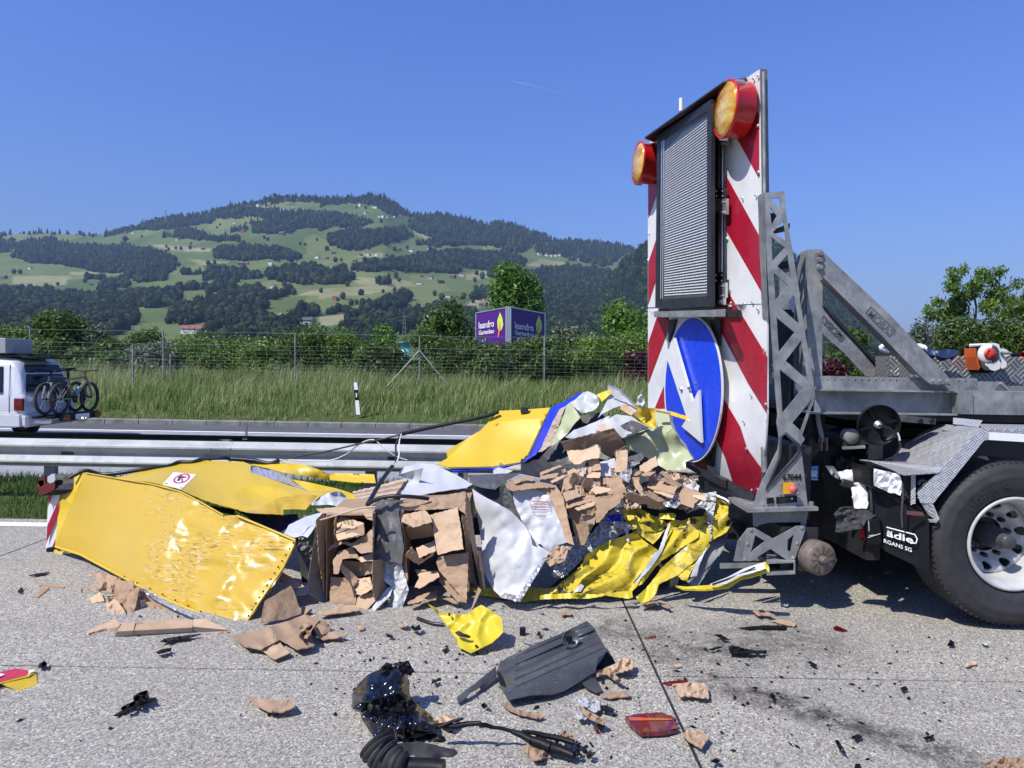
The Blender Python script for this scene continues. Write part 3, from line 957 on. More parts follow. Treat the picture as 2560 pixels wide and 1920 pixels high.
# ---------------------------------------------------------------- hoarding with two panels
M_purp = simple('purple_print', (.075,.012,.19),.35, var=.08)
M_leafprint = simple('lime_print', (.55,.72,.10),.4, var=.1)
M_leafo = simple('orange_print', (.85,.22,.06),.4, var=.1)
HD = 48.0
corner_t,corner_b = P(1271,768,HD),P(1271,862,HD)
lt,lb = P(1190,783,HD + 2.6),P(1190,865,HD + 2.6)
rt,rb = P(1362,784,HD + 2.6),P(1362,860,HD + 2.6)
T = thing('hoarding', (corner_b.x, HD, corner_b.z - 1.2), 'purple two-sided gardening hoarding on posts above the shrubs', 'hoarding')
for (a_, b_, c_, d_, nm, ox) in ((lt, P(1267,769, HD), P(1267,872, HD), P(1190,872, HD + 2.6), 'left_panel', 1),(P(1275,768, HD), rt, P(1362,868, HD + 2.6), P(1275,872, HD), 'right_panel', -1)):
    nrm = (b_ - a_).cross(d_ - a_).normalized()
    if nrm.y > 0: nrm = -nrm
    pn = MB().hexa([p - nrm * .06 for p in (a_, b_, c_, d_)],[a_, b_, c_, d_]).put('panel', M_purp, T)
    for (p,r_) in ((a_,b_),(b_,c_),(d_,a_)):
        MB().tube([p, r_],.05,5).put('frame', M_alu, T)
    pl = Plane(a_,b_,d_)
    if ox == 1:
        o1,o2,x1 = pl(1197,822,.03),pl(1197,837.5,.03),pl(1230,820,.03)
        hL,wL,wL2,leafc = .46,(pl(1235,820,.03) - o1).length,(pl(1235,836,.03) - o2).length,(1250,808)
    else:
        o1,o2,x1 = pl(1287,821,.03),pl(1287,836,.03),pl(1320,827,.03)
        hL,wL,wL2,leafc = .46,(pl(1334,826,.03) - o1).length,(pl(1334,838,.03) - o2).length,(1347,815)
    X = (b_ - a_).normalized()
    X = (X - Vector((0,0,X.z))).normalized() if False else X
    Yv = (a_ - d_).normalized()
    text('lettering', 'leandro', M_white, o1, X, Yv, hL, T, .01, wL, .01)
    text('lettering', 'Gartenbau', M_white, o2, X, Yv, .3, T, .01, wL2,.01)
    o3 = pl(1205 if ox == 1 else 1298,854,.03)
    text('lettering', '079', M_white, o3, X, Yv, .2, T, .01)
    cx_,cy_ = leafc
    L1 = [(cx_,cy_ - 27),(cx_ + 6,cy_ - 12),(cx_ + 8,cy_ + 4),(cx_ + 4,cy_ + 16),(cx_ - 3,cy_ + 22),(cx_ - 6,cy_ + 10),(cx_ - 7,cy_ - 6),(cx_ - 3,cy_ - 19)]
    plate(L1, lambda x, y: pl(x, y, .035),.01).put('leaf_emblem', M_leafprint, T)
    plate([(cx_ - .5, cy_ - 6),(cx_ + 1.5, cy_ + 8),(cx_ - 3, cy_ + 34),(cx_ - 6, cy_ + 34)], lambda x, y: pl(x, y, .05),.01).put('stem_emblem', M_leafo, T)
for dx in (-5,0,5):
    MB().tube([P(1271 + dx, 766, HD - .1), P(1271 + dx, 930, HD - .1)],.07,6).put('post', M_alu, T)
# turquoise tarps
M_teal = simple('turquoise_tarp', (.16,.50,.56),.45, var=.06)
for (pts, lb) in (([(995,858),(1025,852),(1022,905),(990,915)], 'turquoise tarpaulin showing between bushes left of the braced post'),([(1366,862),(1400,866),(1402,890),(1368,888)], 'turquoise tarpaulin right of the purple hoarding')):
    patch([(x, y, 31.0 if x < 1100 else 40) for x, y in pts],.02, step=8, dent=.4, ds=20, smooth=True).put('tarpaulin', M_teal, th=(lb, 'tarpaulin'))
# ---------------------------------------------------------------- hills
RIDGE = [(-900,600),(-300,590),(0,588),(105,582),(217,588),(268,584),(325,572),(376,556),(434,544),(488,540),(542,530),(579,517),(615,513),(651,504),(687,494),(759,495),(800,498),(895,497),(925,491),(960,494),(990,516),(1024,537),(1066,540),(1115,540),(1161,550),(1210,565),(1248,559),(1294,568),(1339,584),(1392,604),(1427,604),(1484,610),(1541,614),(1579,625),(1700,665),(1900,740),(2100,810),(2300,850),(2560,868),(3400,880)]
rx_,ry_ = [p[0] for p in RIDGE],[p[1] for p in RIDGE]
YB,DA,DB,GX = 905.0,650.0,3500.0,.80
def ridge_y(px): return float(np.interp(px,rx_,ry_))
def relief(x,y): return 9 * noise.noise((x / 260,y / 260,1.7)) + 4 * noise.noise((x / 90,y / 90,5.1))
def base_y(px): return YB + .0165 * (px - 1280)
def hill_px(px,t):
    t = max(0.0,t)
    yr,yb = ridge_y(px),base_y(px)
    return yb - (yb - yr) * (t ** GX)
def hill_t(px,py):
    yr,yb = ridge_y(px),base_y(px)
    return max(0.0,min(1.0,(yb - py) / (yb - yr))) ** (1 / GX)
def hill_point(px,t):
    p = P(px,hill_px(px,t),DA + (DB - DA) * t)
    p.z += relief(p.x,p.y) * min(1,t * 4) * (1 - .6 * t)
    return p
cols = np.arange(-900,3401,9.0)
rowsT = np.linspace(0,1,150)
V = [hill_point(x,t) for t in rowsT for x in cols]
V += [Vector((v.x * 1.25,v.y * 1.25,-5)) for v in V[-len(cols):]]
nc = len(cols)
nr = len(rowsT) + 1
Fh = [(j * nc + i,j * nc + i + 1,(j + 1) * nc + i + 1,(j + 1) * nc + i) for j in range(nr - 1) for i in range(nc - 1)]
me = fastmesh('hills', V, Fh, None, True)
MOWN = [Q(11,*p) for p in ([(90,668),(480,668),(460,730),(100,725)],[(1300,548),(1500,556),(1600,575),(1400,585)],[(1860,912),(2060,880),(2212,868),(2212,925),(1900,945)],[(2050,802),(2212,756),(2212,806)],[(1030,445),(1250,462),(1460,478),(1450,500),(1180,492)],[(500,640),(660,640),(640,665),(480,660)])] + \
    [Q(12,*p) for p in ([(200,640),(400,638),(600,668),(630,705),(250,692)],[(0,720),(300,706),(610,700),(430,742),(180,765),(0,785)],[(1345,565),(1450,518),(1640,540),(1560,578)],[(600,335),(790,378),(700,392)],[(955,622),(1090,600),(1110,645),(975,652)],[(0,885),(190,870),(205,945),(0,955)],[(800,880),(1000,800),(1180,760),(1150,800),(900,900)],[(280,480),(420,480),(400,510),(250,505)])]
def which(px,py,polys): return any(inside((px,py),p) for p in polys)
mask = np.zeros(len(V))
hue = np.zeros(len(V))
bx = [(min(a[0] for a in p),max(a[0] for a in p),min(a[1] for a in p),max(a[1] for a in p),p) for p in MOWN]
k = 0
for t in rowsT:
    for x in cols:
        y = hill_px(x,t)
        for (x0,x1,y0,y1,p) in bx:
            if x0 <= x <= x1 and y0 <= y <= y1 and inside((x,y),p): mask[k] = 1
        k += 1
at = me.attributes.new('mown', 'FLOAT', 'POINT')
at.data.foreach_set('value', mask.astype(np.float32))
t = NT('hill_meadow')
a_ = t.n('Attribute', attribute_name='mown')
n1 = t.noise(.006,4,.55)
n2 = t.noise(.06,5,.7)
vv = t.voro(.0042,src=t.map((1,.55,0),(0,0,.3)))
bw = t.n('RGBToBW')
t.l(vv,bw.inputs[0])
mea = t.ramp(t.math('ADD', t.math('MULTIPLY', bw.outputs[0],.55), t.math('MULTIPLY', n1,.55)),[(.3,(.062,.092,.028)),(.5,(.09,.125,.036)),(.66,(.125,.15,.05)),(.85,(.17,.18,.075))])
mow = t.ramp(n1,[(.3,(.19,.19,.085)),(.7,(.29,.265,.15))])
c_ = t.mix(a_.outputs['Fac'], mea, mow)
c_ = t.mix(t.ramp(n2,[(.35,.0),(.75,.35)]),c_,(.05,.085,.02))
t.set(c_,.95,0,.1)
me.materials.append(t.m)
tag(link('hills', me), kind='structure')
# wooded spur on the right,nearer
SP = [(1340,880),(1420,820),(1500,735),(1560,655),(1600,622),(1650,590),(1720,562),(1800,552),(1900,585),(2000,655),(2055,700),(2100,742),(2160,800),(2230,850),(2330,880)]
SX = [p[0] for p in SP]
def spur_y(x): return float(np.interp(x,SX,[p[1] for p in SP]))
def spur_point(x,t):
    yb = base_y(x)
    yr = min(spur_y(x),yb - 2)
    p = P(x,yb - (yb - yr) * t ** .9,1050 + 800 * t)
    p.z += 8 * noise.noise((p.x / 120,p.y / 120,3)) * min(1,t * 3) * (1 - t)
    return p
sc = np.arange(1340,2331,8.0)
st = np.linspace(0,1,60)
V = [spur_point(x,t_) for t_ in st for x in sc]
V += [Vector((v.x * 1.2,v.y * 1.2,-5)) for v in V[-len(sc):]]
n_ = len(sc)
me = fastmesh('wooded_spur_hill', V, [(j * n_ + i, j * n_ + i + 1,(j + 1) * n_ + i + 1,(j + 1) * n_ + i) for j in range(len(st)) for i in range(n_ - 1)], None, True)
t = NT('forest_floor')
t.set(t.ramp(t.noise(.05,4),[(.3,(.02,.035,.012)),(.7,(.05,.075,.02))]),.95,0,.1)
me.materials.append(t.m)
tag(link('hill', me), kind='structure')

# ---------------------------------------------------------------- forest
def proto_crown(seed,conifer=False,detail=2):
    bm = bmesh.new()
    bmesh.ops.create_icosphere(bm,subdivisions=detail,radius=1)
    V = []
    for v in bm.verts:
        p = v.co.copy()
        if conifer:
            h = (p.z + 1) / 2
            r_ = (1 - h) ** .9 * (1 + .35 * sin(h * 26 + seed)) * .9 + .03
            a = atan2(p.y,p.x)
            s_ = hypot(p.x,p.y)
            k_ = r_ / max(s_,.05) if s_ > .05 else 0
            p = Vector((p.x * k_ * .55,p.y * k_ * .55,h * 2.6 + .0))
            p *= 1 + .12 * noise.noise((p.x * 6,p.y * 6,p.z * 6 + seed))
        else:
            d = 1 + .38 * noise.noise((p.x * 1.7 + seed,p.y * 1.7,p.z * 1.7)) + .30 * noise.noise((p.x * 4 + seed,p.y * 4,p.z * 4))
            p = Vector((p.x * d * .62,p.y * d * .62,(p.z * d * .82 + .85)))
        V.append(p)
    bm.verts.ensure_lookup_table()
    T = [[v.index for v in f.verts] for f in bm.faces]
    bm.free()
    return np.array([tuple(v) for v in V]),np.array(T)
def leafy_crown(seed):
    # a dark core with ragged leaf masses round it
    V0,T0 = proto_crown(seed,False,2)
    V0 = V0 * np.array((.9,.9,.95))
    r = np.random.RandomState(seed)
    n = 70
    d = r.normal(size=(n,3))
    d[:,2] = np.abs(d[:,2]) * 1.1 - .35
    d /= np.linalg.norm(d,axis=1)[:,None]
    k = np.array([1 + .45 * noise.noise((a * 1.7 + seed,b * 1.7,c * 1.7)) for a,b,c in d])
    c = d * k[:,None] * np.array((.64,.64,.82)) * r.uniform(.8,1.08,n)[:,None] + np.array((0,0,.85))
    nn = d + r.normal(size=(n,3)) * .6
    nn /= np.linalg.norm(nn,axis=1)[:,None]
    t_ = np.cross(nn,r.normal(size=(n,3)))
    t_ /= np.linalg.norm(t_,axis=1)[:,None]
    s_ = np.cross(nn,t_)
    w_ = r.uniform(.09,.2,n)[:,None]
    V1 = np.stack([c - t_ * w_,c + s_ * w_ * .8,c + t_ * w_],1).reshape(-1,3)
    T1 = np.arange(n * 3).reshape(-1,3) + len(V0)
    return np.concatenate([V0,V1]),np.concatenate([T0,T1])
PROT = [leafy_crown(s) for s in range(6)]
PROC = [proto_crown(s + 20,True) for s in range(3)]
def forest_mat(name,a,b_,c):
    t = NT(name)
    r = t.n('NewGeometry').outputs['Random Per Island']
    f = t.math('ADD', t.math('MULTIPLY', r, .75), t.math('MULTIPLY', t.noise(.02,4,.7),.55))
    t.set(t.ramp(f,[(.2,a),(.6,b_),(1.0,c)]),.8,0,.15)
    t.bump(t.noise(.9,3,.7),.9,1.2)
    MATS[name] = t.m
    return t.m
M_for = forest_mat('forest_crowns', (.004,.010,.005),(.010,.021,.008),(.045,.065,.02))
def woods(name,items,con=False,mat=M_for):
    """items: (point, height); thousands of crowns as one mass"""
    r = np.random.RandomState(len(items))
    VV,TT = [],[]
    b0 = 0
    for (p,h,cf) in items:
        pv,pt = (PROC if cf else PROT)[r.randint(0,3 if cf else 6)]
        a = r.uniform(0,2 * pi)
        s_ = h / (2.6 if cf else 1.75)
        k_ = r.uniform(.75,1.25) * s_
        ca,sa = cos(a),sin(a)
        W = np.stack([(pv[:,0] * ca - pv[:,1] * sa) * k_ + p[0],(pv[:,0] * sa + pv[:,1] * ca) * k_ + p[1],pv[:,2] * s_ + p[2] - .1 * h],1)
        VV.append(W)
        TT.append(pt + b0)
        b0 += len(pv)
    me = fastmesh(name,np.concatenate(VV),np.concatenate(TT),mat,False)
    return tag(link(name, me), kind='stuff')
W1 = [[(90,500),(150,440),(290,410),(420,425),(520,455),(680,455),(900,465),(1050,500),(1180,545),(1240,600),(1160,645),(1150,705),(960,715),(850,645),(640,645),(460,595),(370,575),(200,575),(110,540)],
    [(-200,440),(0,440),(90,425),(80,505),(0,505),(-200,500)],
    [(-300,755),(0,755),(200,780),(400,795),(620,800),(760,780),(900,795),(1050,780),(1250,785),(1230,880),(950,895),(930,1015),(600,1150),(-300,1200)],
    [(660,775),(720,720),(850,705),(920,735),(760,770)],[(580,700),(600,685),(720,680),(720,700)],
    [(1240,658),(1430,652),(1500,625),(1650,635),(1800,655),(1815,685),(1420,695),(1390,660)],
    [(1450,775),(1480,725),(1640,705),(1645,745),(1480,778)],[(1230,755),(1300,735),(1460,745),(1400,765),(1260,770)],
    [(1150,995),(1200,935),(1300,880),(1420,850),(1560,800),(1700,760),(1800,755),(1830,800),(2010,780),(1980,808),(1830,838),(1840,885),(1620,915),(1520,948),(1460,965),(1390,1005),(1250,1008)],
    [(1460,1020),(1620,960),(1780,955),(1920,965),(2060,1005),(2090,1100),(1900,1140),(1400,1140)],
    [(1475,535),(1500,485),(1720,465),(1950,485),(2085,525),(2060,555),(1640,564)],
    [(1815,665),(1900,635),(2100,595),(2230,615),(2230,705),(2100,725),(1850,685)],
    [(1325,415),(1215,408),(1225,345),(1340,352),(1450,400),(1645,400),(1645,425),(1400,425)],[(1120,400),(1160,380),(1215,395),(1200,412)],
    [(735,366),(900,345),(1040,312),(1200,285),(1350,272),(1500,252),(1600,220),(1720,200),(1850,210),(1740,255),(1500,275),(1440,305),(1330,315),(1200,345),(1000,352)],
    [(1735,300),(1850,280),(2230,250),(2230,335),(2030,345),(2020,374),(1750,374)],[(1600,340),(1700,330),(1710,360),(1600,362)],
    [(1790,170),(1900,140),(2130,138),(2100,150),(1950,158),(1830,182)],[(1725,245),(1800,210),(1950,215),(2230,238),(2230,265),(1850,285)],
    [(1050,790),(1250,770),(1250,830),(1050,830)],[(2050,940),(2080,880),(2160,880),(2190,920),(2100,945)]]
W2 = [[(0,145),(330,125),(430,125),(600,240),(480,240),(380,190),(300,160),(100,160),(0,188)],[(0,220),(200,250),(370,285),(360,298),(100,318),(0,335)],
    [(60,382),(200,335),(370,342),(560,322),(615,375),(500,415),(420,425),(300,465),(180,465),(60,435)],
    [(570,280),(700,252),(830,252),(950,282),(1080,322),(1180,302),(1300,332),(1500,412),(1400,425),(1340,485),(1100,435),(1000,435),(880,385),(870,415),(760,405),(600,325)],
    [(205,605),(220,580),(400,552),(560,525),(800,482),(1000,470),(1250,492),(1340,530),(1340,595),(1100,605),(930,585),(920,615),(570,605)],
    [(0,612),(170,600),(205,655),(150,692),(0,685)],[(1395,450),(1560,420),(1700,420),(1950,440),(2040,462),(1900,570),(1640,525),(1580,505),(1440,485)],
    [(1110,630),(1350,612),(1650,580),(1800,600),(1900,610),(2000,700),(2150,800),(2200,960),(1600,960),(1480,935),(1300,860),(1200,710)],
    [(985,790),(1060,735),(1160,735),(1185,765),(1000,805)],[(195,900),(330,835),(440,785),(560,765),(595,815),(470,845),(400,865),(300,915),(220,915)],
    [(110,1060),(200,955),(300,955),(320,915),(420,925),(520,895),(650,895),(740,845),(890,825),(880,865),(700,935),(560,1005),(400,1080),(150,1090)],
    [(15,868),(180,850),(195,870),(40,875)],[(620,430),(780,410),(1000,425),(960,440),(700,440)],[(395,700),(400,670),(455,660),(460,690)],[(830,1000),(900,900),(1000,860),(1050,950),(1010,1090),(850,1090)],[(1490,1000),(1650,930),(1800,900),(2200,930),(2200,1090),(1490,1090)]]
WOOD = [Q(11,*p) for p in W1] + [Q(12,*p) for p in W2]
WB = [(min(a[0] for a in p),max(a[0] for a in p),min(a[1] for a in p),max(a[1] for a in p),p) for p in WOOD]
def in_wood(x,y): return any(x0 <= x <= x1 and y0 <= y <= y1 and inside((x,y),p) for (x0,x1,y0,y1,p) in WB)
r_ = random.Random(12)
items = []
# walk the slope in rows whose spacing follows the crowns' size there
t_ = 0.01
while t_ < 1.0:
    Dd = DA + (DB - DA) * t_
    hgt = 17 + 4 * t_
    stepx = 8.2 / Dd * FPX
    x = -260 + r_.uniform(0,stepx)
    while x < 2750:
        y = hill_px(x,t_)
        jx,jy = x + r_.uniform(-.4,.4) * stepx + 9 * noise.noise((x / 25,y / 12,1)),y + 5 * noise.noise((x / 25,y / 12,7))
        if in_wood(jx,jy) or (t_ > .97 and 260 < x < 1600 and r_.random() < .8) or (t_ > .985 and r_.random() < .25) or (x > 1690 and r_.random() < .7) or (x < 1400 and r_.random() < .004):
            con = r_.random() < (.75 if t_ > .78 else .12 if t_ > .4 else .04)
            h = hgt * r_.choice((.6,.8,1.0,1.05,1.35)) * r_.uniform(.85,1.15) * (1.15 if con else 1.0)
            tt = min(1,max(0,t_ + r_.uniform(-.003,.003)))
            items.append((hill_point(x + r_.uniform(-.4,.4) * stepx,tt),h,con))
        x += stepx
    t_ += .0058 + .0034 * t_
woods('forest', items)
n_hill = len(items)
items = []
t_ = .02
while t_ <= 1.0:
    x = 1345
    while x < 2325:
        if r_.random() < .93:
            con = r_.random() < .1
            if not (which(x,spur_y(x) * t_ + base_y(x) * (1 - t_),[Q(12,(1655,655),(1700,620),(1810,600),(1800,650),(1700,700))])):
                items.append((spur_point(x + r_.uniform(-2,2),t_),r_.uniform(13,21),con))
        x += 8.0 / (1050 + 800 * t_) * FPX
    t_ += .019
woods('spur_forest', items)
# single trees in the meadows
base_me = fastmesh('meadow_tree', PROT[1][0], PROT[1][1], M_for)
for i,(x,y) in enumerate(Q(11,(95,655),(140,655),(640,395),(1215,485),(1250,490),(1320,450),(1500,335),(1520,315),(1850,418),(2075,445),(2110,450),(2190,425),(1440,590),(1460,600),(980,395),(1700,300),(400,730),(1150,470),(1070,600),(2030,800)) + Q(12,(100,545),(140,540),(420,700),(440,690),(520,668),(180,705),(205,810),(240,805),(150,785),(490,740),(575,455),(900,420),(240,190),(300,195),(1020,665),(570,615),(945,790),(605,860),(800,790),(530,465))):
    tt = hill_t(x,y)
    p = hill_point(x,tt)
    o = link('meadow_tree', base_me, None, p)
    s_ = r_.uniform(6.0,10.5)
    o.scale = (s_ * 1.1,s_ * 1.1,s_)
    o.rotation_euler = (0,0,r_.uniform(0,6))
    tag(o, 'single dark tree standing in the meadows on the hillside', 'tree', 'single trees in the hillside meadows')

# ---------------------------------------------------------------- houses on the slope
M_hw = simple('house_render_white', (.72,.71,.68),.8, var=.06, scale=.3)
M_hb = simple('house_timber_brown', (.12,.07,.045),.8, var=.2, scale=.3)
M_hp = simple('house_render_peach', (.62,.42,.30),.8, var=.08, scale=.3)
M_hr = simple('house_red', (.30,.08,.06),.8, var=.1, scale=.3)
M_hg = simple('house_grey', (.36,.36,.36),.8, var=.1, scale=.3)
M_roof = simple('roof_tiles_brown', (.15,.085,.065),.8, var=.2, scale=.5)
M_roofd = simple('roof_dark', (.07,.065,.065),.8, var=.2, scale=.5)
M_roofr = simple('roof_red', (.27,.08,.065),.8, var=.2, scale=.5)
M_pane = simple('window_glass', (.03,.035,.045),.15)
def house_proto(wm, rm, L=13, Wd=9, H=5.5, R=3.2, kind='house'):
    T = thing(kind,(0,0,0),None,None)
    m = MB().box((0,0,H / 2 - 1),L,Wd,H + 2)
    m.add([(-L / 2,-Wd / 2,H),(-L / 2,Wd / 2,H),(-L / 2,0,H + R)],[(0,1,2)])
    m.add([(L / 2,-Wd / 2,H),(L / 2,Wd / 2,H),(L / 2,0,H + R)],[(0,1,2)])
    m.put('wall', wm, T)
    e,o = .7,.9
    zb = H - o * R / (Wd / 2)
    m = MB()
    for s_ in (-1,1):
        q_ = [(-L / 2 - e,s_ * (Wd / 2 + o),zb),(L / 2 + e,s_ * (Wd / 2 + o),zb),(L / 2 + e,0,H + R),(-L / 2 - e,0,H + R)]
        m.hexa([Vector(p) + Vector((0,0,.1)) for p in q_],[Vector(p) + Vector((0,0,.45)) for p in q_])
    m.put('roof', rm, T)
    MB().box((L * .2,.8, H + R),.8,.8,1.8).put('chimney', M_hg, T)
    for i in range(4):
        for z in (1.5,4.0):
            MB().box((-L / 2 + L * (i + .5) / 4,-Wd / 2 - .02, z),1.2,.08,1.4).put('window', M_pane, T)
    for z in (1.5,4.0):
        for yy in (-2,2): MB().box((-L / 2 - .02, yy, z),.08,1.2,1.4).put('window', M_pane, T)
    return T
KINDS = {'w': (M_hw, M_roof, 'white house with brown roof'), 'b': (M_hb, M_roof, 'brown timber house'), 'p': (M_hp, M_roof, 'peach house with brown roof'), 'r': (M_hr, M_roofr, 'red house'), 'g': (M_hg, M_roofd, 'grey farm building with dark roof'), 'l': (M_hw, M_roofr, 'long white barn with red roof'), 't': (M_hw, M_roofd, 'white block of flats with flat dark roof')}
protos = {}
HS = [(11,210,612, 'w', 1.0, 'white gabled house with dark roof in the left meadow below the wood'),(11,28,685, 'b', 1.25, 'brown timber barn at the far left of the slope'),(11,705,668, 'b', .9, 'brown timber house below the big left wood'),(11,630,730, 'b', .7, 'small brown shed between hedges on the lower left slope'),(11,870,370, 'b', 1.0, 'brown-roofed farmhouse on the left skyline, left of the white one'),(11,920,370, 'w', .9, 'white farmhouse on the left skyline beside the brown-roofed one'),(11,720,382, 'w', .9, 'white house with wide roof on the left skyline'),(11,775,386, 'b', .8, 'brown house just right of the wide-roofed skyline house'),(11,1225,420, 'p', 1.0, 'tan chalet below the hedge on the upper slope'),(11,1335,474, 'w', 1.1, 'white gabled house in the middle of the upper meadow'),(11,1405,486, 'b', 1.0, 'brown house just right of the white gabled house in the upper meadow'),(11,1620,296, 'w', 1.0, 'white house with balcony high in the clearing'),(11,1680,359, 'r', 1.5, 'long red-roofed house at the edge of the upper wood'),(11,1950,382, 'b', 1.5, 'long brown farmhouse under the upper wood'),(11,1868,596, 't', 1.0, 'white block of flats below the round wood'),(11,1665,597, 'b', 1.2, 'brown farmhouse left of the white flats'),(11,1705,592, 'r', .9, 'reddish house between the farmhouse and the white flats'),(11,1890,746, 'w', 1.0, 'left white bungalow of the pair on the lower slope'),(11,1995,752, 'w', .9, 'right white gabled house of the pair on the lower slope'),(11,1335,1048, 'l', 1.3, 'long barn with dark red roof low on the slope above the fence'),(11,2130,992, 'g', 1.3, 'dark-roofed barn with white base above the shrubs'),(11,2040,566, 'p', .8, 'tan house right of the white flats'),
    (12,90,482, 'b', 1.1, 'brown house with white base on the centre slope, leftmost of its hamlet'),(12,272,500, 'b', .8, 'brown house left of the peach house'),(12,320,498, 'p', 1.0, 'peach-coloured house in the centre hamlet'),(12,370,500, 'w', 1.1, 'low white building right of the peach house'),(12,508,466, 'b', .9, 'brown house with white ground floor under the centre wood'),(12,720,457, 'w', .9, 'white house alone in the meadow under the ridge wood'),(12,190,624, 'w', .9, 'white house at the corner of the dark centre wood'),(12,230,546, 'b', .9, 'brown chalet above the dark centre wood'),(12,45,521, 'b', .8, 'brown chalet left of the dark centre wood'),(12,670,640, 'b', .8, 'brown barn in the bright lower meadow, leftmost'),(12,730,652, 'g', 1.0, 'dark barn in the bright lower meadow'),(12,650,686, 'w', 1.1, 'white gabled house in the bright lower meadow'),(12,795,678, 'b', 1.4, 'large brown farmhouse in the bright lower meadow'),(12,875,640, 'b', 1.2, 'brown farmhouse at the top of the bright lower meadow'),(12,930,627, 'w', 1.0, 'white barn next to the topmost farmhouse of the lower meadow'),(12,105,790, 'r', 1.0, 'red house with white base alone in the mown strip'),(12,548,735, 'b', 1.0, 'brown farmhouse beside the round tree on the knoll'),(12,1075,830, 'b', 1.3, 'big brown barn right above the garden tree'),(12,845,780, 'w', .8, 'white house half hidden by the hedge trees'),(12,1755,662, 'b', 1.0, 'brown house in the clearing of the wooded spur'),(12,790,942, 'g', 1.2, 'grey farm shed by the silo'),(12,640,955, 'w', .7, 'low white shed left of the silo')]
tiny = [(11,1860,167),(11,2030,201),(11,2070,207),(11,1785,179),(11,1830,172),(11,2105,206),(11,1960,205),(11,2195,538),(12,265,173),(12,350,185),(12,365,188),(12,415,250),(12,440,250),(12,390,248),(12,490,248),(12,520,243),(12,640,240),(12,665,242),(12,620,242),(12,1120,297),(12,1105,294),(12,1445,497),(12,1490,498),(12,1520,500),(12,1550,502),(12,1575,500),(12,1660,522),(12,1700,524),(12,1720,524),(12,600,470),(12,825,408),(12,90,210),(12,305,228),(12,1550,392),(12,1690,400),(12,1640,398)]
def put_house(cr,x,y,k,sc_,label,group=None):
    px,py = q(cr,x,y)
    t0 = hill_t(px,py)
    p = hill_point(px,t0)
    if (cr,x) == (12,1755): p = spur_point(px,.42)
    if k not in protos:
        a,b_,_l = KINDS[k]
        o = protos[k] = house_proto(a, b_, *( (22,9,5.0,3.0) if k == 'l' else (11,11,13,.8) if k == 't' else (13,9,5.5,3.2)), kind='long_barn' if k == 'l' else 'apartment_block' if k == 't' else 'house')
    else: o = copy_tree(protos[k])
    o.location = p
    o.scale = (sc_,) * 3
    o.rotation_euler = (0,0,r_.choice([-.5,-.25,.15,.5,1.25,1.6]))
    if k == 'l': o.rotation_euler[2] = .1
    tag(o, label, 'house' if k not in 'lt' else ('barn' if k == 'l' else 'apartment block'), group)
for h in HS: put_house(*h)
for (cr, x, y) in tiny: put_house(cr, x, y, 'w', .8 + r_.random() * .5, 'tiny white house in the scattered village high under the ridge', 'village houses under the ridge')
# silo and pylons
px,py = q(12,720,946)
p = hill_point(px,hill_t(px,py))
T = thing('silo', p, 'pair of pale upright silos at the farm beyond the shrubs', 'silo')
for dx in (-3,3):
    m = MB().lathe([(2.6,-2),(2.6,13),(1.2,14.5),(.01,14.8)],p + Vector((dx,0,0)),(0,0,1),14)
    m.put('tank', M_hg, T)
def pylon(px,ytop,ybot,D,label,rad=.16):
    a,b_ = P(px,ytop,D),P(px,ybot,D)
    H = a.z - b_.z
    T = thing('power_pylon', b_, label, 'pylon')
    W = H * .13
    m = MB()
    lv = [0,.2,.38,.54,.68,.8,.9,1.0]
    wd = lambda t_: W * (1 - .85 * t_) / 2 + .15
    for sx in (-1,1):
        for sy in (-1,1):
            m.tube([b_ + Vector((sx * wd(t_),sy * wd(t_),H * t_)) for t_ in lv],rad,4,smooth=False)
    for i in range(len(lv) - 1):
        for s_ in (-1,1):
            m.tube([b_ + Vector((-s_ * wd(lv[i]),-wd(lv[i]),H * lv[i])),b_ + Vector((s_ * wd(lv[i + 1]),-wd(lv[i + 1]),H * lv[i + 1]))],rad * .6,3,smooth=False)
            m.tube([b_ + Vector((wd(lv[i]),-s_ * wd(lv[i]),H * lv[i])),b_ + Vector((wd(lv[i + 1]),s_ * wd(lv[i + 1]),H * lv[i + 1]))],rad * .6,3,smooth=False)
    m.put('lattice_mast', M_galv2, T)
    for t_,l_ in ((.72,.14),(.82,.18),(.92,.12)):
        MB().tube([b_ + Vector((-H * l_, 0, H * t_)), b_ + Vector((0,0, H * (t_ + .03))), b_ + Vector((H * l_, 0, H * t_))], rad, 4, smooth=False).put('cross_arm', M_galv2, T)
pylon(1010,786,872,480, 'lattice power pylon in front of the slope above the bright bush', .1)
pylon(414,524,556,3000, 'tiny power pylon on the skyline of the wooded ridge', .35)
# vapour trail,high and far
M_cloud = simple('vapour_trail_ice', (.85,.87,.9),1.0, var=.02)
t = NT('thin_vapour')
t.set((.9,.92,.95),1.0)
tr = t.n('BsdfTransparent')
ms = t.n('MixShader')
ms.inputs[0].default_value = .13
t.l(tr.outputs[0],ms.inputs[1])
t.l(t.b.outputs[0],ms.inputs[2])
t.l(ms.outputs[0],t.out.inputs[0])
a,b_,c_ = P(1278,202,14000),P(1330,213,14000),P(1430,240,14000)
m = MB().tube([a,b_,c_],[9,8,2],8)
tag(m.put('vapour_trail', t.m, origin=(0,0,0)), 'thin white vapour trail high in the blue sky', 'vapour trail')
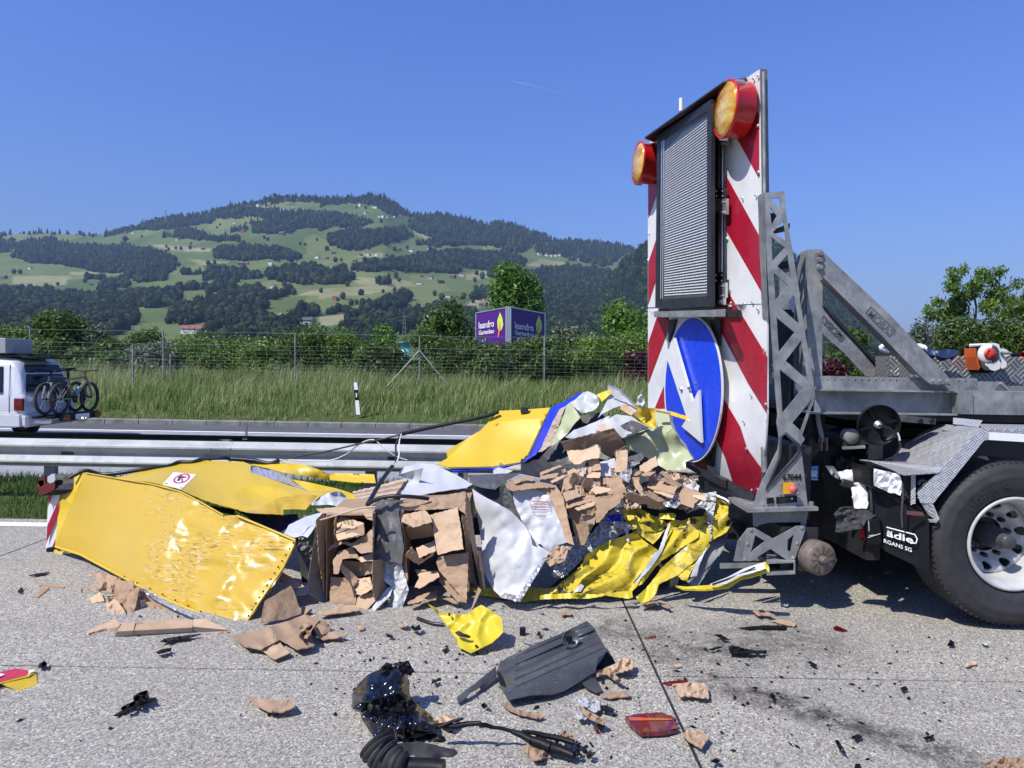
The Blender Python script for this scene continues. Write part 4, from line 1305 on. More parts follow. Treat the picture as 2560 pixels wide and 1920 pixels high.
# air
HZ = True
if HZ:
    m = MB().box((0,4400,350),12400,9400,720)
    o = m.put('haze', None, origin=(0,0,0))
    hm = bpy.data.materials.new('valley_haze')
    hm.use_nodes = True
    hm.node_tree.nodes.clear()
    vo = hm.node_tree.nodes.new('ShaderNodeVolumePrincipled')
    vo.inputs['Color'].default_value = (.45,.66,1.0,1)
    vo.inputs['Density'].default_value = .000065
    oo = hm.node_tree.nodes.new('ShaderNodeOutputMaterial')
    hm.node_tree.links.new(vo.outputs[0], oo.inputs['Volume'])
    o.data.materials.append(hm)
    tag(o, kind='stuff')
# ---------------------------------------------------------------- arrow-board trailer
pl_b = Plane(P(1908,760,4.8),P(1620.5,771,6.6),P(1898,173,4.8))
NB = pl_b.n
base = G(1960,1440)
TR = thing('warning_trailer', (2.0,5.0,0), 'tall warning trailer with red and white striped board, amber lamps and blue arrow disc', 'warning trailer')
def on(off): return lambda x,y: pl_b(x,y,off)
# upper and lower board; the lower one is buckled by the crash
up = Q(4,(103,515),(160,460),(745,88),(825,35),(852,1553),(103,1578))
plate(up, on(0),.012).put('upper_board', M_whiter, TR)
def warp(x,y,off=0.0):
    k = max(0.0,(y - 960) / 290.0)
    b_ = .05 * sin((y - 900) / 75) * k + .03 * noise.noise((x / 90,y / 110,4)) * min(1,max(0,(y - 800) / 150))
    return pl_b(x,y,off + b_ - .06 * k * k)
def wpatch(pts,off,th,step=16):
    out = jagged(pts,step,0,random.Random(1))
    x0,x1,y0,y1 = min(p[0] for p in out),max(p[0] for p in out),min(p[1] for p in out),max(p[1] for p in out)
    inner = [(x + (7 if int(y / step) % 2 else 0),y) for y in np.arange(y0 + 5,y1,step) for x in np.arange(x0 + 5,x1,step)]
    inner = [p for p in inner if inside(p,out) and min((p[0] - o[0]) ** 2 + (p[1] - o[1]) ** 2 for o in out) > (step * .45) ** 2]
    V,T = fill(out,(),inner)
    return slab_of([warp(x,y,off) for x,y in V],T,th,None,True)
lowp = Q(5,(118,93),(1000,62),(1000,870),(988,1100),(972,1300),(925,1478),(760,1440),(560,1300),(380,1240),(250,1150),(118,1000))
wpatch(lowp, 0,.012).put('lower_board', M_whiter, TR)
for pts in ([(668,462),(622,385),(770,240),(822,330),(822,740)],[(608,722),(833,1132),(852,1502),(608,1076)],[(105,768),(158,752),(158,850),(105,1000)],[(155,1140),(155,1400),(104,1560),(104,1290)],[(604,1450),(667,1553),(604,1556)]):
    plate(Q(4, *pts), on(.004),.003).put('red_stripe', M_redr, TR)
for pts in ([(600,75),(700,70),(768,68),(998,448),(996,868),(860,650),(650,250),(610,180)],[(668,745),(800,970),(850,1130),(968,1292),(926,1474),(762,1437),(690,1200),(615,1040),(640,900)],[(205,92),(270,92),(268,250),(119,645),(119,350)],[(243,650),(246,832),(168,832)],[(440,1250),(540,1170),(556,1290),(500,1278)]):
    wpatch(Q(5, *pts),.005,.003,12).put('red_stripe', M_redr, TR)
# edge rail behind the near edge,bolts
m = MB()
for a,c in (((1899.5,172),(1908,760)),((1908,760),(1912,960))):
    p0,p1 = P(*a,4.80),P(*c,4.80)
    m.hexa([p0 + Vector((.0,-.005,0)),p0 + Vector((.055,.01,0)),p0 + Vector((.055,.07,0)),p0 + Vector((.012,.055,0))],[p1 + Vector((.0,-.005,0)),p1 + Vector((.055,.01,0)),p1 + Vector((.055,.07,0)),p1 + Vector((.012,.055,0))])
m.put('edge_rail', M_galv2, TR)
p0,p1 = P(1909,180,4.78),P(1914,760,4.78)
MB().tube([p0, p1],.012,8).put('edge_tube', M_galv, TR)
p0,p1,p2 = P(1912,940,4.83),P(1908,1040,4.86),P(1912,1180,4.86)
MB().tube([p0, p1, p2],.022,6).put('edge_rail', M_galv2, TR)
for (c_,pts) in ((4,[(787,95),(815,75),(787,245),(713,868),(802,850),(818,700),(640,1548),(780,1545),(815,1590),(640,1570),(106,1095),(104,1270),(815,400),(616,660),(614,1130)]),(5,[(830,55),(720,75),(930,95),(980,395),(880,735),(825,930),(990,800),(885,1437),(930,1430),(845,1130),(970,1120),(575,60),(140,110),(345,605),(400,770),(460,945),(410,675)])):
    for x,y in pts:
        px,py = q(c_,x,y)
        p = pl_b(px,py,.012) if c_ == 4 else warp(px,py,.014)
        MB().lathe([(1e-4,.006),(.008,.005),(.011,0)], p, NB, 8, False).put('bolt', M_alu, TR)
# matrix board
fo = .17
fr_out = Q(4,(163,463),(514,228),(514,1572),(150,1577))
fr_in = Q(4,(182,500),(488,304),(488,1506),(172,1527))
plate(fr_out, on(fo),.03,[fr_in]).put('matrix_frame', M_blackm, TR)
MB().hexa([pl_b(x, y, fo - .031) for x, y in fr_out],[pl_b(x, y, .035) for x, y in fr_out]).put('matrix_case', M_blackm, TR)
plate(fr_in, on(fo - .02),.006).put('matrix_face', simple('matrix_face', (.075,.08,.086),.4, var=.15), TR)
m = MB()
M_louv = simple('matrix_louvre', (.66,.67,.66),.5, var=.3, scale=60)
for i in range(59):
    t_ = (i + 1.0) / 60
    a0,a1 = (210,560 + (1515 - 560) * t_),(487,345 + (1500 - 345) * t_)
    for k in range(30):
        u0,u1 = (k + .07) / 30,(k + .93) / 30
        q0 = (a0[0] + (a1[0] - a0[0]) * u0,a0[1] + (a1[1] - a0[1]) * u0)
        q1 = (a0[0] + (a1[0] - a0[0]) * u1,a0[1] + (a1[1] - a0[1]) * u1)
        A,B_ = pl_b(*q(4,*q0),fo - .018),pl_b(*q(4,*q1),fo - .018)
        h = .0042
        m.add([A + Vector((0,0,-h)) + NB * .003,B_ + Vector((0,0,-h)) + NB * .003,B_ + Vector((0,0,h)),A + Vector((0,0,h))],[(0,1,2,3)])
tag(m.put('louvre_rows', M_louv, TR), kind='stuff')
t = NT('matrix_glass')
gl = t.n('BsdfGlossy')
gl.inputs['Roughness'].default_value = .04
tr = t.n('BsdfTransparent')
ms = t.n('MixShader')
ms.inputs[0].default_value = .1
t.l(tr.outputs[0],ms.inputs[1])
t.l(gl.outputs[0],ms.inputs[2])
t.l(ms.outputs[0],t.out.inputs[0])
m = MB()
m.add([pl_b(x,y,fo - .004) for x,y in fr_in],[(0,1,2,3)])
m.put('matrix_glass', t.m, TR)
m = MB()
for x0 in (178,190,203):
    a_,c_ = pl_b(*q(4,x0 + 3,510 + (x0 - 178) * -.7),fo - .009),pl_b(*q(4,x0 - 5,1522),fo - .009)
    m.tube([a_,c_],.006,5,smooth=False)
m.put('inner_rail', M_alu, TR)
# side hinges and rail at the near side of the board
for (y0,y1) in ((465,812),(960,1575)):
    a_,c_ = q(4,518,y0 + 20),q(4,560,y1)
    plate([q(4,516, y0), q(4,562, y0), q(4,558, y1), q(4,516, y1)], on(.05),.04).put('side_cover', M_blackm, TR)
a_,c_ = pl_b(*q(4,585,440),.02),pl_b(*q(4,578,1560),.02)
for d_ in (-.012,.012):
    MB().tube([a_ + Vector((0, d_, 0)), c_ + Vector((0, d_, 0))],.007,6).put('hinge_rod', M_alu, TR)
for (x0, y0, x1, y1, mt, nm) in ((568,470,612,530, M_alu, 'hinge_plate'),(532,810,600,870, M_blackm, 'hinge'),(568,880,612,975, M_alu, 'hinge_plate'),(528,1355,595,1418, M_blackm, 'hinge'),(562,1425,605,1515, M_alu, 'hinge_plate'),(555,1520,594,1560, M_alu, 'hinge_plate')):
    plate(Q(4,(x0,y0),(x1,y0 - 8),(x1,y1),(x0,y1)),on(.055),.02).put(nm,mt,TR)
    for xx in (x0 + 16,x1 - 14):
        for yy in (y0 + 14,y1 - 14):
            MB().lathe([(1e-4,.006),(.006,.005),(.008,0)], pl_b(*q(4, xx, yy),.056), NB, 8, False).put('bolt', M_alu, TR)
# hood and shelf
M_hood = simple('hood_sheet', (.03,.014,.016),.45, var=.3)
fr = [pl_b(*q(4,x,y),o) for x,y,o in ((82,474,.26),(596,110,.17),(742,86,.06),(742,90,.0),(600,170,.0),(140,500,.0))]
V = fr + [v + Vector((0,0,-.012)) for v in fr]
m = MB().add(V,[(0,1,2,3,4,5),(11,10,9,8,7,6)] + [(i,(i + 1) % 6,6 + (i + 1) % 6,6 + i) for i in range(6)])
m.put('hood', M_hood, TR)
sh = Q(5,(160,117),(693,100),(693,152),(162,157))
MB().hexa([pl_b(x, y, .20) for x, y in sh],[pl_b(x, y, .17) for x, y in sh]).put('shelf_front', M_galv, TR)
top = [pl_b(*q(5,*p),o) for p,o in (((160,117),.2),((693,100),.2),((690,96),.0),((165,112),.0))]
MB().hexa(top, [v + Vector((0,0,-.006)) for v in top]).put('shelf_top', M_galv, TR)
plate(Q(5,(693,101),(790,104),(796,156),(694,153)), on(.03),.02).put('shelf_end', M_blackm, TR)
for pts in ([(270,175),(318,172),(275,345),(268,320)],[(575,175),(650,170),(642,372),(630,370)],[(598,1080),(608,1078),(596,1270),(520,1225)]):
    wpatch(Q(5, *pts),.03,.02,10).put('disc_bracket', M_blackm, TR)
# blue disc with arrow
def ell(cx,cy,rx,ry,n=56): return [(cx + rx * cos(2 * pi * i / n),cy + ry * sin(2 * pi * i / n)) for i in range(n)]
plate(Q(5, *ell(452,690,214,542)), on(.075),.015).put('disc_rim', M_whiter, TR)
plate(Q(5, *ell(452,690,206,528)), on(.079),.003).put('disc_face', M_blue, TR)
plate(Q(5,(308,310),(447,790),(492,697),(510,1086),(367,966),(406,906),(254,447)), on(.118),.022).put('arrow', M_whiter, TR)
for x,y,r_k in ((370,690,.022),(428,682,.014),(476,648,.012)):
    MB().lathe([(1e-4,.02),(r_k * .6,.018),(r_k, .004),(r_k, 0)], pl_b(*q(5, x, y),.118), NB, 10, False).put('bolt', M_drum if r_k < .02 else M_alu, TR)
# amber lamps
t = NT('amber_lens')
wv = t.n('TexWave')
wv.inputs['Scale'].default_value = 60
t.l(t.pos(), wv.inputs['Vector'])
n_ = t.noise(5,3,src=t.map((1,1,2.5)))
t.set(t.ramp(n_,[(.3,(.50,.20,.008)),(.5,(.88,.46,.03)),(.68,(1.0,.74,.22))]),.2,0.35,.6,.5)
t.bump(wv.outputs['Fac'],.25,.006)
M_amber = t.m
NL = Vector((-.993,-.115,.02)).normalized()
def lamp(f_,r_,off):
    ax = -NL
    h = MB().lathe([(r_ * .985,.006),(r_ * 1.03,.0),(r_ * 1.035,.016),(r_ * 1.0,.022),(r_ * .985,.135),(r_ * .93,.155),(r_ * .64,.165),(r_ * .60,off - .03),(r_ * .52,off)],f_,ax,40)
    o = h.put('lamp_housing', M_redp, TR)
    MB().lathe([(1e-4,-.028),(r_ * .3,-.026),(r_ * .6,-.019),(r_ * .85,-.008),(r_ * .975,.004),(r_ * .975,.01)], f_, ax, 40).put('lens', M_amber, o)
    MB().lathe([(r_ * .97,.0),(r_ * 1.03,-.004),(r_ * 1.04,.004),(r_ * 1.035,.012)], f_, ax, 40).put('lens_ring', M_redp, o)
    e1 = Vector((0,0,1))
    e2 = ax.cross(e1).normalized()
    for a in (.9,-1.0,2.4):
        d_ = (e1 * sin(a) - e2 * cos(a))
        MB().box(f_ + ax * .04 + d_ * r_ * 1.02,.022,.03,.06, d_.cross(ax), d_, ax).put('clip', M_alu, o)
lamp(P(*q(4,602,292),4.93),.188,.26)
lamp(P(*q(4,38,641),6.38),.180,.24)
MB().tube([pl_b(*q(4,318,305),.1), pl_b(*q(4,318,222),.1)],.016,8).put('aerial', M_white, TR)
# lattice side frame
out = Q(4,(843,836),(988,825),(1003,990),(1046,1240),(1089,1500)) + Q(5,(1240,10),(1292,330),(1352,690),(1356,748),(1262,1030),(1280,1062),(1245,1110),(1262,1200),(1302,1555),(1180,1562),(895,1562),(930,1455),(975,1355),(1080,1140),(1092,1060),(1072,940),(1080,880),(1062,700),(1043,400),(1015,0))
holes = [Q(4,(892,870),(958,868),(972,948)),Q(4,(985,1018),(1000,1150),(912,1090)),Q(4,(903,1120),(993,1190),(910,1278)),Q(4,(893,925),(940,985),(905,1048)),
    Q(6,(335,232),(365,420),(256,325)),Q(6,(228,376),(342,470),(240,588)),Q(6,(386,540),(425,768),(290,650)),Q(6,(249,716),(390,833),(268,988)),Q(6,(441,892),(490,1200),(320,1050)),Q(6,(275,1116),(456,1262),(296,1455)),
    Q(5,(1334,762),(1250,1000),(1188,940)),Q(5,(1135,1020),(1232,1105),(1236,1150),(1195,1205),(992,1428),(1096,1200),(1106,1045))]
plate(out, lambda x, y: P(x, y, 4.74),.012, holes, back=(0,1,0)).put('lattice_plate', M_galv, TR)
hx0 = [P(*q(4,x,y),4.9) for x,y in ((897,965),(945,968),(940,1050),(900,1050))]
MB().hexa(hx0,[v + Vector((0,.12,0)) for v in hx0]).put('junction_box', M_blackm, TR)
hx0 = [P(*q(4,x,y),4.95) for x,y in ((925,1070),(1025,1030),(1022,1068),(930,1088))]
MB().hexa(hx0,[v + Vector((0,.12,0)) for v in hx0]).put('junction_box', M_blackm, TR)
# inner flange of the lattice,set back
plate(Q(5,(1170,0),(1260,0),(1262,400),(1200,730),(1165,740),(1150,260)), lambda x, y: P(x, y, 5.5),.01).put('inner_panel', M_whiter, TR)
plate(Q(5,(1080,100),(1185,100),(1160,800),(1120,880),(1090,880)), lambda x, y: P(x, y, 5.1),.01).put('inner_plate', M_blackm, TR)
plate(Q(5,(1175,120),(1200,120),(1200,1100),(1175,1100)), lambda x, y: P(x, y, 5.3),.03).put('inner_post', M_blackm, TR)
# edge flange on left of the lattice
for a,c in (((845,836),(872,1650)),):
    p0,p1 = P(*q(4,*a),4.735),P(*q(4,*c),4.735)
    MB().hexa([p0, p0 + Vector((.01,0,0)), p0 + Vector((.01,.09,0)), p0 + Vector((0,.09,0))],[p1, p1 + Vector((.01,0,0)), p1 + Vector((.01,.09,0)), p1 + Vector((0,.09,0))]).put('flange', M_galv2, TR)
# rubber edging of the big opening
rb = [P(*q(5,x,y),4.735) for x,y in ((1135,1018),(1232,1103),(1238,1150),(1197,1207),(992,1430),(1096,1200),(1106,1045))]
MB().tube(rb, .011,6, closed=True).put('rubber_edging', M_rubber, TR)
X_,Y_ = Vector((1,0,.0)),Vector((0,0,1))
text('lettering', '67044', M_black, P(*q(5,1118,1368),4.732), Vector((1,0,.05)), Y_, .042, TR, .001,(P(*q(5,1254,1360),4.732) - P(*q(5,1118,1368),4.732)).length, .022)
cb = plate(Q(5,(1126,1388),(1201,1384),(1203,1462),(1127,1466)), lambda x, y: P(x, y, 4.715),.02, back=(0,1,0)).put('switch_plate', simple('switch_yellow', (.75,.36,.02),.45), TR)
MB().lathe([(.012,.0),(.012,.02),(.026,.022),(.029,.032),(.026,.042),(1e-4,.047)], P(*q(5,1177,1430),4.715),(.15,-1,.05),18).put('stop_button', simple('faded_red', (.62,.13,.13),.4), cb)
for pts in ([(1000,1496),(1050,1493),(1050,1535),(1000,1540)],[(1068,1490),(1222,1479),(1224,1528),(1070,1540)]):
    o = plate(Q(5, *pts), lambda x, y: P(x, y, 4.728),.004, back=(0,1,0)).put('data_plate', M_black, TR)
    if pts[0][0] > 1050:
        text('lettering', 'CE', M_whited, P(*q(5,1178,1505),4.726), X_, Y_, .008, o, .0006)
        for k in range(4):
            a_ = P(*q(5,1085,1500 + k * 9),4.7265)
            MB().box(a_ + Vector((.03,0,0)),.05 - .006 * (k % 2),.001,.0025).put('print_line', M_grey, o)
for x,y in ((1103,1392),(1232,1386),(1100,1470),(1230,1462),(972,1548)):
    MB().lathe([(1e-4,.005),(.006,.004),(.008,0)], P(*q(5, x, y),4.74),(0,-1,0),8, False).put('bolt', M_galv2, TR)
# base flange
a_,c_ = P(*q(25,60,690),4.72),P(*q(25,755,672),4.72)
m = MB().hexa([a_ + Vector((0,-.03,-.012)),c_ + Vector((0,-.03,-.012)),c_ + Vector((0,.4,-.012)),a_ + Vector((0,.4,-.012))],[a_ + Vector((0,-.03,.012)),c_ + Vector((0,-.03,.012)),c_ + Vector((0,.4,.012)),a_ + Vector((0,.4,.012))])
m.put('base_flange', M_galv, TR)
MB().lathe([(.018,-.01),(.018,.03),(1e-4,.034)], P(*q(25,705,655),4.74),(0,0,1),6, False).put('bolt', M_galv, TR)
# lower bracket
plate(Q(25,(130,712),(672,706),(655,830),(640,985),(565,1180),(490,1175),(600,850),(605,812),(300,815),(205,835),(160,860),(135,850)), lambda x, y: P(x, y, 4.78),.012, back=(0,1,0)).put('bracket_plate', M_galv2, TR)
plate(Q(25,(78,872),(145,868),(330,975),(560,850),(640,850),(640,900),(545,1175),(470,1190),(300,1075),(110,1195),(28,1198)), lambda x, y: P(x, y, 4.72),.01,[Q(25,(150,940),(250,1000),(105,1112)), Q(25,(470,985),(535,930),(500,1105),(468,1085))], back=(0,1,0)).put('cross_plate', M_galv2, TR)
plate(Q(25,(-60,1195),(28,1198),(78,872),(-20,1000)), lambda x, y: P(x, y, 4.75),.01, back=(0,1,0)).put('gusset', M_galv2, TR)
plate(Q(25,(160,860),(480,830),(470,1150),(300,1200),(120,1190)), lambda x, y: P(x, y, 5.25),.01, back=(0,1,0)).put('inner_bracket', M_galv2, TR)
for x,y in ((110,890),(75,1028),(565,1020),(525,1165),(50,1180),(610,868)):
    MB().lathe([(1e-4,.008),(.010,.006),(.013,0)], P(*q(25, x, y),4.72),(0,-1,0),8, False).put('bolt', M_galv, TR)
# open box section at the bottom,skid
o_,i_ = Q(25,(262,1205),(545,1198),(545,1325),(262,1338)),Q(25,(285,1222),(530,1214),(530,1302),(285,1312))
plate(o_, lambda x, y: P(x, y, 4.68),.35,[i_], back=(.35,1,0)).put('box_section', M_galv, TR)
MB().hexa([P(*q(25, x, y),5.0) for x, y in ((-200,1215),(262,1208),(262,1260),(-200,1270))],[P(*q(25, x, y),5.1) for x, y in ((-200,1215),(262,1208),(262,1260),(-200,1270))]).put('rail', M_galv2, TR)
# rear frame rails of the trailer running back under the wreck
MB().box((.6,5.6,.36),3.4,.12,.14).put('frame_rail', M_blackm, TR)
MB().box((1.3,6.4,.36),2.4,.12,.14).put('frame_rail', M_blackm, TR)
MB().box((1.95,5.7,.42),.25,1.9,.3).put('frame_box', M_blackm, TR)
MB().box((2.0,5.6,.85),.12,1.5,.5).put('mast_foot', M_blackm, TR)
# slanted channel below the board
A = [P(*q(5,x,y),d) for x,y,d in ((388,1235,5.6),(697,1372,5.2),(697,1432,5.2),(388,1262,5.6))]
MB().hexa(A, [p + Vector((.05,.1,0)) for p in A]).put('channel', M_blackm, TR)
A = [P(*q(5,x,y),d) for x,y,d in ((560,1310,5.45),(905,1478,4.95),(880,1545,4.95),(560,1400,5.45))]
MB().hexa(A, [p + Vector((.05,.15,0)) for p in A]).put('channel', M_blackm, TR)
# jockey wheel drum
c_ = P(*q(25,812,1178),4.66)
ax = Vector((-.25,.97,0)).normalized()
w_ = MB().lathe([(.035,-.004),(.105,-.002),(.112,.012),(.113,.10),(.104,.115),(1e-4,.115)], c_, ax, 36).put('brake_drum', M_drum, TR)
MB().lathe([(1e-4,-.035),(.016,-.035),(.02,-.02),(.028,-.018),(.03,.0)], c_, ax, 14, False).put('hub_nut', M_drum, w_)
m = MB()
for k in range(12):
    a = 2 * pi * k / 12
    e1 = Vector((0,0,1))
    e2 = ax.cross(e1).normalized()
    d_ = e1 * sin(a) + e2 * cos(a)
    m.box(c_ + d_ * .068 - ax * .003,.045,.008,.006,d_,d_.cross(ax),ax)
tag(m.put('cast_ribs', M_drum, w_), kind='stuff')
MB().tube([P(*q(25,900,1180),4.8), P(*q(25,700,1150),5.3)],.04,8).put('axle', M_blackm, TR)
# ---------------------------------------------------------------- truck
TK = thing('work_truck', (3.2,5.5,0), 'heavy work truck with galvanised deck rails, braces and a tread-plate mudguard', 'truck')
D0 = 4.9
def hx(pts,d0,d1,name,mat,par=TK,cr=6):
    a = [P(*q(cr,x,y),d0) for x,y in pts]
    c_ = [v + Vector((0,d1 - d0,0)) for v in a]
    return MB().hexa(a,c_).put(name,mat,par)
# deck rails: hole angle,I-beam,box
a0,a1 = P(*q(6,545,1165),D0),P(*q(6,1790,1188),D0)
ztop,zb = a0.z,P(*q(6,545,1268),D0).z
hol = []
out = Q(6,(545,1166),(1790,1186),(1795,1225),(1650,1285),(545,1270))
for i in range(24):
    x = 592 + i * 53
    if x > 1760: break
    if 1425 < x < 1600: continue
    y = 1197 + (x - 592) * .0125
    hol.append(Q(6,*ell(x,y,8,8,8)))
plate(out, lambda x, y: P(x, y, D0),.012, hol, back=(0,1,0)).put('hole_rail', M_galv, TK)
hx([(545,1268),(1650,1284),(1650,1296),(545,1281)], D0 - .05, D0 + .15, 'beam_flange', M_galv)
hx([(545,1281),(1650,1296),(1650,1458),(545,1446)], D0 + .03, D0 + .05, 'beam_web', M_galv)
hx([(500,1446),(1640,1460),(1640,1472),(500,1459)], D0 - .05, D0 + .15, 'beam_flange', M_galv)
hx([(1650,1290),(1760,1288),(1760,1462),(1650,1460)], D0 - .06, D0 + .12, 'joint_plate', M_galv2)
hx([(1760,1287),(3400,1305),(3400,1490),(1760,1462)], D0 - .045, D0 + .2, 'box_beam', M_galv)
px_,py_ = q(6,2022,1398)
plate([(px_ + 4.5 * cos(a), py_ + 12 * sin(a)) for a in np.linspace(0,2 * pi, 14, endpoint=False)], lambda x, y: P(x, y, D0 - .047),.001).put('stain', simple('zinc_stain', (.2,.21,.22),.7), TK)
a_ = [P(*q(6,x,y),D0 - .03) for x,y in ((1790,1208),(1985,1212),(2052,1280),(1800,1278))]
plate(Q(6,(1790,1208),(1985,1212),(1920,1278),(1800,1276)), lambda x, y: P(x, y, D0 - .03),.01).put('ramp_plate', M_galv, TK)
plate(Q(6,(1985,1212),(2052,1280),(2030,1280),(1975,1230)), lambda x, y: P(x, y, D0 - .05),.03).put('ramp_edge', M_galv, TK)
# far rails and cross deck (blocks the sun from above)
MB().box((4.4,6.95, P(2100,1000, D0).z),5.4,.15,.25).put('far_beam', M_galv2, TK)
MB().box((4.7,5.9, a0.z - .28),4.7,1.9,.05).put('deck', M_blackm, TK)
# front post
hx([(488,196),(605,194),(600,1166),(483,1166)], D0 + .02, D0 + .14, 'post', M_galv)
hx([(470,330),(488,205),(486,1166),(445,1166)], D0 + .04, D0 + .20, 'post_side', M_galv2)
A = [P(*q(6,x,y),6.9) for x,y in ((300,290),(392,270),(392,1166),(300,1166))]
MB().hexa(A, [v + Vector((0,.1,0)) for v in A]).put('post', M_galv2, TK)
hx([(270,292),(480,262),(480,320),(270,350)],5.3,6.3, 'cross_head', M_blackm)
MB().tube([P(*q(6,395,300),5.2), P(*q(6,430,298),5.2)],.03,10).put('pin', M_alu, TK)
# braces
br_ = Q(6,(605,206),(680,282),(1130,705),(1560,1165),(1600,1212),(1590,1238),(1442,1238),(1345,1158),(1050,850),(620,420),(556,342),(556,212))
d_ = Vector(P(*q(6,1560,1165),D0) - P(*q(6,680,282),D0)).normalized()
plate(br_, lambda x, y: P(x, y, D0 - .07),.012, back=(0,1,0)).put('brace_plate', M_galv, TK)
plate(Q(6,(620,420),(1050,850),(1345,1158),(1365,1158),(1060,836),(640,412)), lambda x, y: P(x, y, D0 - .057),.09, back=(0,1,0)).put('brace_flange', M_galv2, TK)
plate(Q(6,(620,415),(680,470),(690,500),(620,430)), lambda x, y: P(x, y, D0 - .06),.01).put('brace_lip', M_galv, TK)
for x, y in ((582,228),(580,277),(580,332)): MB().lathe([(.024,0),(.024,.006),(.017,.008),(.017,.024),(1e-4,.024)], P(*q(6, x, y), D0 - .07),(0,-1,0),6, False).put('bolt', M_galv2, TK)
for x, y in ((1455,1213),(1512,1213),(1568,1215)): MB().lathe([(.024,0),(.024,.006),(.017,.008),(.017,.024),(1e-4,.024)], P(*q(6, x, y), D0 - .07),(0,-1,0),6, False).put('bolt', M_galv2, TK)
far_ = Q(6,(600,630),(680,720),(860,910),(1085,1165),(935,1168),(770,990),(595,835))
plate(far_, lambda x, y: P(x, y, 6.75),.012, back=(0,1,0)).put('brace_plate', M_galv, TK)
plate(Q(6,(606,622),(690,690),(870,890),(1075,1125),(1085,1160),(860,906),(680,716)), lambda x, y: P(x, y, 6.72),.09, back=(0,1,0)).put('brace_flange', M_blackm, TK)
M_cut = simple('cut_shadow', (.10,.105,.105),.7)
def along(s_,o_px,e_px,up_px,D_,h,w_,mir=False):
    o_,e_,u_ = P(*o_px,D_),P(*e_px,D_),P(*up_px,D_)
    X = (e_ - o_).normalized()
    Y = (u_ - o_)
    Y = (Y - X * Y.dot(X)).normalized()
    text('cut_lettering', s_, M_cut, o_, X, Y, h, TK, .0015, w_, .012)
along('MOBAS', q(6,948,700), q(6,1125,862), q(6,995,650), D0 - .072,.045,(P(*q(6,1125,868), D0) - P(*q(6,948,704), D0)).length * .97)
along('MOBAS', q(6,765,855), q(6,612,700), q(6,735,890),6.745,.06,(P(*q(6,765,855),6.745) - P(*q(6,612,700),6.745)).length)
for (fr_,D_) in ((Q(6,(932,682),(975,636),(1162,815),(1118,866)),D0 - .0715),(Q(6,(594,742),(612,706),(770,868),(742,900)),6.745)):
    P4 = [P(x,y,D_) for x,y in fr_]
    m = MB()
    for i in range(4): m.tube([P4[i],P4[(i + 1) % 4]],.003,4,smooth=False)
    m.put('cut_frame', M_cut, TK)
# tread plate box on the deck
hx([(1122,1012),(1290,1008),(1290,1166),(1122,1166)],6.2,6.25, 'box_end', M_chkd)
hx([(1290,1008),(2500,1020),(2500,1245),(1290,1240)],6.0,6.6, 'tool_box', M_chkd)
hx([(1286,1010),(1296,1010),(1296,1240),(1286,1240)],5.99,6.01, 'box_corner', M_alu)
MB().box(P(*q(6,1100,1090),6.5),.06,.3,.3).put('box_bracket', M_blackm, TK)
# underbody: chassis,axle,boxes,all black to stand in for the shade under the truck
MB().box((4.3,5.3,.98),4.2,.22,.3).put('chassis_rail', M_blackm, TK)
MB().box((4.3,6.35,.98),4.2,.22,.3).put('chassis_rail', M_blackm, TK)
MB().box((2.55,5.8,.75),.10,1.7,.9).put('tail_shade_box', M_blackm, TK)
MB().box((4.4,5.8,.62),3.2,1.5,.5).put('underbody_shade_box', M_blackm, TK)
MB().box((5.2,7.0,.55),5.6,.05,1.0).put('far_shade_skirt', M_blackm, TK)
MB().box((4.3,7.02,1.0),4.4,.04,.75).put('far_shade_panel', M_blackm, TK)  # added black panel that darkens the view under the deck
MB().box((2.5,6.4,.62),.05,1.4,1.2).put('rear_shade_plate', M_blackm, TK)
MB().tube([P(*q(7,500,0),4.95), P(*q(7,515,150),4.95), P(*q(7,545,290),4.95)],.018,8).put('hydraulic_ram', M_galv2, TK)
MB().tube([P(*q(7,478,40),5.0), P(*q(7,525,120),5.0), P(*q(7,530,240),5.0)],.014,8).put('hose', M_rubber, TK)
for dx in (-18,18): MB().box(P(*q(7,548 + dx, 305),4.93),.012,.04,.09).put('clevis', M_drum, TK)
MB().box(P(*q(7,490,520),5.0),.10,.05,.95).put('king_post', M_black, TK)
hx([(447,460),(515,456),(513,556),(447,556)],4.94,4.96, 'data_label', simple('label_blue', (.03,.22,.55),.4), cr=7)
text('lettering', 'JOST', M_whited, P(*q(7,453,476),4.935), X_, Y_, .014, TK, .001,.056)
for k,(y,w_) in enumerate(((490,50),(498,46),(507,54),(517,40),(528,52),(548,50))):
    MB().box(P(*q(7,481, y),4.936),.0011 * w_, .002,.007 if k != 3 else .016).put('print_line', M_whited, TK)
# tail light unit,boards
hx([(690,250),(820,215),(900,300),(690,330)],4.95,5.3, 'tail_unit', M_blackm, cr=7)
MB().lathe([(1e-4,-.01),(.05,-.008),(.055,.0),(.05,.06)], P(*q(7,745,250),4.93),(-.1,1,0),18).put('tail_lamp', simple('dirty_lens', (.20,.21,.19),.3), TK)
hx([(690,326),(840,316),(840,334),(690,342)],4.92,4.95, 'tail_trim', M_galv2, cr=7)
hx([(640,400),(1000,420),(1000,560),(640,470)],5.1,5.5, 'bumper_beam', M_blackm, cr=7)
for k in range(4): MB().lathe([(.016,0),(.016,.03),(1e-4,.03)], P(*q(7,665 + k * 38,400 + (k % 2) * 50),5.09),(0,-1,0),6, False).put('bolt', M_blackm, TK)
hx([(1085,150),(1140,110),(1470 - 145,130),(1325,170)],4.75,4.85, 'latch_arm', M_grey, cr=7)
for x in (1222,1300): MB().lathe([(1e-4,.006),(.014,.006),(.018,0)], P(*q(7, x, 145),4.745),(0,-1,0),10).put('bolt', M_black, TK)
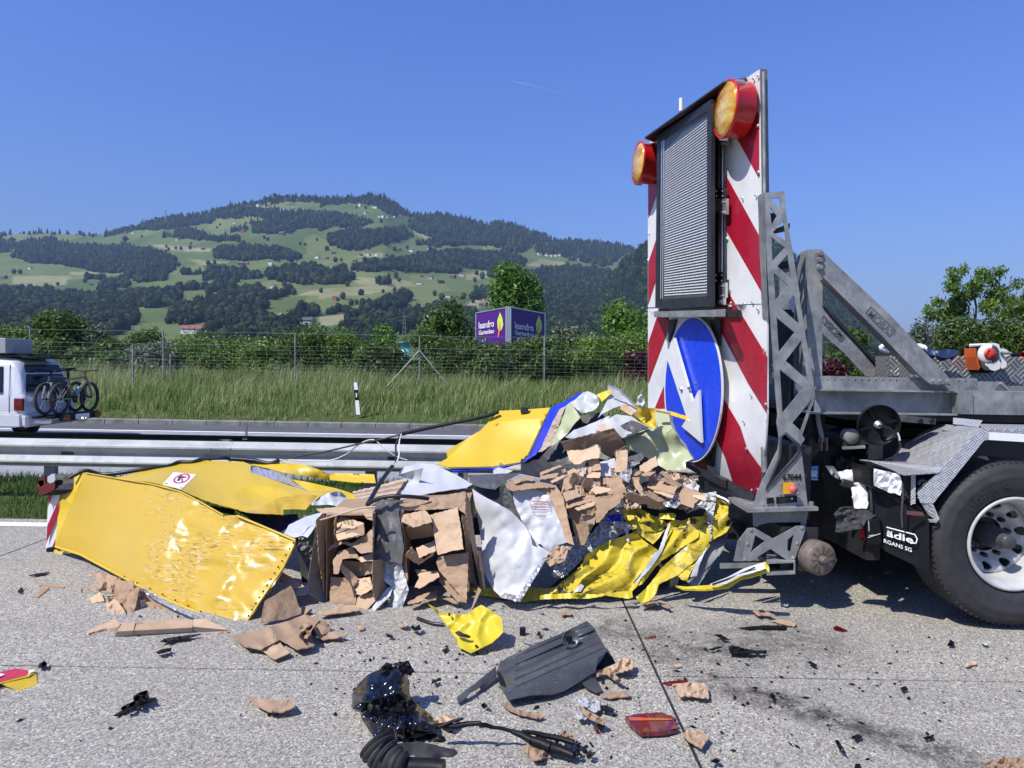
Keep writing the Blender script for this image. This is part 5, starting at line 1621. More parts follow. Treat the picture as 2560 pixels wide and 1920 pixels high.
# dished beacon base with hub
c_ = P(*q(7,935,175),4.70)
ax = Vector((.12,1,.12)).normalized()
o = MB().lathe([(.03,.03),(.05,.035),(.06,.02),(.118,.045),(.128,.01),(.135,-.006),(.138,.0),(.137,.02),(.12,.055),(.06,.08),(1e-4,.08)], c_, ax, 40).put('dish', M_black, TK)
MB().lathe([(1e-4,-.01),(.016,-.01),(.018,.012),(.026,.014),(.026,.03)], c_, ax, 20).put('dish_hub', M_alu, o)
e1 = ax.orthogonal().normalized()
e2 = ax.cross(e1)
for a in (.5,1.9,3.6,4.9):
    d_ = e1 * cos(a) + e2 * sin(a)
    MB().box(c_ + d_ * .085 + ax * .028,.07,.012,.03, d_, d_.cross(ax), ax).put('dish_rib', M_black, o)
cb_ = [P(*q(7,x,y),d) for x,y,d in ((930,178,4.68),(1000,190,4.66),(1060,240,4.66),(1082,320,4.68),(1050,385,4.72),(985,412,4.76),(900,418,4.85))]
MB().tube(cb_, .008,7).put('dish_cable', M_cable, o)
MB().tube([P(*q(7, x, y),4.64) for x, y in ((1063,228),(1072,250),(1078,280))],.006,6).put('cable_tag', M_cablew, o)
# mudguard
near,farD = 4.43,5.05
def mg(name,pts,mat=M_chk,th=.006):
    return slab_of([P(*q(26,x,y),d) for x,y,d in pts],[(0,i,i + 1) for i in range(1,len(pts) - 1)],th).put(name,mat,TK)
mg('mudguard_slope', [(1640,350, near),(1065,298, farD),(840,430, farD - .05),(620,605, farD - .1),(480,742, farD - .12),(660,770,4.8),(1150,850, near),(1400,600, near)])
mg('mudguard_slope', [(1150,850, near),(820,1120, near + .05),(830,1240, near),(990,1200, near)])
mg('mudguard_lip', [(1640,348, near - .005),(1722,400, near - .02),(1722,500, near - .02),(1660,510, near - .02),(1020,1300, near - .02),(860,1290, near - .01),(820,1170, near),(1000,1120, near - .005)])
mg('mudguard_top', [(1640,346, near),(1600,300, near + .25),(2700,318, near + .25),(2700,420, near),(1700,378, near)])
mg('mudguard_edge', [(1640,350, near - .004),(2700,395, near - .004),(2700,440, near - .004),(1715,405, near - .004)])
mg('mudguard_rail', [(1722,405, near - .02),(2700,450, near - .02),(2700,560, near - .02),(1722,502, near - .02)], M_white)
mg('mudguard_step', [(1272,222,4.75),(1640,255,4.7),(1590,345,4.68),(1272,300,4.73)])
mg('patch_plate', [(1180,305,4.83),(1510,345,4.6),(1425,418,4.56),(1125,375,4.78)], M_chk, .004)
mg('mudguard_toe', [(1015,1300, near - .02),(1100,1500, near - .02),(1075,1530, near - .02),(950,1430, near),(860,1280, near)])
mg('toe_lip', [(955,1500, near - .01),(1090,1510, near - .03),(1060,1545, near - .02),(960,1535, near)], M_alu)
# step plate,lamp box,skirt
mg('step_plate', [(95,748,4.85),(640,756,4.85),(1150,850, near),(1095,905, near - .01),(660,935, near - .03),(225,772,4.7)], M_chk, .008)
hx([(220,850),(640,940),(640,1320),(240,1090)],4.5,4.75, 'lamp_box', M_black, cr=26)
rnd_ = random.Random(4)
patch([(x, y, 4.46) for x, y in Q(26,(278,862),(470,905),(604,940),(640,1085),(606,1202),(540,1170),(480,1170),(280,1075))],.003, step=9, crease=.035, cs=13, seed=4).put('crumpled_reflector', M_white, TK)
hx([(640,945),(740,950),(745,1300),(640,1230)],4.5,4.7, 'lamp_side', M_rubber, cr=26)
mg('bracket_strip', [(745,935,4.46),(800,930,4.46),(800,1300,4.44),(735,1320,4.46)], M_chk)
for pts in ([(632,1040,4.42),(640,1200,4.41),(622,1420,4.41),(632,1600,4.42)],[(232,1050,4.55),(240,1200,4.55),(250,1390,4.56)],[(215,610,4.8),(255,660,4.8),(270,750,4.8)]):
    MB().tube([P(*q(26, x, y), d) for x, y, d in pts],.006,6).put('hanging_cable', M_grey, TK)
MB().tube([P(*q(26, x, y),4.45) for x, y in ((838,1060),(850,1025),(895,1005),(940,1030),(900,1060),(905,1110))],.010,7).put('hose_loop', M_grey, TK)
sk = [(890,600,4.6),(1090,680,4.48),(1280,800,4.42),(1282,1192,4.42),(985,1050,4.5),(860,960,4.6)]
slab_of([P(*q(7, x, y), d) for x, y, d in sk],[(0, i, i + 1) for i in range(1,5)],.03).put('side_skirt', M_black, TK)
mg('skirt_reflector', [(690,1395,4.40),(890,1410,4.40),(905,1460,4.40),(690,1440,4.40)], simple('dull_red_trim', (.13,.05,.05),.6))
ks = Plane(P(*q(7,1090,680),4.48),P(*q(7,1280,800),4.42),P(*q(7,985,1050),4.5))
def k7(x,y,o=.006): return ks(*q(7,x,y),o)
Y7 = Vector((0,0,1))
text('lettering', 'ädle', M_white, k7(986,940), k7(1170,992) - k7(986,940), Y7,.040, TK, .001,(k7(1170,992) - k7(986,940)).length, .02)
text('lettering', 'RGANS SG', M_white, k7(966,985), k7(1160,1052) - k7(966,985), Y7,.024, TK, .001,(k7(1160,1052) - k7(966,985)).length, .012)
MB().tube([k7(x, y) for x, y in ((985,880),(1080,905),(1180,930),(1198,960),(1190,990),(1150,990))],.0045,5).put('lettering_frame', M_white, TK)
# wheel
wc = P(2541,1362,4.43)
ax = Vector((0,1,0))
WH = bpy.data.objects.new('wheel', None)
R_ = .522
prof_t = [(R_ * .57,.03),(R_ * .62,.005),(R_ * .72,-.012),(R_ * .80,-.014),(R_ * .82,-.018),(R_ * .84,-.014),(R_ * .90,-.008),(R_ * .93,-.004),(R_ * .945,.004),(R_ * .97,.016),(R_ * .99,.03),(R_,.05)]
tread = []
for k in range(4):
    y = .06 + k * .055
    tread += [(R_,y),(R_,y + .042),(R_ * .972,y + .044),(R_ * .972,y + .053)]
prof_t += tread + [(R_,.29),(R_ * .97,.32),(R_ * .8,.34),(R_ * .57,.30)]
wh = MB().lathe(prof_t, wc, ax, 84).put('wheel', M_rubber, TK)
m = MB()
for k in range(84):
    a = 2 * pi * k / 84
    d_ = Vector((cos(a),0,sin(a)))
    m.box(wc + d_ * (R_ * .985) + ax * .035,.012,.035,.014,d_.cross(ax),ax,d_)
tag(m.put('shoulder_notches', M_rubber, wh), kind='stuff')
rim = [(R_ * .56,.03),(R_ * .575,.012),(R_ * .555,.002),(R_ * .53,.012),(R_ * .525,.03),(R_ * .50,.045),(R_ * .478,.10),(R_ * .47,.24)]
MB().lathe(rim, wc, ax, 56).put('rim', M_rim, wh)
# dished disc with hand holes
m = MB()
n = 80
hole_n = 10
def dish(u): return .16 + (.09 - .16) * (1 - u) if u > .5 else .125 - .02 * (.5 - u)
rad0,rad1 = R_ * .22,R_ * .465
V2,T2 = fill([(cos(2 * pi * i / n) * rad1,sin(2 * pi * i / n) * rad1) for i in range(n)],[[(cos(2 * pi * i / 40) * rad0,sin(2 * pi * i / 40) * rad0) for i in range(40)]] + [[(cos(2 * pi * (k + .3) / hole_n) * R_ * .385 + cos(2 * pi * j / 14) * .031,sin(2 * pi * (k + .3) / hole_n) * R_ * .385 + sin(2 * pi * j / 14) * .031) for j in range(14)] for k in range(hole_n)],[(cos(a) * r_k,sin(a) * r_k) for r_k in (R_ * .27,R_ * .31,R_ * .45) for a in np.linspace(0,2 * pi,40,endpoint=False)])
def dz(x,y):
    r_k = hypot(x,y) / R_
    return float(np.interp(r_k,[.2,.28,.32,.40,.465],[.30,.295,.27,.215,.23]))
slab_of([wc + Vector((x, dz(x, y), y)) for x, y in V2], T2,.012, None, True).put('wheel_disc', M_rim, wh)
MB().lathe([(1e-4,.055),(.042,.057),(.046,.066),(.046,.14),(.07,.155),(.075,.31)], wc, ax, 28).put('hub', M_grey, wh)
for k in range(10):
    a = 2 * pi * k / 10 + .2
    MB().lathe([(1e-4,.25),(.014,.252),(.016,.26),(.016,.3)], wc + Vector((cos(a) * .135,0, sin(a) * .135)), ax, 8).put('wheel_nut', M_blackm, wh)
MB().lathe([(R_ * .44,.33),(1e-4,.33)], wc, ax, 30, False).put('brake_drum', M_blackm, wh)
for k in range(6):
    pass
# raised words on the sidewall
def arc_text(s_,r_k,a0,da,h):
    for k,ch in enumerate(s_):
        if ch == ' ': continue
        a = a0 - k * da
        d_ = Vector((cos(a),0,sin(a)))
        text('sidewall_lettering', ch, M_rubber, wc + d_ * r_k * R_ + Vector((0,-.0145,0)), d_.cross(Vector((0,-1,0))) * -1 if False else Vector((sin(a),0,-cos(a))), d_, h, wh, .004)
arc_text('RW-STEER A2', .70,2.55,.075,.035)
# far wheels and second axle,in shadow under the truck
MB().lathe([(.3,0),(.48,.01),(.522,.05),(.522,.28),(.48,.32),(.3,.32)],(wc.x + .1,6.3,.525), ax, 40).put('wheel', M_rubber, TK)

# things hanging from or lying on the truck
o = patch([(x,y,d) for x,y,d in Q(25,(925,735,4.62),(985,665,4.62),(1100,670,4.6),(1250,690,4.58),(1355,745,4.52),(1300,775,4.5),(1240,800,4.5),(1205,880,4.52),(1100,890,4.55),(1020,915,4.58),(940,905,4.6),(958,800,4.62))],.012,step=8,jag=1.2,dent=.05,ds=40,crease=.03,cs=9,ang=1.3,asp=.25,seed=3)
o.put('torn_rubber_flap', M_rubber, th=('torn ribbed black rubber flap hanging beside the smashed tail lamp box', 'rubber flap'))
T = thing('lamp_pod', P(*q(25,1310,920),4.5), 'broken black lamp pod with red lens edge under the torn rubber flap', 'lamp')
m = MB()
A = [P(*q(25,x,y),4.47) for x,y in ((1262,790),(1380,770),(1385,1042),(1262,1020))]
B_ = [P(*q(25,x,y),4.62) for x,y in ((1225,790),(1410,800),(1440,1000),(1240,990))]
m.hexa(A, B_).put('housing', M_black, T, bev=.006)
A = [P(*q(25,x,y),4.55) for x,y in ((1195,890),(1230,880),(1232,970),(1185,965))]
MB().hexa(A, [v + Vector((.03,.05,0)) for v in A]).put('red_lens', M_lensr, T)
for pts in ([(1262,965),(1385,925)],[(1275,945),(1330,938)],[(1270,800),(1275,900)]):
    MB().tube([P(*q(25, x, y),4.465) for x, y in pts],.002,4).put('scratch', M_whited, T)
patch(Q(25,(970,318,4.75),(1060,292,4.75),(1150,300,4.74),(1215,322,4.74),(1250,360,4.74),(1190,425,4.74),(1090,425,4.74),(1000,395,4.75)),.01, step=5, jag=.9, crease=.012, cs=26, dent=.04, ds=30, seed=8, smooth=True).put('torn_padding', M_whited, th=('flat piece of torn white padding on the bent bumper bracket', 'padding'))
patch(Q(25,(1100,440,4.66),(1160,420,4.66),(1225,440,4.64),(1258,530,4.62),(1265,640,4.6),(1250,678,4.6),(1130,672,4.62),(1110,540,4.64)),.012, step=5, jag=1.2, crease=.012, cs=18, dent=.03, ds=30, seed=9, smooth=True).put('torn_padding', M_whited, th=('tall strip of torn white padding hanging above the rubber flap', 'padding'))
patch(Q(25,(848,256,4.85),(920,262,4.85),(985,330,4.85),(975,390,4.85),(900,345,4.85)),.004, step=7, crease=.03, cs=14, seed=10).put('bent_metal_sheet', M_galv, th=('small bent shiny sheet left of the white padding', 'metal sheet'))
MB().lathe([(.02,0),(.028,.01),(.028,.07),(.02,.08),(.02,.13),(1e-4,.13)], P(*q(25,990,415),4.7),(1,-.1,-.25),6, False).put('loose_bolt', M_blackm, th=('big dark bolt sticking out between the white padding pieces', 'bolt'))
# engine of the brushcutter
def S27(x,y,d): return P(*q(27,x,y),d)
T = thing('brushcutter', S27(1050,1300,5.85), 'orange and white brushcutter engine lying on the tread-plate box', 'brushcutter')
d = 5.86
plate(Q(27,(862,1060),(975,1120),(985,1180),(950,1190),(935,1260),(905,1318),(868,1160)), lambda x, y: P(x, y, d),.14, back=(0,1,0)).put('orange_cover', simple('orange_plastic', (.55,.10,.02),.4), T, bev=.004)
for k in range(6): MB().box(S27(885 + k * 11,1105 + k * 5, d - .003),.004,.008,.05).put('vent_slot', M_black, T)
plate(Q(27,(905,1318),(935,1260),(985,1230),(1015,1280),(1055,1320),(1140,1325),(1000,1350),(912,1345)), lambda x, y: P(x, y, d + .03),.1, back=(0,1,0)).put('fuel_guard', M_black, T)
plate(Q(27,(865,1050),(950,1032),(980,1050),(978,1100),(870,1060)), lambda x, y: P(x, y, d + .02),.1, back=(0,1,0)).put('filter_cover', M_black, T)
M_enw = simple('off_white_plastic', (.70,.68,.63),.4, var=.06)
plate(Q(27,(975,1005),(1080,1000),(1140,1015),(1150,1050),(1160,1070),(1200,1065),(1270,1110),(1275,1150),(1230,1165),(1230,1270),(1190,1300),(1160,1290),(1160,1200),(1000,1195),(960,1150),(985,1085)), lambda x, y: P(x, y, d - .03),.2, back=(0,1,0)).put('engine_shroud', M_enw, T, bev=.012)
plate(Q(27,(978,1218),(1040,1205),(1140,1200),(1165,1240),(1150,1300),(1090,1326),(1040,1310),(1010,1272),(985,1260)), lambda x, y: P(x, y, d - .06),.16, back=(0,1,0)).put('fuel_tank', M_enw, T, bev=.014)
c_ = S27(1005,1132,d - .03)
st = MB().lathe([(.082,.0),(.085,-.01),(.08,-.03),(.05,-.035)], c_, (0,1,0),28).put('starter_cover', M_enw, T)
MB().lathe([(.05,-.036),(.048,-.042),(1e-4,-.044)], c_, (0,1,0),24).put('starter_badge', simple('badge_red', (.6,.05,.03),.4), st)
for k in range(14):
    a = -1.2 + k * .19
    dd = Vector((cos(a),0,sin(a)))
    MB().box(c_ + dd * .066 + Vector((0,-.034,0)),.03,.004,.006, dd, (0,1,0), dd.cross(Vector((0,1,0)))).put('vent_slot', M_black, st)
text('lettering', 'STIHL', M_black, c_ + Vector((-.034,-.045,-.028)), Vector((.45,0,.9)), Vector((-.9,0,.45)),.018, st, .001,.07)
MB().tube([S27(1250,1135, d), S27(1430,1140, d - .02), S27(1800,1150, d - .1)],.017,10).put('drive_tube', M_black, T)
MB().tube([S27(1160,1105, d - .04), S27(1210,1120, d - .06), S27(1280,1120, d - .05)],.012,8).put('throttle_link', M_galv, T)
MB().lathe([(.03,0),(.03,.05),(1e-4,.05)], S27(1405,1138, d - .05),(1,0,0),12).put('orange_collar', simple('orange_collar', (.7,.15,.04),.4), T)
# bag,strap on the box
patch(Q(27,(240,1070,5.9),(330,1075,5.85),(430,1085,5.85),(560,1070,5.85),(640,1085,5.85),(690,1100,5.85),(620,1150,5.8),(560,1180,5.8),(480,1170,5.8),(330,1130,5.85)),.05, step=6, crease=.04, cs=22, dent=.05, ds=30, seed=11, smooth=True).put('tarpaulin_bundle', M_navy, th=('dark blue plastic tarpaulin bundle slumped over the tread-plate box', 'tarpaulin'))
MB().tube([P(*q(6, x, y), dd) for x, y, dd in ((1130,970,6.3),(1090,975,6.25),(1055,965,6.22),(1050,945,6.22),(1080,928,6.22),(1125,935,6.25),(1160,955,6.3))],.02,7).put('strap_loop', M_white, th=('white strap loop standing on the deck behind the braces', 'strap'))
MB().tube([P(*q(6, x, y), dd) for x, y, dd in ((1310,935,6.3),(1345,935,6.25),(1385,945,6.25),(1395,958,6.25))],.02,7).put('strap_loop', M_white, th=('short white strap end beside the dark blue bundle', 'strap'))

# ---------------------------------------------------------------- silver van with two bicycles on the far carriageway
VN = 15.8                      # near side
M_van = simple('van_silver', (.56,.57,.59),.35, metal=.1, var=.05, scale=2, coat=.5)
M_vang = simple('van_glass', (.012,.018,.02),.12, coat=0, spec=.25)
zr = -.28
VX = P(51,900,VN).x          # rear corner
T = thing('van', (VX - 2.2, VN + .9, zr), 'silver van with roof box driving left on the far carriageway', 'van')
L_,Wv,Hv = 4.7,1.80,1.93
# body as rings along the length: (x from rear,half-width scale,roof z,tumblehome)
def ring(x,zlo,zhi,inset):
    w0 = Wv / 2
    pr = [(-w0 + .05,zlo),(-w0,zlo + .18),(-w0,1.02),(-w0 + .02,1.08),(-w0 + inset * .7,zhi - .16),(-w0 + inset,zhi - .07),(-w0 + inset + .12,zhi),(w0 - inset - .12,zhi),(w0 - inset,zhi - .07),(w0 - inset * .7,zhi - .16),(w0 - .02,1.08),(w0,1.02),(w0,zlo + .18),(w0 - .05,zlo)]
    return [Vector((VX + x,VN + w0 + y,zr + z)) for y,z in pr]
rings = [ring(x,a,b_,i) for x,a,b_,i in ((.10,.42,1.05,.03),(.02,.40,1.10,.03),(-.05,.36,1.55,.10),(-.16,.34,1.80,.14),(-.30,.33,1.88,.15),(-.9,.33,Hv,.15),(-2.6,.33,Hv,.15),(-3.4,.33,1.82,.2),(-3.9,.35,1.2,.12),(-4.5,.4,.95,.1),(-4.68,.45,.8,.15))]
# keep the tailgate sheer: rear rings share x per height
for v in rings[0]:
    pass
k_ = len(rings[0])
m = MB()
Vv = [v for r_ in rings for v in r_]
m.add(Vv,[(i * k_ + j,i * k_ + (j + 1) % k_,(i + 1) * k_ + (j + 1) % k_,(i + 1) * k_ + j) for i in range(len(rings) - 1) for j in range(k_)] + [tuple(range(k_)),tuple(range((len(rings) - 1) * k_,len(rings) * k_))],True)
m.put('body', M_van, T)
def vp(x,y,z): return Vector((VX + x,VN + y,zr + z))
# rear glass on the slanted tailgate,side windows,trim
rg = [vp(.035,.16,1.14),vp(.035,Wv - .16,1.14),vp(-.135,Wv - .30,1.74),vp(-.135,.30,1.74)]
off = Vector((.045,0,.012))
MB().hexa([v + off * .6 for v in rg],[v - off for v in rg]).put('rear_window', M_vang, T)
for (x0,x1) in ((-.42,-1.75),(-1.85,-3.0)):
    s_ = [vp(x0,-.004,1.12),vp(x1,-.004,1.12),vp(x1,.095,1.70),vp(x0 - .03,.095,1.70)]
    MB().hexa([v + Vector((0,-.012,0)) for v in s_],[v + Vector((0,.05,0)) for v in s_]).put('side_window', M_vang, T)
for y in (.0,Wv):
    MB().box(vp(-.02, y + (.03 if y == 0 else -.03),.86),.22,.16,.28).put('tail_lamp', M_lensr, T, bev=.02)
MB().box(vp(.08, Wv / 2,.50),.16, Wv + .02,.30).put('rear_bumper', M_van, T, bev=.05)
MB().box(vp(-1.3,.0,.50),2.6,.05,.28).put('sill', M_van, T, bev=.015)
MB().box(vp(-1.3,-.012,.66),2.5,.02,.02).put('side_moulding', M_whited, T)
MB().tube([vp(-.25,-.006,.45), vp(-.25,-.006,1.1), vp(-.30,.10,1.75)],.006,5).put('door_gap', M_black, T)
MB().lathe([(1e-4,.002),(.06,.002),(.06,0)], vp(.105,.32,.84),(1,0,0),18, False).put('country_badge', M_whited, T)
text('lettering', 'CH', M_black, vp(.109,.275,.81),(0,1,0),(0,0,1),.05, T, .001,.085)
for x in (-.95,-3.75):
    for y in (.1,Wv - .3):
        w_ = MB().lathe([(.19,.02),(.25,.0),(.31,.01),(.325,.04),(.325,.19),(.2,.2)], vp(x, y - .06,.325),(0,1,0),28).put('wheel', M_rubber, T)
        MB().lathe([(.2,.03),(.17,.05),(.05,.04),(1e-4,.04)], vp(x, y - .06,.325),(0,1,0),20).put('rim', M_galv2, w_)
MB().box(vp(-.2,.4, Hv + .03),2.6,.06,.04).put('roof_bar', M_black, T)
MB().box(vp(-1.2, Wv / 2, Hv + .04),2.4,1.3,.05).put('roof_rack', M_black, T)
MB().box(vp(.02, Wv / 2, Hv - .02),.35,1.3,.04).put('roof_spoiler', M_black, T)
B_ = MB().box(vp(-1.35,.55, Hv + .24),1.9,.9,.34).put('roof_box', M_chk, th=('aluminium tread-plate box strapped on the roof of the van', 'roof box'), bev=.01)
MB().box(vp(-.7,.085, Hv + .24),.05,.03,.3).put('box_clasp', M_drum, B_) if False else None
# carrier
CR = thing('bicycle_carrier', vp(.5,1.0,.5), 'dark rear bicycle carrier with red lamps on the tow bar of the van', 'bicycle carrier')
MB().tube([vp(.12,.8,.48), vp(.5,.8,.5), vp(1.0,.8,.5)],.05,8).put('tow_arm', M_alu, CR)
MB().box(vp(.28,.25,.47),.5,.1,.1).put('end_arm', M_white, CR, bev=.03)
for dx in (.34,.66): MB().box(vp(dx, Wv / 2,.58),.12, Wv + .1,.05).put('wheel_tray', M_black, CR)
MB().box(vp(.78, Wv / 2,.56),.10,1.5,.16).put('lamp_board', M_black, CR, bev=.03)
for y in (.30, Wv - .30): MB().box(vp(.84, y, .56),.03,.24,.12).put('red_lamp', M_lensr, CR)
MB().box(vp(.84, Wv / 2,.56),.012,.52,.11).put('number_plate', M_whited, CR)
MB().tube([vp(.6,.8,.6), vp(.6,.8,1.2), vp(.6,.95,1.3)],.02,7).put('holding_arm', M_black, CR)
def bicycle(x,flip,fr_mat,label,tilt=.0):
    """wheels stand across the carrier; y runs along the bicycle"""
    o0 = vp(x,.9,.62)
    B = thing('bicycle', o0, label, 'bicycle', None)
    s_ = -1 if flip else 1
    def b(y,z,dx=0.0): return o0 + Vector((dx + z * tilt,s_ * y,z))
    rw,fw = b(-.56,.36),b(.58,.36)
    for c_ in (rw,fw):
        w_ = MB().tube([c_ + Vector((0, cos(a) * .335, sin(a) * .335)) for a in np.linspace(0,2 * pi, 40, endpoint=False)],.038,7, closed=True).put('wheel', M_rubber, B)
        MB().tube([c_ + Vector((0, cos(a) * .305, sin(a) * .305)) for a in np.linspace(0,2 * pi, 40, endpoint=False)],.010,5, closed=True).put('rim', M_black, w_)
        m = MB()
        for k in range(14):
            a = 2 * pi * k / 14
            m.tube([c_ + Vector((.02 * (-1) ** k,0,0)),c_ + Vector((0,cos(a) * .305,sin(a) * .305))],.002,3,False,False)
        tag(m.put('spokes', M_alu, w_), kind='stuff')
        MB().lathe([(.035,-.04),(.035,.04)], c_, (1,0,0),12).put('hub', M_black, w_)
        MB().lathe([(.085,.035),(.06,.035)], c_, (1,0,0),20, False).put('brake_disc', M_alu, w_)
    bb,st_,hd,hd2 = b(-.10,.34),b(-.26,.80),b(.40,.86),b(.44,.74)
    m = MB()
    for a,c_,r_k in ((bb,st_,.032),(st_,hd,.030),(bb,hd2,.044),(hd,hd2,.04)): m.tube([a,c_],r_k,8)
    for dx in (-.05,.05):
        m.tube([bb + Vector((dx,0,0)),rw + Vector((dx,0,0))],.014,6)
        m.tube([b(-.22,.68) + Vector((dx * .5,0,0)),rw + Vector((dx,0,0))],.012,6)
    m.put('frame', fr_mat, B)
    m = MB()
    for dx in (-.065,.065): m.tube([hd2 + Vector((dx,0,-.02)),fw + Vector((dx,0,0))],[.034,.024],8)
    m.box(hd2 + Vector((0,0,-.03)),.16,.05,.04)
    m.put('fork', M_galv2, B)
    MB().tube([st_, b(-.30,1.0)],.016,7).put('seat_post', M_black, B)
    sp = b(-.31,1.02)
    MB().hexa([sp + Vector((-.07,-s_ * .14,0)), sp + Vector((.07,-s_ * .14,0)), sp + Vector((.02, s_ * .14,.0)), sp + Vector((-.02, s_ * .14,.0))],[sp + Vector((-.06,-s_ * .13,.05)), sp + Vector((.06,-s_ * .13,.05)), sp + Vector((.015, s_ * .13,.03)), sp + Vector((-.015, s_ * .13,.03))]).put('saddle', M_black, B)
    hb = b(.36,.98)
    MB().tube([hd, hb],.02,7).put('stem', M_redp if not flip else M_black, B)
    MB().tube([hb + Vector((-.38,-s_ * .06,.03)), hb + Vector((-.16,-s_ * .02,.02)), hb, hb + Vector((.16,-s_ * .02,.02)), hb + Vector((.38,-s_ * .06,.03))],.014,7).put('handlebar', M_black, B)
    cr = MB().lathe([(.09,-.005),(.09,.005),(.02,.005)], bb + Vector((.06,0,0)),(1,0,0),20, False).put('chainring', M_black, B)
    MB().tube([bb + Vector((.08,0,0)), bb + Vector((.08, s_ * .1,-.14))],.012,6).put('crank', M_black, B)
    MB().tube([bb + Vector((-.08,0,0)), bb + Vector((-.08,-s_ * .1,.14))],.012,6).put('crank', M_black, B)
    MB().tube([b(.05,.46), b(.16,.60)],.036,9).put('bottle', simple('bottle_blue', (.12,.35,.55),.3), B)
M_bk1 = simple('bike_dark_paint', (.03,.035,.05),.3, coat=.4)
M_bk2 = simple('bike_olive_paint', (.16,.15,.10),.3, coat=.4)
bicycle(.34, True, M_bk1, 'dark mountain bicycle nearest the tailgate of the van')
bicycle(.66, False, M_bk2, 'olive mountain bicycle with red stem, outermost on the van carrier')
# ---------------------------------------------------------------- the crushed yellow cushion: left rear box
def flat(cr,pts,d,tx=0.0,ty=0.0):
    """pixels of a crop -> outline with depth; tx, ty = metres per 100 px of the photograph"""
    p = Q(cr,*[a[:2] for a in pts])
    cx,cy = sum(a[0] for a in p) / len(p),sum(a[1] for a in p) / len(p)
    return [(x,y,d + tx * (x - cx) / 100 + ty * (y - cy) / 100) for x,y in p]
def gy(px,py,z=0.0): return G(px,py,z).y
def sm(a,b,x): return max(0.0,min(1.0,(x - a) / (b - a)))

WR = thing('crash_cushion', (-2.0,5.6,0), 'crushed yellow rear box of the crash cushion with tail lamp and no-drilling sticker', 'crash cushion')
def sdist(x,y,ln):
    """distance to a fold line, positive to its right, and how far along"""
    best = (1e9,0,0)
    for i in range(len(ln) - 1):
        (ax_,ay_),(bx_,by_) = ln[i],ln[i + 1]
        L2 = (bx_ - ax_) ** 2 + (by_ - ay_) ** 2
        t_ = max(0,min(1,((x - ax_) * (bx_ - ax_) + (y - ay_) * (by_ - ay_)) / L2))
        dd = hypot(x - ax_ - t_ * (bx_ - ax_),y - ay_ - t_ * (by_ - ay_))
        if dd < best[0]: best = (dd,1 if (bx_ - ax_) * (y - ay_) - (by_ - ay_) * (x - ax_) < 0 else -1,(i + t_) / (len(ln) - 1))
    return best
FOLD = [(490,1244),(440,1308),(430,1336),(398,1410)]
FOLD2 = [(626,1352),(590,1420),(536,1502)]
FOLD4 = [(600,1352),(480,1480)]
FOLD3 = [(372,1290),(345,1370)]
def side_dents(x,y):
    k = sm(370,470,x + (y - 1350) * .35)
    r_ = .030 * noise.noise((x / 46,y / 36,2)) + .007 * noise.noise((x / 18,y / 18,6)) + .012 * fold(x / 60,y / 44,3.3)
    v = k * r_ + (1 - k) * .012 * noise.noise((x / 90,y / 60,1))
    dd,sg,t_ = sdist(x,y,FOLD)
    v -= .085 * (1 - .45 * t_) * (math.exp(-dd / 45) if sg < 0 else math.exp(-dd / 20))
    dd,sg,t_ = sdist(x,y,FOLD2)
    v -= .03 * math.exp(-dd / 11)
    dd,sg,t_ = sdist(x,y,FOLD3)
    v -= .018 * (math.exp(-dd / 26) if sg < 0 else math.exp(-dd / 10))
    for (cx_,cy_,r0) in ((466,1352,17),(496,1350,15),(452,1378,14),(572,1330,20)):
        v += .022 * max(0,1 - hypot((x - cx_) / r0,(y - cy_) / r0 * 1.2) ** 2)
    return v
side = Q(1,(592,226,5.85),(500,420,5.85),(385,715,5.82),(386,745,5.82),(560,800,5.6),(830,945,5.15),(1100,1090,4.8),(1400,1215,4.52),(1620,1305,4.36),(1692,1286,4.38),(1750,1205,4.42),(1800,1120,4.46),(1900,1000,4.53),(1960,890,4.6),(2036,740,4.74),(2046,690,4.78),(1830,600,4.92),(1640,520,5.02),(1540,522,5.05),(1440,462,5.15),(1345,405,5.3),(1240,352,5.42),(1150,322,5.52),(1050,303,5.6),(800,262,5.75))
sp_ = patch(side,.004,step=9,jag=.5,fn=side_dents,smooth=True,seed=2)
sp_.put('side_panel', M_yelS, WR)
# folded rims of the side panel
def rim(pts,w_,name,mat,par,dd=-.012):
    p3 = [P(x,y,sp_.df(x,y) + dd) for x,y in pts]
    MB().tube(p3,w_,6).put(name,mat,par)
rim([(x, y) for x, y in Q(1,(386,738),(560,792),(830,937),(1100,1082),(1400,1207),(1615,1297))],.011, 'rolled_rim', M_yel, WR)
rim([(x, y) for x, y in Q(1,(595,228),(800,264),(1050,305),(1240,354),(1340,404),(1440,460),(1545,520))],.006, 'seam', M_yel, WR)
rim([(x, y) for x, y in Q(1,(1690,1280),(1800,1112),(1955,885),(2030,735),(2040,692),(1830,603),(1640,524))],.008, 'rolled_rim', M_yel, WR)
for k in range(14):
    x,y = Q(1,(420 + k * 88,752 + k * 40))[0]
    x2,y2 = Q(1,(1690 + k * 26,1262 - k * 42))[0]
    for (a,b_) in ((x,y),(x2,y2)):
        MB().lathe([(1e-4,.003),(.006,.002),(.007,0)], P(a, b_ - 2, sp_.df(a, b_) - .02),(0,-1,.3),7, False).put('rivet', M_blackm, WR)
def top_dents(x,y):
    # a soft dish pressed into the lid
    u,v = (x - 655) / 72,(y - 1243 + (x - 655) * -.02) / 26
    e = 1 - u * u - v * v
    return .08 * max(0,e) - .03 * math.exp(-abs((y - 1252) + (x - 620) * .16) / 14) * sm(560,600,x) + .02 * noise.noise((x / 60,y / 30,4)) * sm(560,640,x)
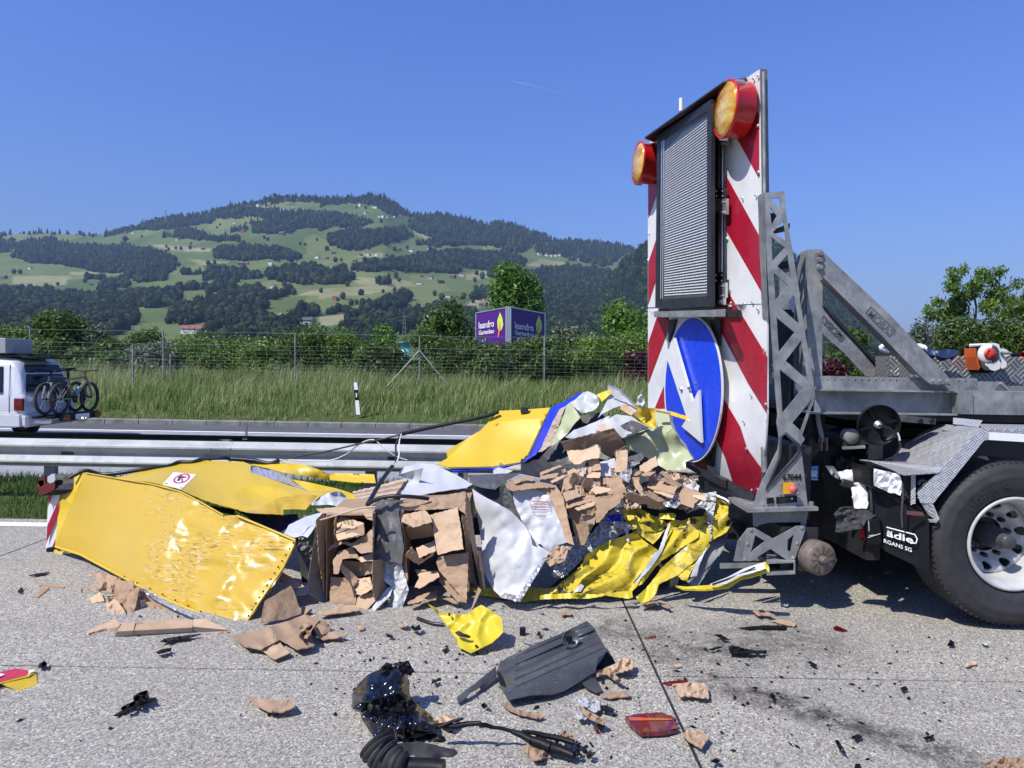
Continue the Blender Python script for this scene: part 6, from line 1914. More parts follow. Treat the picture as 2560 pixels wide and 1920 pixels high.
top = Q(1,(790,264,5.85),(1000,212,6.05),(1250,163,6.25),(1360,145,6.3)) + Q(22,(350,122,6.3),(560,125,6.3),(660,172,6.2),(650,265,6.0),(860,330,5.9),(1150,430,5.75),(1430,522,5.6),(1790,478,5.7),(1830,500,5.6),(1560,570,5.45),(1440,670,5.32),(1370,745,5.26),(1180,740,5.26),(1080,742,5.25),(1075,812,5.2),(830,795,5.15),(600,772,5.2),(350,710,5.27),(130,645,5.33),(0,598,5.38)) + Q(1,(1240,338,5.45),(1050,292,5.62))
tp_ = patch(top,.004,step=8,jag=.5,fn=top_dents,crease=.006,cs=80,smooth=True,seed=3)
tp_.put('top_panel', M_yel, WR)
# torn front edge turns down
patch(Q(22,(350,706,5.25),(600,770,5.18),(830,700,5.2),(1000,600,5.3),(1300,545,5.4),(1560,566,5.43),(1440,672,5.28),(1370,748,5.22),(1180,742,5.2),(1082,744,5.2),(1078,816,5.14),(830,800,5.1),(600,778,5.14)),.004, step=7, jag=.8, crease=.03, cs=40, seed=5, smooth=True).put('torn_edge', M_yelS, WR)
patch(Q(22,(560,122,6.45),(800,150,6.42),(1080,138,6.38),(1340,162,6.35),(1520,220,6.32),(1700,297,6.3),(1690,368,6.28),(1300,300,6.28),(1060,265,6.28),(900,215,6.33),(690,172,6.4)),.004, step=8, crease=.02, cs=60, fn=lambda x, y: -.05 * sin(sm(1150,1200, y) * pi), smooth=True, seed=6).put('lid_bar', M_yel, WR)
patch(Q(2,(340,520,6.28),(380,503,6.3),(650,514,6.3),(662,575,6.26),(500,570,6.26),(345,552,6.26)),.004, step=8, fn=lambda x, y: -.04 * sm(1190,1205, y), smooth=True, seed=7).put('lid_bar', M_yel, WR)
patch(Q(22,(1180,352,6.15),(1400,390,6.12),(1760,470,6.05),(1850,495,6.0),(2150,600,5.9),(2080,692,5.8),(2000,732,5.78),(1960,660,5.85),(1780,492,6.0),(1430,520,6.0),(1300,440,6.1)),.004, step=8, crease=.015, cs=60, seed=8).put('lid_strip', M_yel, WR)
patch(Q(22,(650,190,6.2),(740,190,6.25),(1000,270,6.15),(1140,330,6.1),(1240,410,6.0),(1430,517,5.85),(1370,520,5.8),(1180,425,5.85),(900,340,5.95),(690,280,6.05)),.003, step=5, crease=.035, cs=16, seed=9, smooth=False).put('foil_lining', M_foils, WR)
patch(Q(22,(1420,692,5.3),(1500,600,5.38),(1700,522,5.45),(1820,505,5.5),(1890,570,5.45),(1950,720,5.3),(1915,755,5.25),(1820,710,5.28),(1680,682,5.3)),.004, step=6, dent=.09, ds=22, crease=.02, cs=40, smooth=True, seed=10).put('silver_lining', M_sheet, WR)
patch(Q(22,(440,735,5.45),(600,775,5.4),(1080,812,5.35),(1260,800,5.35),(1280,870,5.3),(1180,960,5.2),(1090,1060,5.15),(700,900,5.3)),.006, step=8, crease=.04, cs=40, dent=.05, ds=40, smooth=True, seed=11).put('lining_sheet', M_navy, WR)
patch(Q(22,(100,690,5.5),(450,740,5.45),(445,815,5.4),(250,775,5.45)),.004, step=8, seed=12).put('gap_shade', M_blackm, WR)  # black strip painting the shade in the gap under the lid
# black sheet put inside as the shade behind the panels
patch(Q(1,(620,330,6.15),(1300,420,5.75),(1600,700,5.3),(1500,1050,5.0),(1100,960,5.3),(640,800,5.9)),.01, step=20).put('inner_shade', M_blackm, WR)
# rear end plate,striped strip,lamp
patch(Q(21,(350,322,5.98),(430,292,6.0),(590,266,5.88),(470,520,5.87),(195,1236,5.84),(205,1080,5.93),(240,620,5.97),(262,540,5.97),(345,480,5.98)),.004, step=9, crease=.02, cs=70, seed=13).put('end_plate', M_yel, WR)
patch(Q(21,(245,640,5.95),(300,612,5.92),(410,690,5.88),(280,1000,5.84),(200,1190,5.84),(225,900,5.92)),.004, step=9, seed=14).put('end_fold', M_yel, WR)
stp = Q(21,(108,562,5.97),(252,540,5.96),(206,1240,5.94),(74,1272,5.95))
st_ = patch(stp, .01, step=30).put('striped_strip', M_whiter, WR)
for pts in ([(108,562),(165,553),(104,705)],[(247,610),(232,800),(80,1185),(93,955)],[(214,1090),(206,1238),(148,1254)]):
    plate(Q(21, *pts), lambda x, y: P(x, y, 5.935),.003).put('red_stripe', M_redr, st_)
patch(Q(21,(74,1292,5.95),(190,1262,5.9),(245,1290,5.88),(400,1312,5.8),(240,1330,5.85),(74,1348,5.95)),.02, step=20).put('base_rail', M_yel, WR)
hx([(80,1248),(178,1240),(178,1300),(80,1292)],5.9,5.97, 'end_clamp', M_black, WR, 21)
hx([(160,1335),(280,1320),(280,1360),(160,1372)],5.85,5.95, 'foot', M_black, WR, 21)
LP_ = [P(*q(21,x,y),d) for x,y,d in ((-42,400,5.96),(10,320,5.97),(90,285,5.98),(195,272,5.98),(208,400,5.93),(195,500,5.9),(100,545,5.9),(5,572,5.92))]
ctr = sum(LP_,Vector()) / 8
bk = [v + Vector((.16,.02,-.005)) * 1.0 + (ctr - v) * .12 for v in LP_]
m = MB().add(LP_ + bk,[tuple(range(8)),tuple(range(15,7,-1))] + [(i,8 + i,8 + (i + 1) % 8,(i + 1) % 8) for i in range(8)])
lh = m.put('tail_lamp', M_black, WR, bev=.008)
def lens(pts,mat,nm):
    V_,T_ = fill(Q(21,*pts))
    slab_of([P(x,y,5.9) for x,y in V_],T_,.02).put(nm,mat,lh)
lens([(-38,405),(5,335),(60,310),(70,400),(110,415),(180,395),(196,420),(188,490),(95,535),(5,562),(-30,480)], M_lensr, 'red_lens')
lens([(100,320),(150,285),(188,285),(200,350),(178,390),(125,408),(95,385)], simple('clear_lens', (.52,.53,.55),.1, coat=.8), 'clear_lens')
lens([(-30,400),(10,330),(45,325),(50,420),(10,450),(-25,440)], simple('pink_lens', (.5,.16,.14),.15, coat=.8), 'amber_lens')
# no-drilling sticker
stq = Q(1,(1200,222),(1357,238),(1255,342),(1125,305))
def on_top(o_): return lambda x,y: P(x,y,tp_.df(x,y) - o_)
V_,T_ = fill(jagged(stq,8,0,random.Random(1)),(),[(x,y) for x in np.arange(415,490,7) for y in np.arange(1183,1225,5) if inside((x,y),[(a + (b_ * 0),c_) for a,c_,b_ in [(p[0],p[1],0) for p in stq]])])
slab_of([on_top(.010)(x, y) for x, y in V_], T_, .002).put('sticker', M_white, WR)
so_ = [o for o in WR.children if o.name.startswith('sticker')][0]
eu,ev = (np.array(stq[1]) - np.array(stq[0])) * .5,(np.array(stq[3]) - np.array(stq[0])) * .62
cc = np.array(Q(1,(1256,266))[0])
ring_ = [tuple(cc + np.array((21 * cos(a) + 3 * sin(a) * -1,12 * sin(a) - 3.5 * cos(a)))) for a in np.linspace(0,2 * pi,28,endpoint=False)]
rin_ = [tuple(cc + (np.array(p) - cc) * .78) for p in ring_]
M_pink = simple('sticker_red', (.55,.03,.09),.5)
V_,T_ = fill(ring_,[rin_])
slab_of([on_top(.014)(x, y) for x, y in V_], T_, .001).put('red_ring', M_pink, so_)
plate([(cc[0] - 3, cc[1] - 9),(cc[0] + 1, cc[1] - 10),(cc[0] + 4, cc[1] + 9),(cc[0], cc[1] + 10)], on_top(.016),.001).put('red_bar', M_pink, so_)
for pts in ([(-12,-1),(-4,-7),(9,-5),(8,-2),(-2,-1)],[(-8,0),(-2,-1),(-6,6),(-13,5)],[(9,-5),(16,-3),(8,-2)]):
    plate([(cc[0] + x, cc[1] + y) for x, y in pts], on_top(.013),.001).put('drill_symbol', M_black, so_)
o1,o2 = on_top(.016)(*q(1,1138,301)),on_top(.016)(*q(1,1258,334))
text('lettering', 'Bohren verboten', M_black, o1, o2 - o1, on_top(.016)(*q(1,1160,280)) - o1,.030, so_, .0006,(o2 - o1).length, .01)

# ---------------------------------------------------------------- middle: blue-edged lid,silver and greenish sheets
B2 = thing('yellow_lid_panel', P(1200,1180,6.0), 'bent yellow lid with blue taped edge standing in front of the guard rail', 'metal panel')
patch(Q(3,(110,582,6.0),(190,540,6.08),(310,430,6.18),(430,345,6.25),(560,292,6.3),(700,272,6.28),(862,268,6.22),(800,420,6.1),(740,528,6.0),(690,570,5.95),(500,598,5.95),(200,603,5.95)),.004, step=10, dent=.03, ds=120, smooth=True, seed=1, fn=lambda x, y: -.02 * sm(1230,1150, x)).put('lower_face', M_yel, B2)
patch(Q(3,(190,540,6.09),(183,490,6.14),(310,415,6.24),(420,345,6.3),(550,212,6.48),(720,205,6.46),(900,190,6.42),(862,270,6.28),(700,275,6.33),(560,295,6.35),(430,350,6.3),(310,436,6.22)),.004, step=10, dent=.02, ds=90, smooth=True, seed=2).put('upper_flap', M_yel, B2)
patch(Q(3,(195,603,5.94),(500,597,5.94),(690,568,5.94),(738,526,5.99),(860,268,6.2),(872,270,6.2),(750,532,5.98),(700,578,5.93),(500,608,5.93),(215,614,5.93)),.005, step=12).put('grey_seal', M_grey, B2)
patch(Q(3,(215,614,5.93),(500,607,5.93),(700,577,5.93),(752,530,5.97),(870,275,6.19),(905,190,6.35),(1000,148,6.3),(1110,85,6.25),(1136,92,6.2),(1120,128,6.15),(1000,192,6.1),(930,275,6.05),(862,425,5.95),(800,515,5.9),(720,565,5.88),(560,612,5.88),(240,633,5.9)),.006, step=7, crease=.015, cs=30, smooth=True, seed=3).put('blue_edge', M_bluetape, B2)
MB().box(P(*q(3,722,208),6.4),.07,.03,.05).put('hinge', M_blackm, B2)

SH = thing('crumpled_sheet', P(1580,1180,5.5), 'crumpled silver and greenish sheets torn open above the cardboard heap', 'metal sheet')
def sheet(cr, pts, mat, d, tx=0, ty=0, nm='sheet', par=None, **k):
    a = [p if len(p) > 2 else None for p in pts]
    pl = Q(cr,*pts) if all(a) else flat(cr,pts,d,tx,ty)
    par = SH if par is None else par
    kk = dict(th=.003,step=7,jag=.6,crease=.02,cs=40)
    kk.update(k)
    return patch(pl,**kk).put(nm,mat,par)
sheet(23,[(560,160),(620,145),(700,180),(772,232),(762,330),(690,400),(540,432),(470,372),(402,282),(445,262)],M_sheet,5.8,-.1,-.3,dent=.12,ds=28,smooth=True,seed=1)
sheet(23,[(402,282),(470,372),(542,432),(520,490),(440,575),(350,705),(160,855),(128,845),(230,650),(295,440),(322,345)],M_sheetg,5.85,-.25,-.25,dent=.08,ds=35,smooth=True,seed=2)
sheet(23,[(322,345),(290,440),(205,700),(140,845),(20,935),(0,920),(60,770),(150,570),(252,380)], M_cardG, 5.87,-.2,-.2, crease=.03, cs=16, seed=3, nm='film_strip')
sheet(23,[(880,70),(930,88),(1035,128),(1060,170),(1140,232),(1200,300),(1282,372),(1210,442),(1140,322),(1020,342),(950,365),(800,440),(750,490),(880,250)],M_sheet,5.7,.1,-.35,dent=.06,ds=40,smooth=True,seed=4)
sheet(23,[(330,740),(440,645),(600,592),(760,522),(900,462),(890,500),(990,445),(1190,472),(1320,560),(1442,622),(1070,752),(960,632),(640,722),(420,758)],M_sheet,5.5,.0,-.5,dent=.10,ds=36,smooth=True,seed=5)
sheet(23,[(1080,750),(1440,628),(1500,620),(1492,390),(1700,442),(1722,620),(1850,820),(1982,1022),(1890,1062),(1892,1160),(1650,1172),(1500,1085),(1380,1002),(1130,880)],M_sheetg,5.4,-.05,-.12,dent=.14,ds=70,smooth=True,seed=6,fn=lambda x,y: .10 * sm(1180,1040,y) * sm(1690,1640,x))
MB().tube([P(*q(23, x, y),5.38) for x, y in ((1690,440),(1710,560),(1742,650),(1800,760),(1868,830),(1920,930),(1984,1024))],.012,7).put('raw_edge', M_alu, SH)
MB().tube([P(*q(23, x, y),5.68) for x, y in ((880,72),(935,90),(1035,130),(1065,175),(1140,235),(1200,300),(1284,374))],.009,6).put('raw_edge', M_alu, SH)
sheet(23,[(1272,376),(1380,362),(1492,370),(1482,470),(1512,626),(1440,618),(1330,548),(1262,482),(1212,450)], M_yel, 5.35,-.2,-.15, dent=.1, ds=26, smooth=True, seed=7, nm='yellow_curl')
sheet(23,[(1490,368),(1700,408),(1900,468),(1942,508),(1936,532),(1850,502),(1690,452),(1500,402)], M_yel, 5.3,-.1,-.3, seed=8, nm='yellow_curl')
sheet(23,[(1500,392),(1700,425),(1690,448),(1505,415)], M_alu, 5.28, nm='raw_edge')
sheet(23,[(728,190),(830,150),(912,130),(932,160),(900,192),(850,240),(800,282),(775,232)], M_yelL, 5.72,-.1,-.3, seed=9, nm='yellow_curl', jag=1.2)
sheet(23,[(1040,330),(1120,310),(1230,420),(1180,460),(1040,380)], M_cardL, 5.66,0,-.3, nm='cardboard_scrap')
sheet(23,[(1040,590),(1180,520),(1300,560),(1420,620),(1230,690),(1100,640)], M_film, 5.32,0,-.4, crease=.04, cs=16, nm='scraped_patch', seed=12)
sheet(23,[(740,560),(830,570),(960,625),(800,670),(720,650)], M_cardG, 5.44,0,-.4, nm='cardboard_scrap')
patch(Q(23,(-250,1000,6.0),(0,930,6.0),(350,690,6.0),(500,470,6.0),(760,420,6.0),(900,470,5.95),(1080,745,5.8),(1500,1080,5.7),(1650,1180,5.65),(1000,1300,5.6),(300,1320,5.7),(-250,1200,5.8)),.01, step=25).put('shade_sheet', M_blackm, SH)  # black sheet standing in for the shade behind the torn sheets
patch(flat(23,[(1250,330),(1265,215),(1322,178),(1345,235),(1362,292),(1332,332),(1290,352)],5.3,0,-.2),.004, step=5, jag=.8, crease=.06, cs=12, seed=2).put('white_rag', M_foilw, th=('small white rag fluttering on top of the torn silver sheet', 'rag'))
sheet(23,[(1215,350),(1250,290),(1290,360),(1270,382)], M_yelL, 5.33, nm='yellow_curl')

# ---------------------------------------------------------------- cardboard heap right of the middle
HP = thing('cardboard_heap', P(1600,1330,5.2), 'heap of crushed brown cardboard honeycomb below the torn silver sheet', 'cardboard heap')
def card(cr, pts, d, tx=0.0, ty=0.0, mat=None, par=None, nm='cardboard_piece', **k):
    kk = dict(th=.004,step=6,jag=1.2,crease=.016,cs=40,seed=int(d * 100 + pts[0][0]) % 97)
    kk.update(k)
    return patch(flat(cr,pts,d,tx,ty),**kk).put(nm,mat or M_card,par if par is not None else HP)
L_ = M_cardL
card(23,[(265,805),(950,622),(1060,752),(1112,852),(1000,912),(965,960),(935,1000),(870,988),(790,932),(782,862),(740,832),(560,902),(332,912)],5.38,.1,.12)
card(23,[(345,912),(560,907),(700,862),(742,837),(775,900),(768,1010),(610,1032),(500,1092),(440,1092),(380,1040)],5.22,-.15,-.2,L_)
card(23,[(620,1032),(760,1022),(792,1165),(640,1182)],5.2,-.2,-.1,L_)
card(23,[(600,1262),(640,1182),(800,1172),(770,1268)],5.17,-.1,-.5,L_)
card(23,[(985,918),(1132,906),(1125,1150),(1070,1182),(975,1202)],5.15,-.25,-.12,L_)
card(23,[(960,960),(1000,912),(1120,855),(1130,905),(985,918),(975,990)],5.2,.2,.1)
for pts,d in (([(780,1062),(970,1012),(978,1200),(1005,1242),(770,1248)],5.25),([(490,1242),(560,1122),(640,1112),(642,1182),(602,1252)],5.25),([(1110,1340),(1160,1380),(1215,1440),(1180,1480),(1130,1420)],5.1)):
    card(23, pts, d, 0,-.35, M_foilw, nm='white_foil', th=.003)
card(23,[(1290,1112),(1500,982),(1526,1112),(1370,1202),(1292,1172)],5.18,-.2,-.3,L_)
card(23,[(1192,1212),(1292,1172),(1505,1188),(1430,1242),(1190,1236)],5.14,-.1,-.7)
card(23,[(135,1312),(460,1132),(486,1172),(160,1335)],5.18,-.05,-.6,L_)
card(23,[(0,1245),(240,1205),(210,1262),(0,1290)],5.3,0,-.5)
card(23,[(0,1200),(250,1100),(290,1120),(0,1240)],5.36,0,-.3)
card(23,[(240,1342),(400,1202),(412,1402),(290,1442)],5.12,-.25,-.1,L_)
card(23,[(430,1197),(532,1252),(490,1402),(375,1332)],5.1,.25,0)
card(23,[(540,1382),(580,1272),(692,1292),(640,1452)],5.1,.2,.1)
card(23,[(690,1292),(772,1272),(780,1372),(660,1392)],5.16,-.3,-.1)
card(23,[(772,1267),(1060,1262),(1132,1472),(950,1452),(780,1392)],5.13,-.1,-.12)
card(23,[(655,1422),(720,1372),(925,1402),(912,1442),(722,1482)],5.04,-.1,-.6,L_)
for k in range(6):
    card(23,[(455 + k * 16,1360 + k * 3),(480 + k * 14,1370),(500 + k * 16,1500),(470 + k * 15,1510)],5.04 + .008 * k,-.3,-.1,L_)
card(23,[(300,1455),(420,1402),(545,1500),(330,1560)],5.06,-.1,-.3)
card(23,[(320,1602),(540,1502),(722,1492),(702,1562),(345,1662)],5.0,-.05,-.6)
card(23,[(700,1570),(1000,1440),(1090,1490),(960,1560),(860,1662),(705,1662)],4.98,.05,-.2)
card(23,[(1390,1392),(1432,1252),(1782,1372),(1742,1482),(1480,1422)],5.1,-.1,-.35)
card(23,[(1560,1290),(1640,1240),(1850,1360),(1790,1400)],5.1,.1,-.4)
card(23,[(1545,1202),(1592,1172),(1700,1260),(1760,1340),(1700,1330),(1640,1270)],5.12,.1,-.3)
card(23,[(1800,1480),(1862,1372),(2140,1482),(2100,1532),(2000,1602),(1990,1662),(1830,1602)],5.0,-.1,-.3)
card(23,[(1170,1252),(1292,1262),(1282,1312),(1352,1482),(1320,1502),(1200,1352)],5.06,-.2,-.1,L_)
card(23,[(1360,1482),(1412,1422),(1622,1562),(1540,1582)],5.02,.1,-.2)
card(23,[(1080,1502),(1160,1452),(1400,1530),(1642,1622),(1600,1662),(1200,1582)],4.98,.05,.2)
card(23,[(1160,1452),(1230,1460),(1500,1560),(1560,1600),(1280,1600)],5.02,.05,-.1,L_)
card(23,[(1480,1430),(1740,1480),(1720,1530),(1470,1450)],5.03,0,-.6,L_)
card(23,[(1980,1480),(2160,1500),(2140,1570),(1990,1520)],4.97,-.1,-.4,L_)
for i in range(26):      # crushed sheets filling the gaps
    x,y = rnd_.uniform(350,1950),rnd_.uniform(1230,1640)
    pts = [(x + cos(a) * rnd_.uniform(70,190),y + sin(a) * rnd_.uniform(40,110)) for a in np.linspace(0,2 * pi,8,endpoint=False)]
    card(23, pts, 5.14 + (1600 - y) / 600 * .2, rnd_.uniform(-.25,.15), rnd_.uniform(-.4,.1), rnd_.choice([M_card, M_cardG, M_card]), nm='crushed_sheet', th=.003, jag=1.8, step=5, crease=.07, cs=15)
for i in range(70):      # small splinters of board everywhere in the heap
    x,y = rnd_.uniform(250,2050),rnd_.uniform(1170,1650)
    a,l_,w_ = rnd_.uniform(0,pi),rnd_.uniform(25,95),rnd_.uniform(8,34)
    ca,sa = cos(a),sin(a)
    card(23,[(x + ca * l_ - sa * w_, y + sa * l_ + ca * w_),(x - ca * l_ - sa * w_, y - sa * l_ + ca * w_),(x - ca * l_ + sa * w_, y - sa * l_ - ca * w_),(x + ca * l_ + sa * w_, y + sa * l_ - ca * w_)],5.05 + (1600 - y) / 600 * .2, rnd_.uniform(-.3,.2), rnd_.uniform(-.5,.1), rnd_.choice([M_card, M_card, L_, M_cardG]), nm='splinter', th=.003, jag=1.4, step=5, crease=.02, cs=14)
for i,pts in enumerate(([(1020,1240),(1130,1080),(1180,1090),(1190,1200),(1150,1340),(1100,1300)],[(1590,1590),(1650,1500),(1800,1430),(1900,1440),(1870,1510),(1780,1560),(1830,1600),(1760,1659),(1640,1640)],[(870,1620),(960,1560),(1060,1560),(1120,1620),(1000,1659)],[(1180,1060),(1280,1055),(1290,1080),(1200,1110)])):
    card(23, pts, 5.02 + .05 * (i in (0,3)),0,-.3, M_foils, nm='crumpled_foil', th=.003, crease=.06, cs=12, step=5, jag=1.0)
card(23,[(1130,1000),(1320,940),(1350,1000),(1290,1060),(1160,1080)],5.3,0,-.3, M_film, nm='film_scrap')
card(23,[(1780,1290),(1890,1270),(1960,1290),(2070,1370),(2050,1440),(1900,1400)],5.15,0,-.3, M_sheet, nm='metal_scrap')
# lower left of the heap
card(3,[(1000,855),(1100,822),(1212,812),(1212,980),(1132,1142),(1085,1142),(1042,950)],4.98,.0,-.08)
card(3,[(1205,812),(1402,782),(1382,852),(1302,902),(1242,982),(1217,988)],4.92,-.05,-.1)
card(3,[(1070,887),(1212,832),(1205,867),(1100,902)],4.9,0,-.6,L_)
card(3,[(1115,925),(1215,940),(1205,1000),(1140,980)],4.9,.1,-.3)
card(3,[(985,780),(1060,770),(1120,800),(1010,840)],5.0,0,-.5)
card(3,[(860,1230),(940,1140),(1030,1150),(1000,1250),(900,1290)],4.75,0,-.3,crease=.05,cs=14)
patch(Q(23,(0,1180,5.6),(700,1000,5.6),(1500,1180,5.5),(1900,1200,5.35),(2150,1480,5.3),(1600,1659,5.25),(300,1659,5.25),(0,1500,5.3)),.01, step=20).put('shade_sheet', M_blackm, HP)  # black backing that paints the shade between the cardboard pieces

# foil wrapped block
FB = thing('foil_wrapped_block', P(1400,1400,4.95), 'block of cardboard in white foil with red printed label, left of the heap', 'wrapped block')
fb_ = patch(Q(3,(640,772,5.0),(780,747,5.02),(890,790,5.0),(922,872,4.96),(1010,1042,4.88),(1016,1122,4.86),(950,1142,4.84),(958,1202,4.82),(900,1202,4.82),(832,1132,4.84),(800,1142,4.84),(700,962,4.93),(652,852,4.98)),.004,step=6,jag=.4,crease=.018,cs=26,dent=.03,ds=40,seed=4,smooth=True)
fb_.put('white_wrap', M_foilw, FB)
card(3,[(780,742),(942,732),(985,802),(1066,1142),(1016,1122),(922,862),(890,792)],4.94,-.1,-.12, par=FB, nm='board')
sheet(3,[(585,742),(640,772),(652,852),(700,962),(802,1142),(700,1132),(600,952),(570,832)], M_film, 5.0,-.4,-.05, par=FB, nm='dark_wrap', crease=.02, cs=20, seed=3)
card(3,[(590,722),(640,690),(720,672),(800,702),(942,727),(932,742),(780,748),(640,767),(600,747)],5.05,0,-.8, par=FB, nm='top_board')
card(3,[(640,690),(720,668),(790,670),(780,700),(720,690),(660,720)],5.08,0,-.5, par=FB, nm='top_board')
M_redink = simple('red_ink', (.40,.05,.10),.6)
m = MB()
for k,(x0,x1,y,hh) in enumerate(((775,890,838,7),(782,872,857,6),(784,900,876,6),(790,890,896,6),(812,872,944,6))):
    x = x0
    while x < x1:           # print too small to read: broken strokes
        w_ = rnd_.uniform(4,10)
        px,py = q(3,x,y + (x - x0) * .03)
        p = P(px,py,fb_.df(px,py) - .02)
        m.box(p,w_ * .001,.0006,hh * .0011)
        x += w_ + rnd_.uniform(2,6)
tag(m.put('print_strokes', M_redink, FB), kind='stuff')
m = MB()
cs_ = [P(*q(3,x,y),fb_.df(*q(3,x,y)) - .025) for x,y in ((752,820),(880,822),(902,910),(780,916))]
for i in range(4): m.tube([cs_[i],cs_[(i + 1) % 4]],.0014,4,smooth=False)
m.put('printed_frame', M_redink, FB)
patch(Q(3,(365,740,5.3),(590,740,5.2),(700,960,5.1),(800,1140,5.0),(640,1140,5.1),(450,1000,5.2)),.01, step=20).put('shade_sheet', M_blackm, FB)  # black sheet for the shade beside the wrapped block

# ---------------------------------------------------------------- two upright blocks of honeycomb cardboard
BA = thing('cardboard_block', P(890,1530,4.7), 'left upright block of torn cardboard honeycomb, narrower of the two', 'cardboard block')
BB = thing('cardboard_block', P(1090,1500,4.75), 'right upright block of torn cardboard honeycomb with wide boards, black hose on top', 'cardboard block')
def cb(par, cr, pts, d, tx=0, ty=0, mat=None, **k): return card(cr, pts, d, tx, ty, mat, par, 'flap', **k)
def shell(par,xl,xr,yt,yb,d0,d1):
    tl,tr_,bl_,br2 = [P(*q(2,x,y),d0) for x,y in ((xl,yt),(xr,yt),(xl,yb),(xr,yb))]
    dv = Vector((0,d1 - d0,0))
    for a, b_, nm in ((tl, bl_, 'side_board'),(tr_, br2, 'side_board'),(tl, tr_, 'top_board')):
        n_ = Vector((.008,0,0)) if nm == 'side_board' else Vector((0,0,-.008))
        MB().hexa([a,b_,b_ + dv,a + dv],[v + n_ for v in (a,b_,b_ + dv,a + dv)]).put(nm,M_card,par)
    MB().hexa([tl + dv, tr_ + dv, br2 + dv, bl_ + dv],[v + dv * 1.02 for v in (tl, tr_, br2, bl_)]).put('back_board', M_card, par)
shell(BA,318,640,790,1440,4.80,5.35)
cb(BA,2,[(250,832),(300,782),(320,1002),(346,1442),(320,1432),(270,1102)],4.78,.9,0)
cb(BA,2,[(250,752),(400,740),(622,752),(602,790),(300,784)],4.9,0,-1.0,L_)
cb(BA,2,[(300,785),(385,790),(392,1030),(335,1180)],4.92,.5,0)
cb(BA,2,[(375,850),(392,800),(400,975),(382,990)],4.76,.6,0)
cb(BA,2,[(402,832),(420,802),(582,852),(580,922),(520,940),(402,972),(385,930)],4.74,-.1,-.35,L_,crease=.02)
cb(BA,2,[(395,905),(440,880),(500,890),(580,850),(582,930),(470,965),(395,970)],4.71,-.1,-.15)
cb(BA,2,[(400,972),(500,987),(590,932),(642,882),(640,1052),(560,1062),(520,1022),(430,992),(330,1042),(340,1012)],4.72,-.1,-.2)
cb(BA,2,[(560,960),(640,890),(640,1045),(590,1000)],4.69,-.3,0,L_)
cb(BA,2,[(365,1112),(400,1052),(500,1012),(562,1112),(520,1092),(430,1102),(402,1202),(370,1202)],4.70,.0,-.2)
cb(BA,2,[(530,1090),(640,1058),(640,1110),(560,1120)],4.70,-.1,-.5,L_)
cb(BA,2,[(430,1112),(642,1122),(640,1202),(520,1232),(440,1182)],4.86,-.2,.1)
cb(BA,2,[(540,1130),(642,1120),(640,1200),(545,1220)],4.78,-.5,0,L_)
cb(BA,2,[(402,1152),(432,1132),(542,1232),(512,1292),(480,1262)],4.72,.15,-.1,L_)
cb(BA,2,[(510,1242),(622,1222),(642,1302),(560,1352),(530,1342)],4.70,-.2,-.2,L_,crease=.03,cs=18)
cb(BA,2,[(350,1222),(480,1232),(532,1342),(520,1412),(342,1407)],4.76,-.05,-.1)
cb(BA,2,[(540,1362),(642,1322),(662,1382),(570,1482),(522,1422)],4.68,-.1,-.2,L_)
cb(BA,2,[(265,1477),(350,1432),(512,1412),(522,1442),(310,1492)],4.62,-.05,-.9,L_)
cb(BA,2,[(640,1112),(702,1102),(736,1292),(662,1402),(640,1302)],4.68,.5,.0)
cb(BA,2,[(560,770),(640,755),(640,830),(600,820)],4.75,-.1,-.5,L_)
cb(BA,2,[(410,1490),(520,1440),(570,1478),(430,1492)],4.6,0,-.8,M_foils)
MB().tube([P(*q(2, x, y),4.68) for x, y in ((270,832),(380,800),(480,770),(560,745),(660,738))],.006,5).put('torn_strip', M_cardG, BA)
m = MB()
for k in range(7): 
    for j in range(3): m.box(P(*q(2,438 + j * 26 + k * 2,808 + k * 8 + j * 6),4.70),.018,.001,.0035)
tag(m.put('print_lines', M_black, BA), kind='stuff')
shell(BB,846,1300,705,1390,4.92,5.45)
cb(BB,2,[(815,722),(1280,632),(1302,702),(1280,690),(832,747)],4.92,0,-.5)
cb(BB,2,[(832,747),(1060,712),(1280,690),(1282,792),(1225,747),(1000,760),(842,765)],4.84,0,-.1)
cb(BB,2,[(1282,632),(1312,702),(1342,902),(1402,1302),(1394,1322),(1372,1202),(1302,902),(1282,762)],4.82,.7,0)
cb(BB,2,[(1255,790),(1285,800),(1330,1100),(1362,1290),(1300,1250),(1285,1000)],4.9,.6,0)
cb(BB,2,[(815,732),(832,762),(872,1082),(882,1252),(864,1252),(840,1082),(815,802)],4.80,-.5,0)
cb(BB,2,[(1040,792),(1225,742),(1248,880),(1270,1032),(1180,1045),(1092,1072),(1072,982),(1060,882)],4.67,-.12,-.12,L_)
cb(BB,2,[(1100,1082),(1302,1052),(1298,1200),(1290,1402),(1252,1397),(1240,1342),(1100,1182),(1080,1122)],4.64,-.1,-.1)
cb(BB,2,[(850,792),(1000,762),(1042,802),(1052,842),(920,882),(842,842)],4.74,-.1,-.5,L_,crease=.03,cs=20)
cb(BB,2,[(860,882),(1042,852),(1072,942),(902,962)],4.88,0,.3)
cb(BB,2,[(940,1022),(1062,972),(1077,1042),(960,1092)],4.74,-.2,-.4,L_)
cb(BB,2,[(910,1012),(950,1062),(1000,1102),(1072,1042),(1062,1072),(960,1142),(862,1082)],4.72,0,.2,crease=.03,cs=14)
cb(BB,2,[(930,1292),(962,1222),(930,1172),(1092,1182),(1102,1222),(962,1302)],4.72,-.1,-.5,L_)
cb(BB,2,[(1100,1192),(1240,1332),(1262,1382),(1235,1397),(1100,1252)],4.71,.1,-.4)
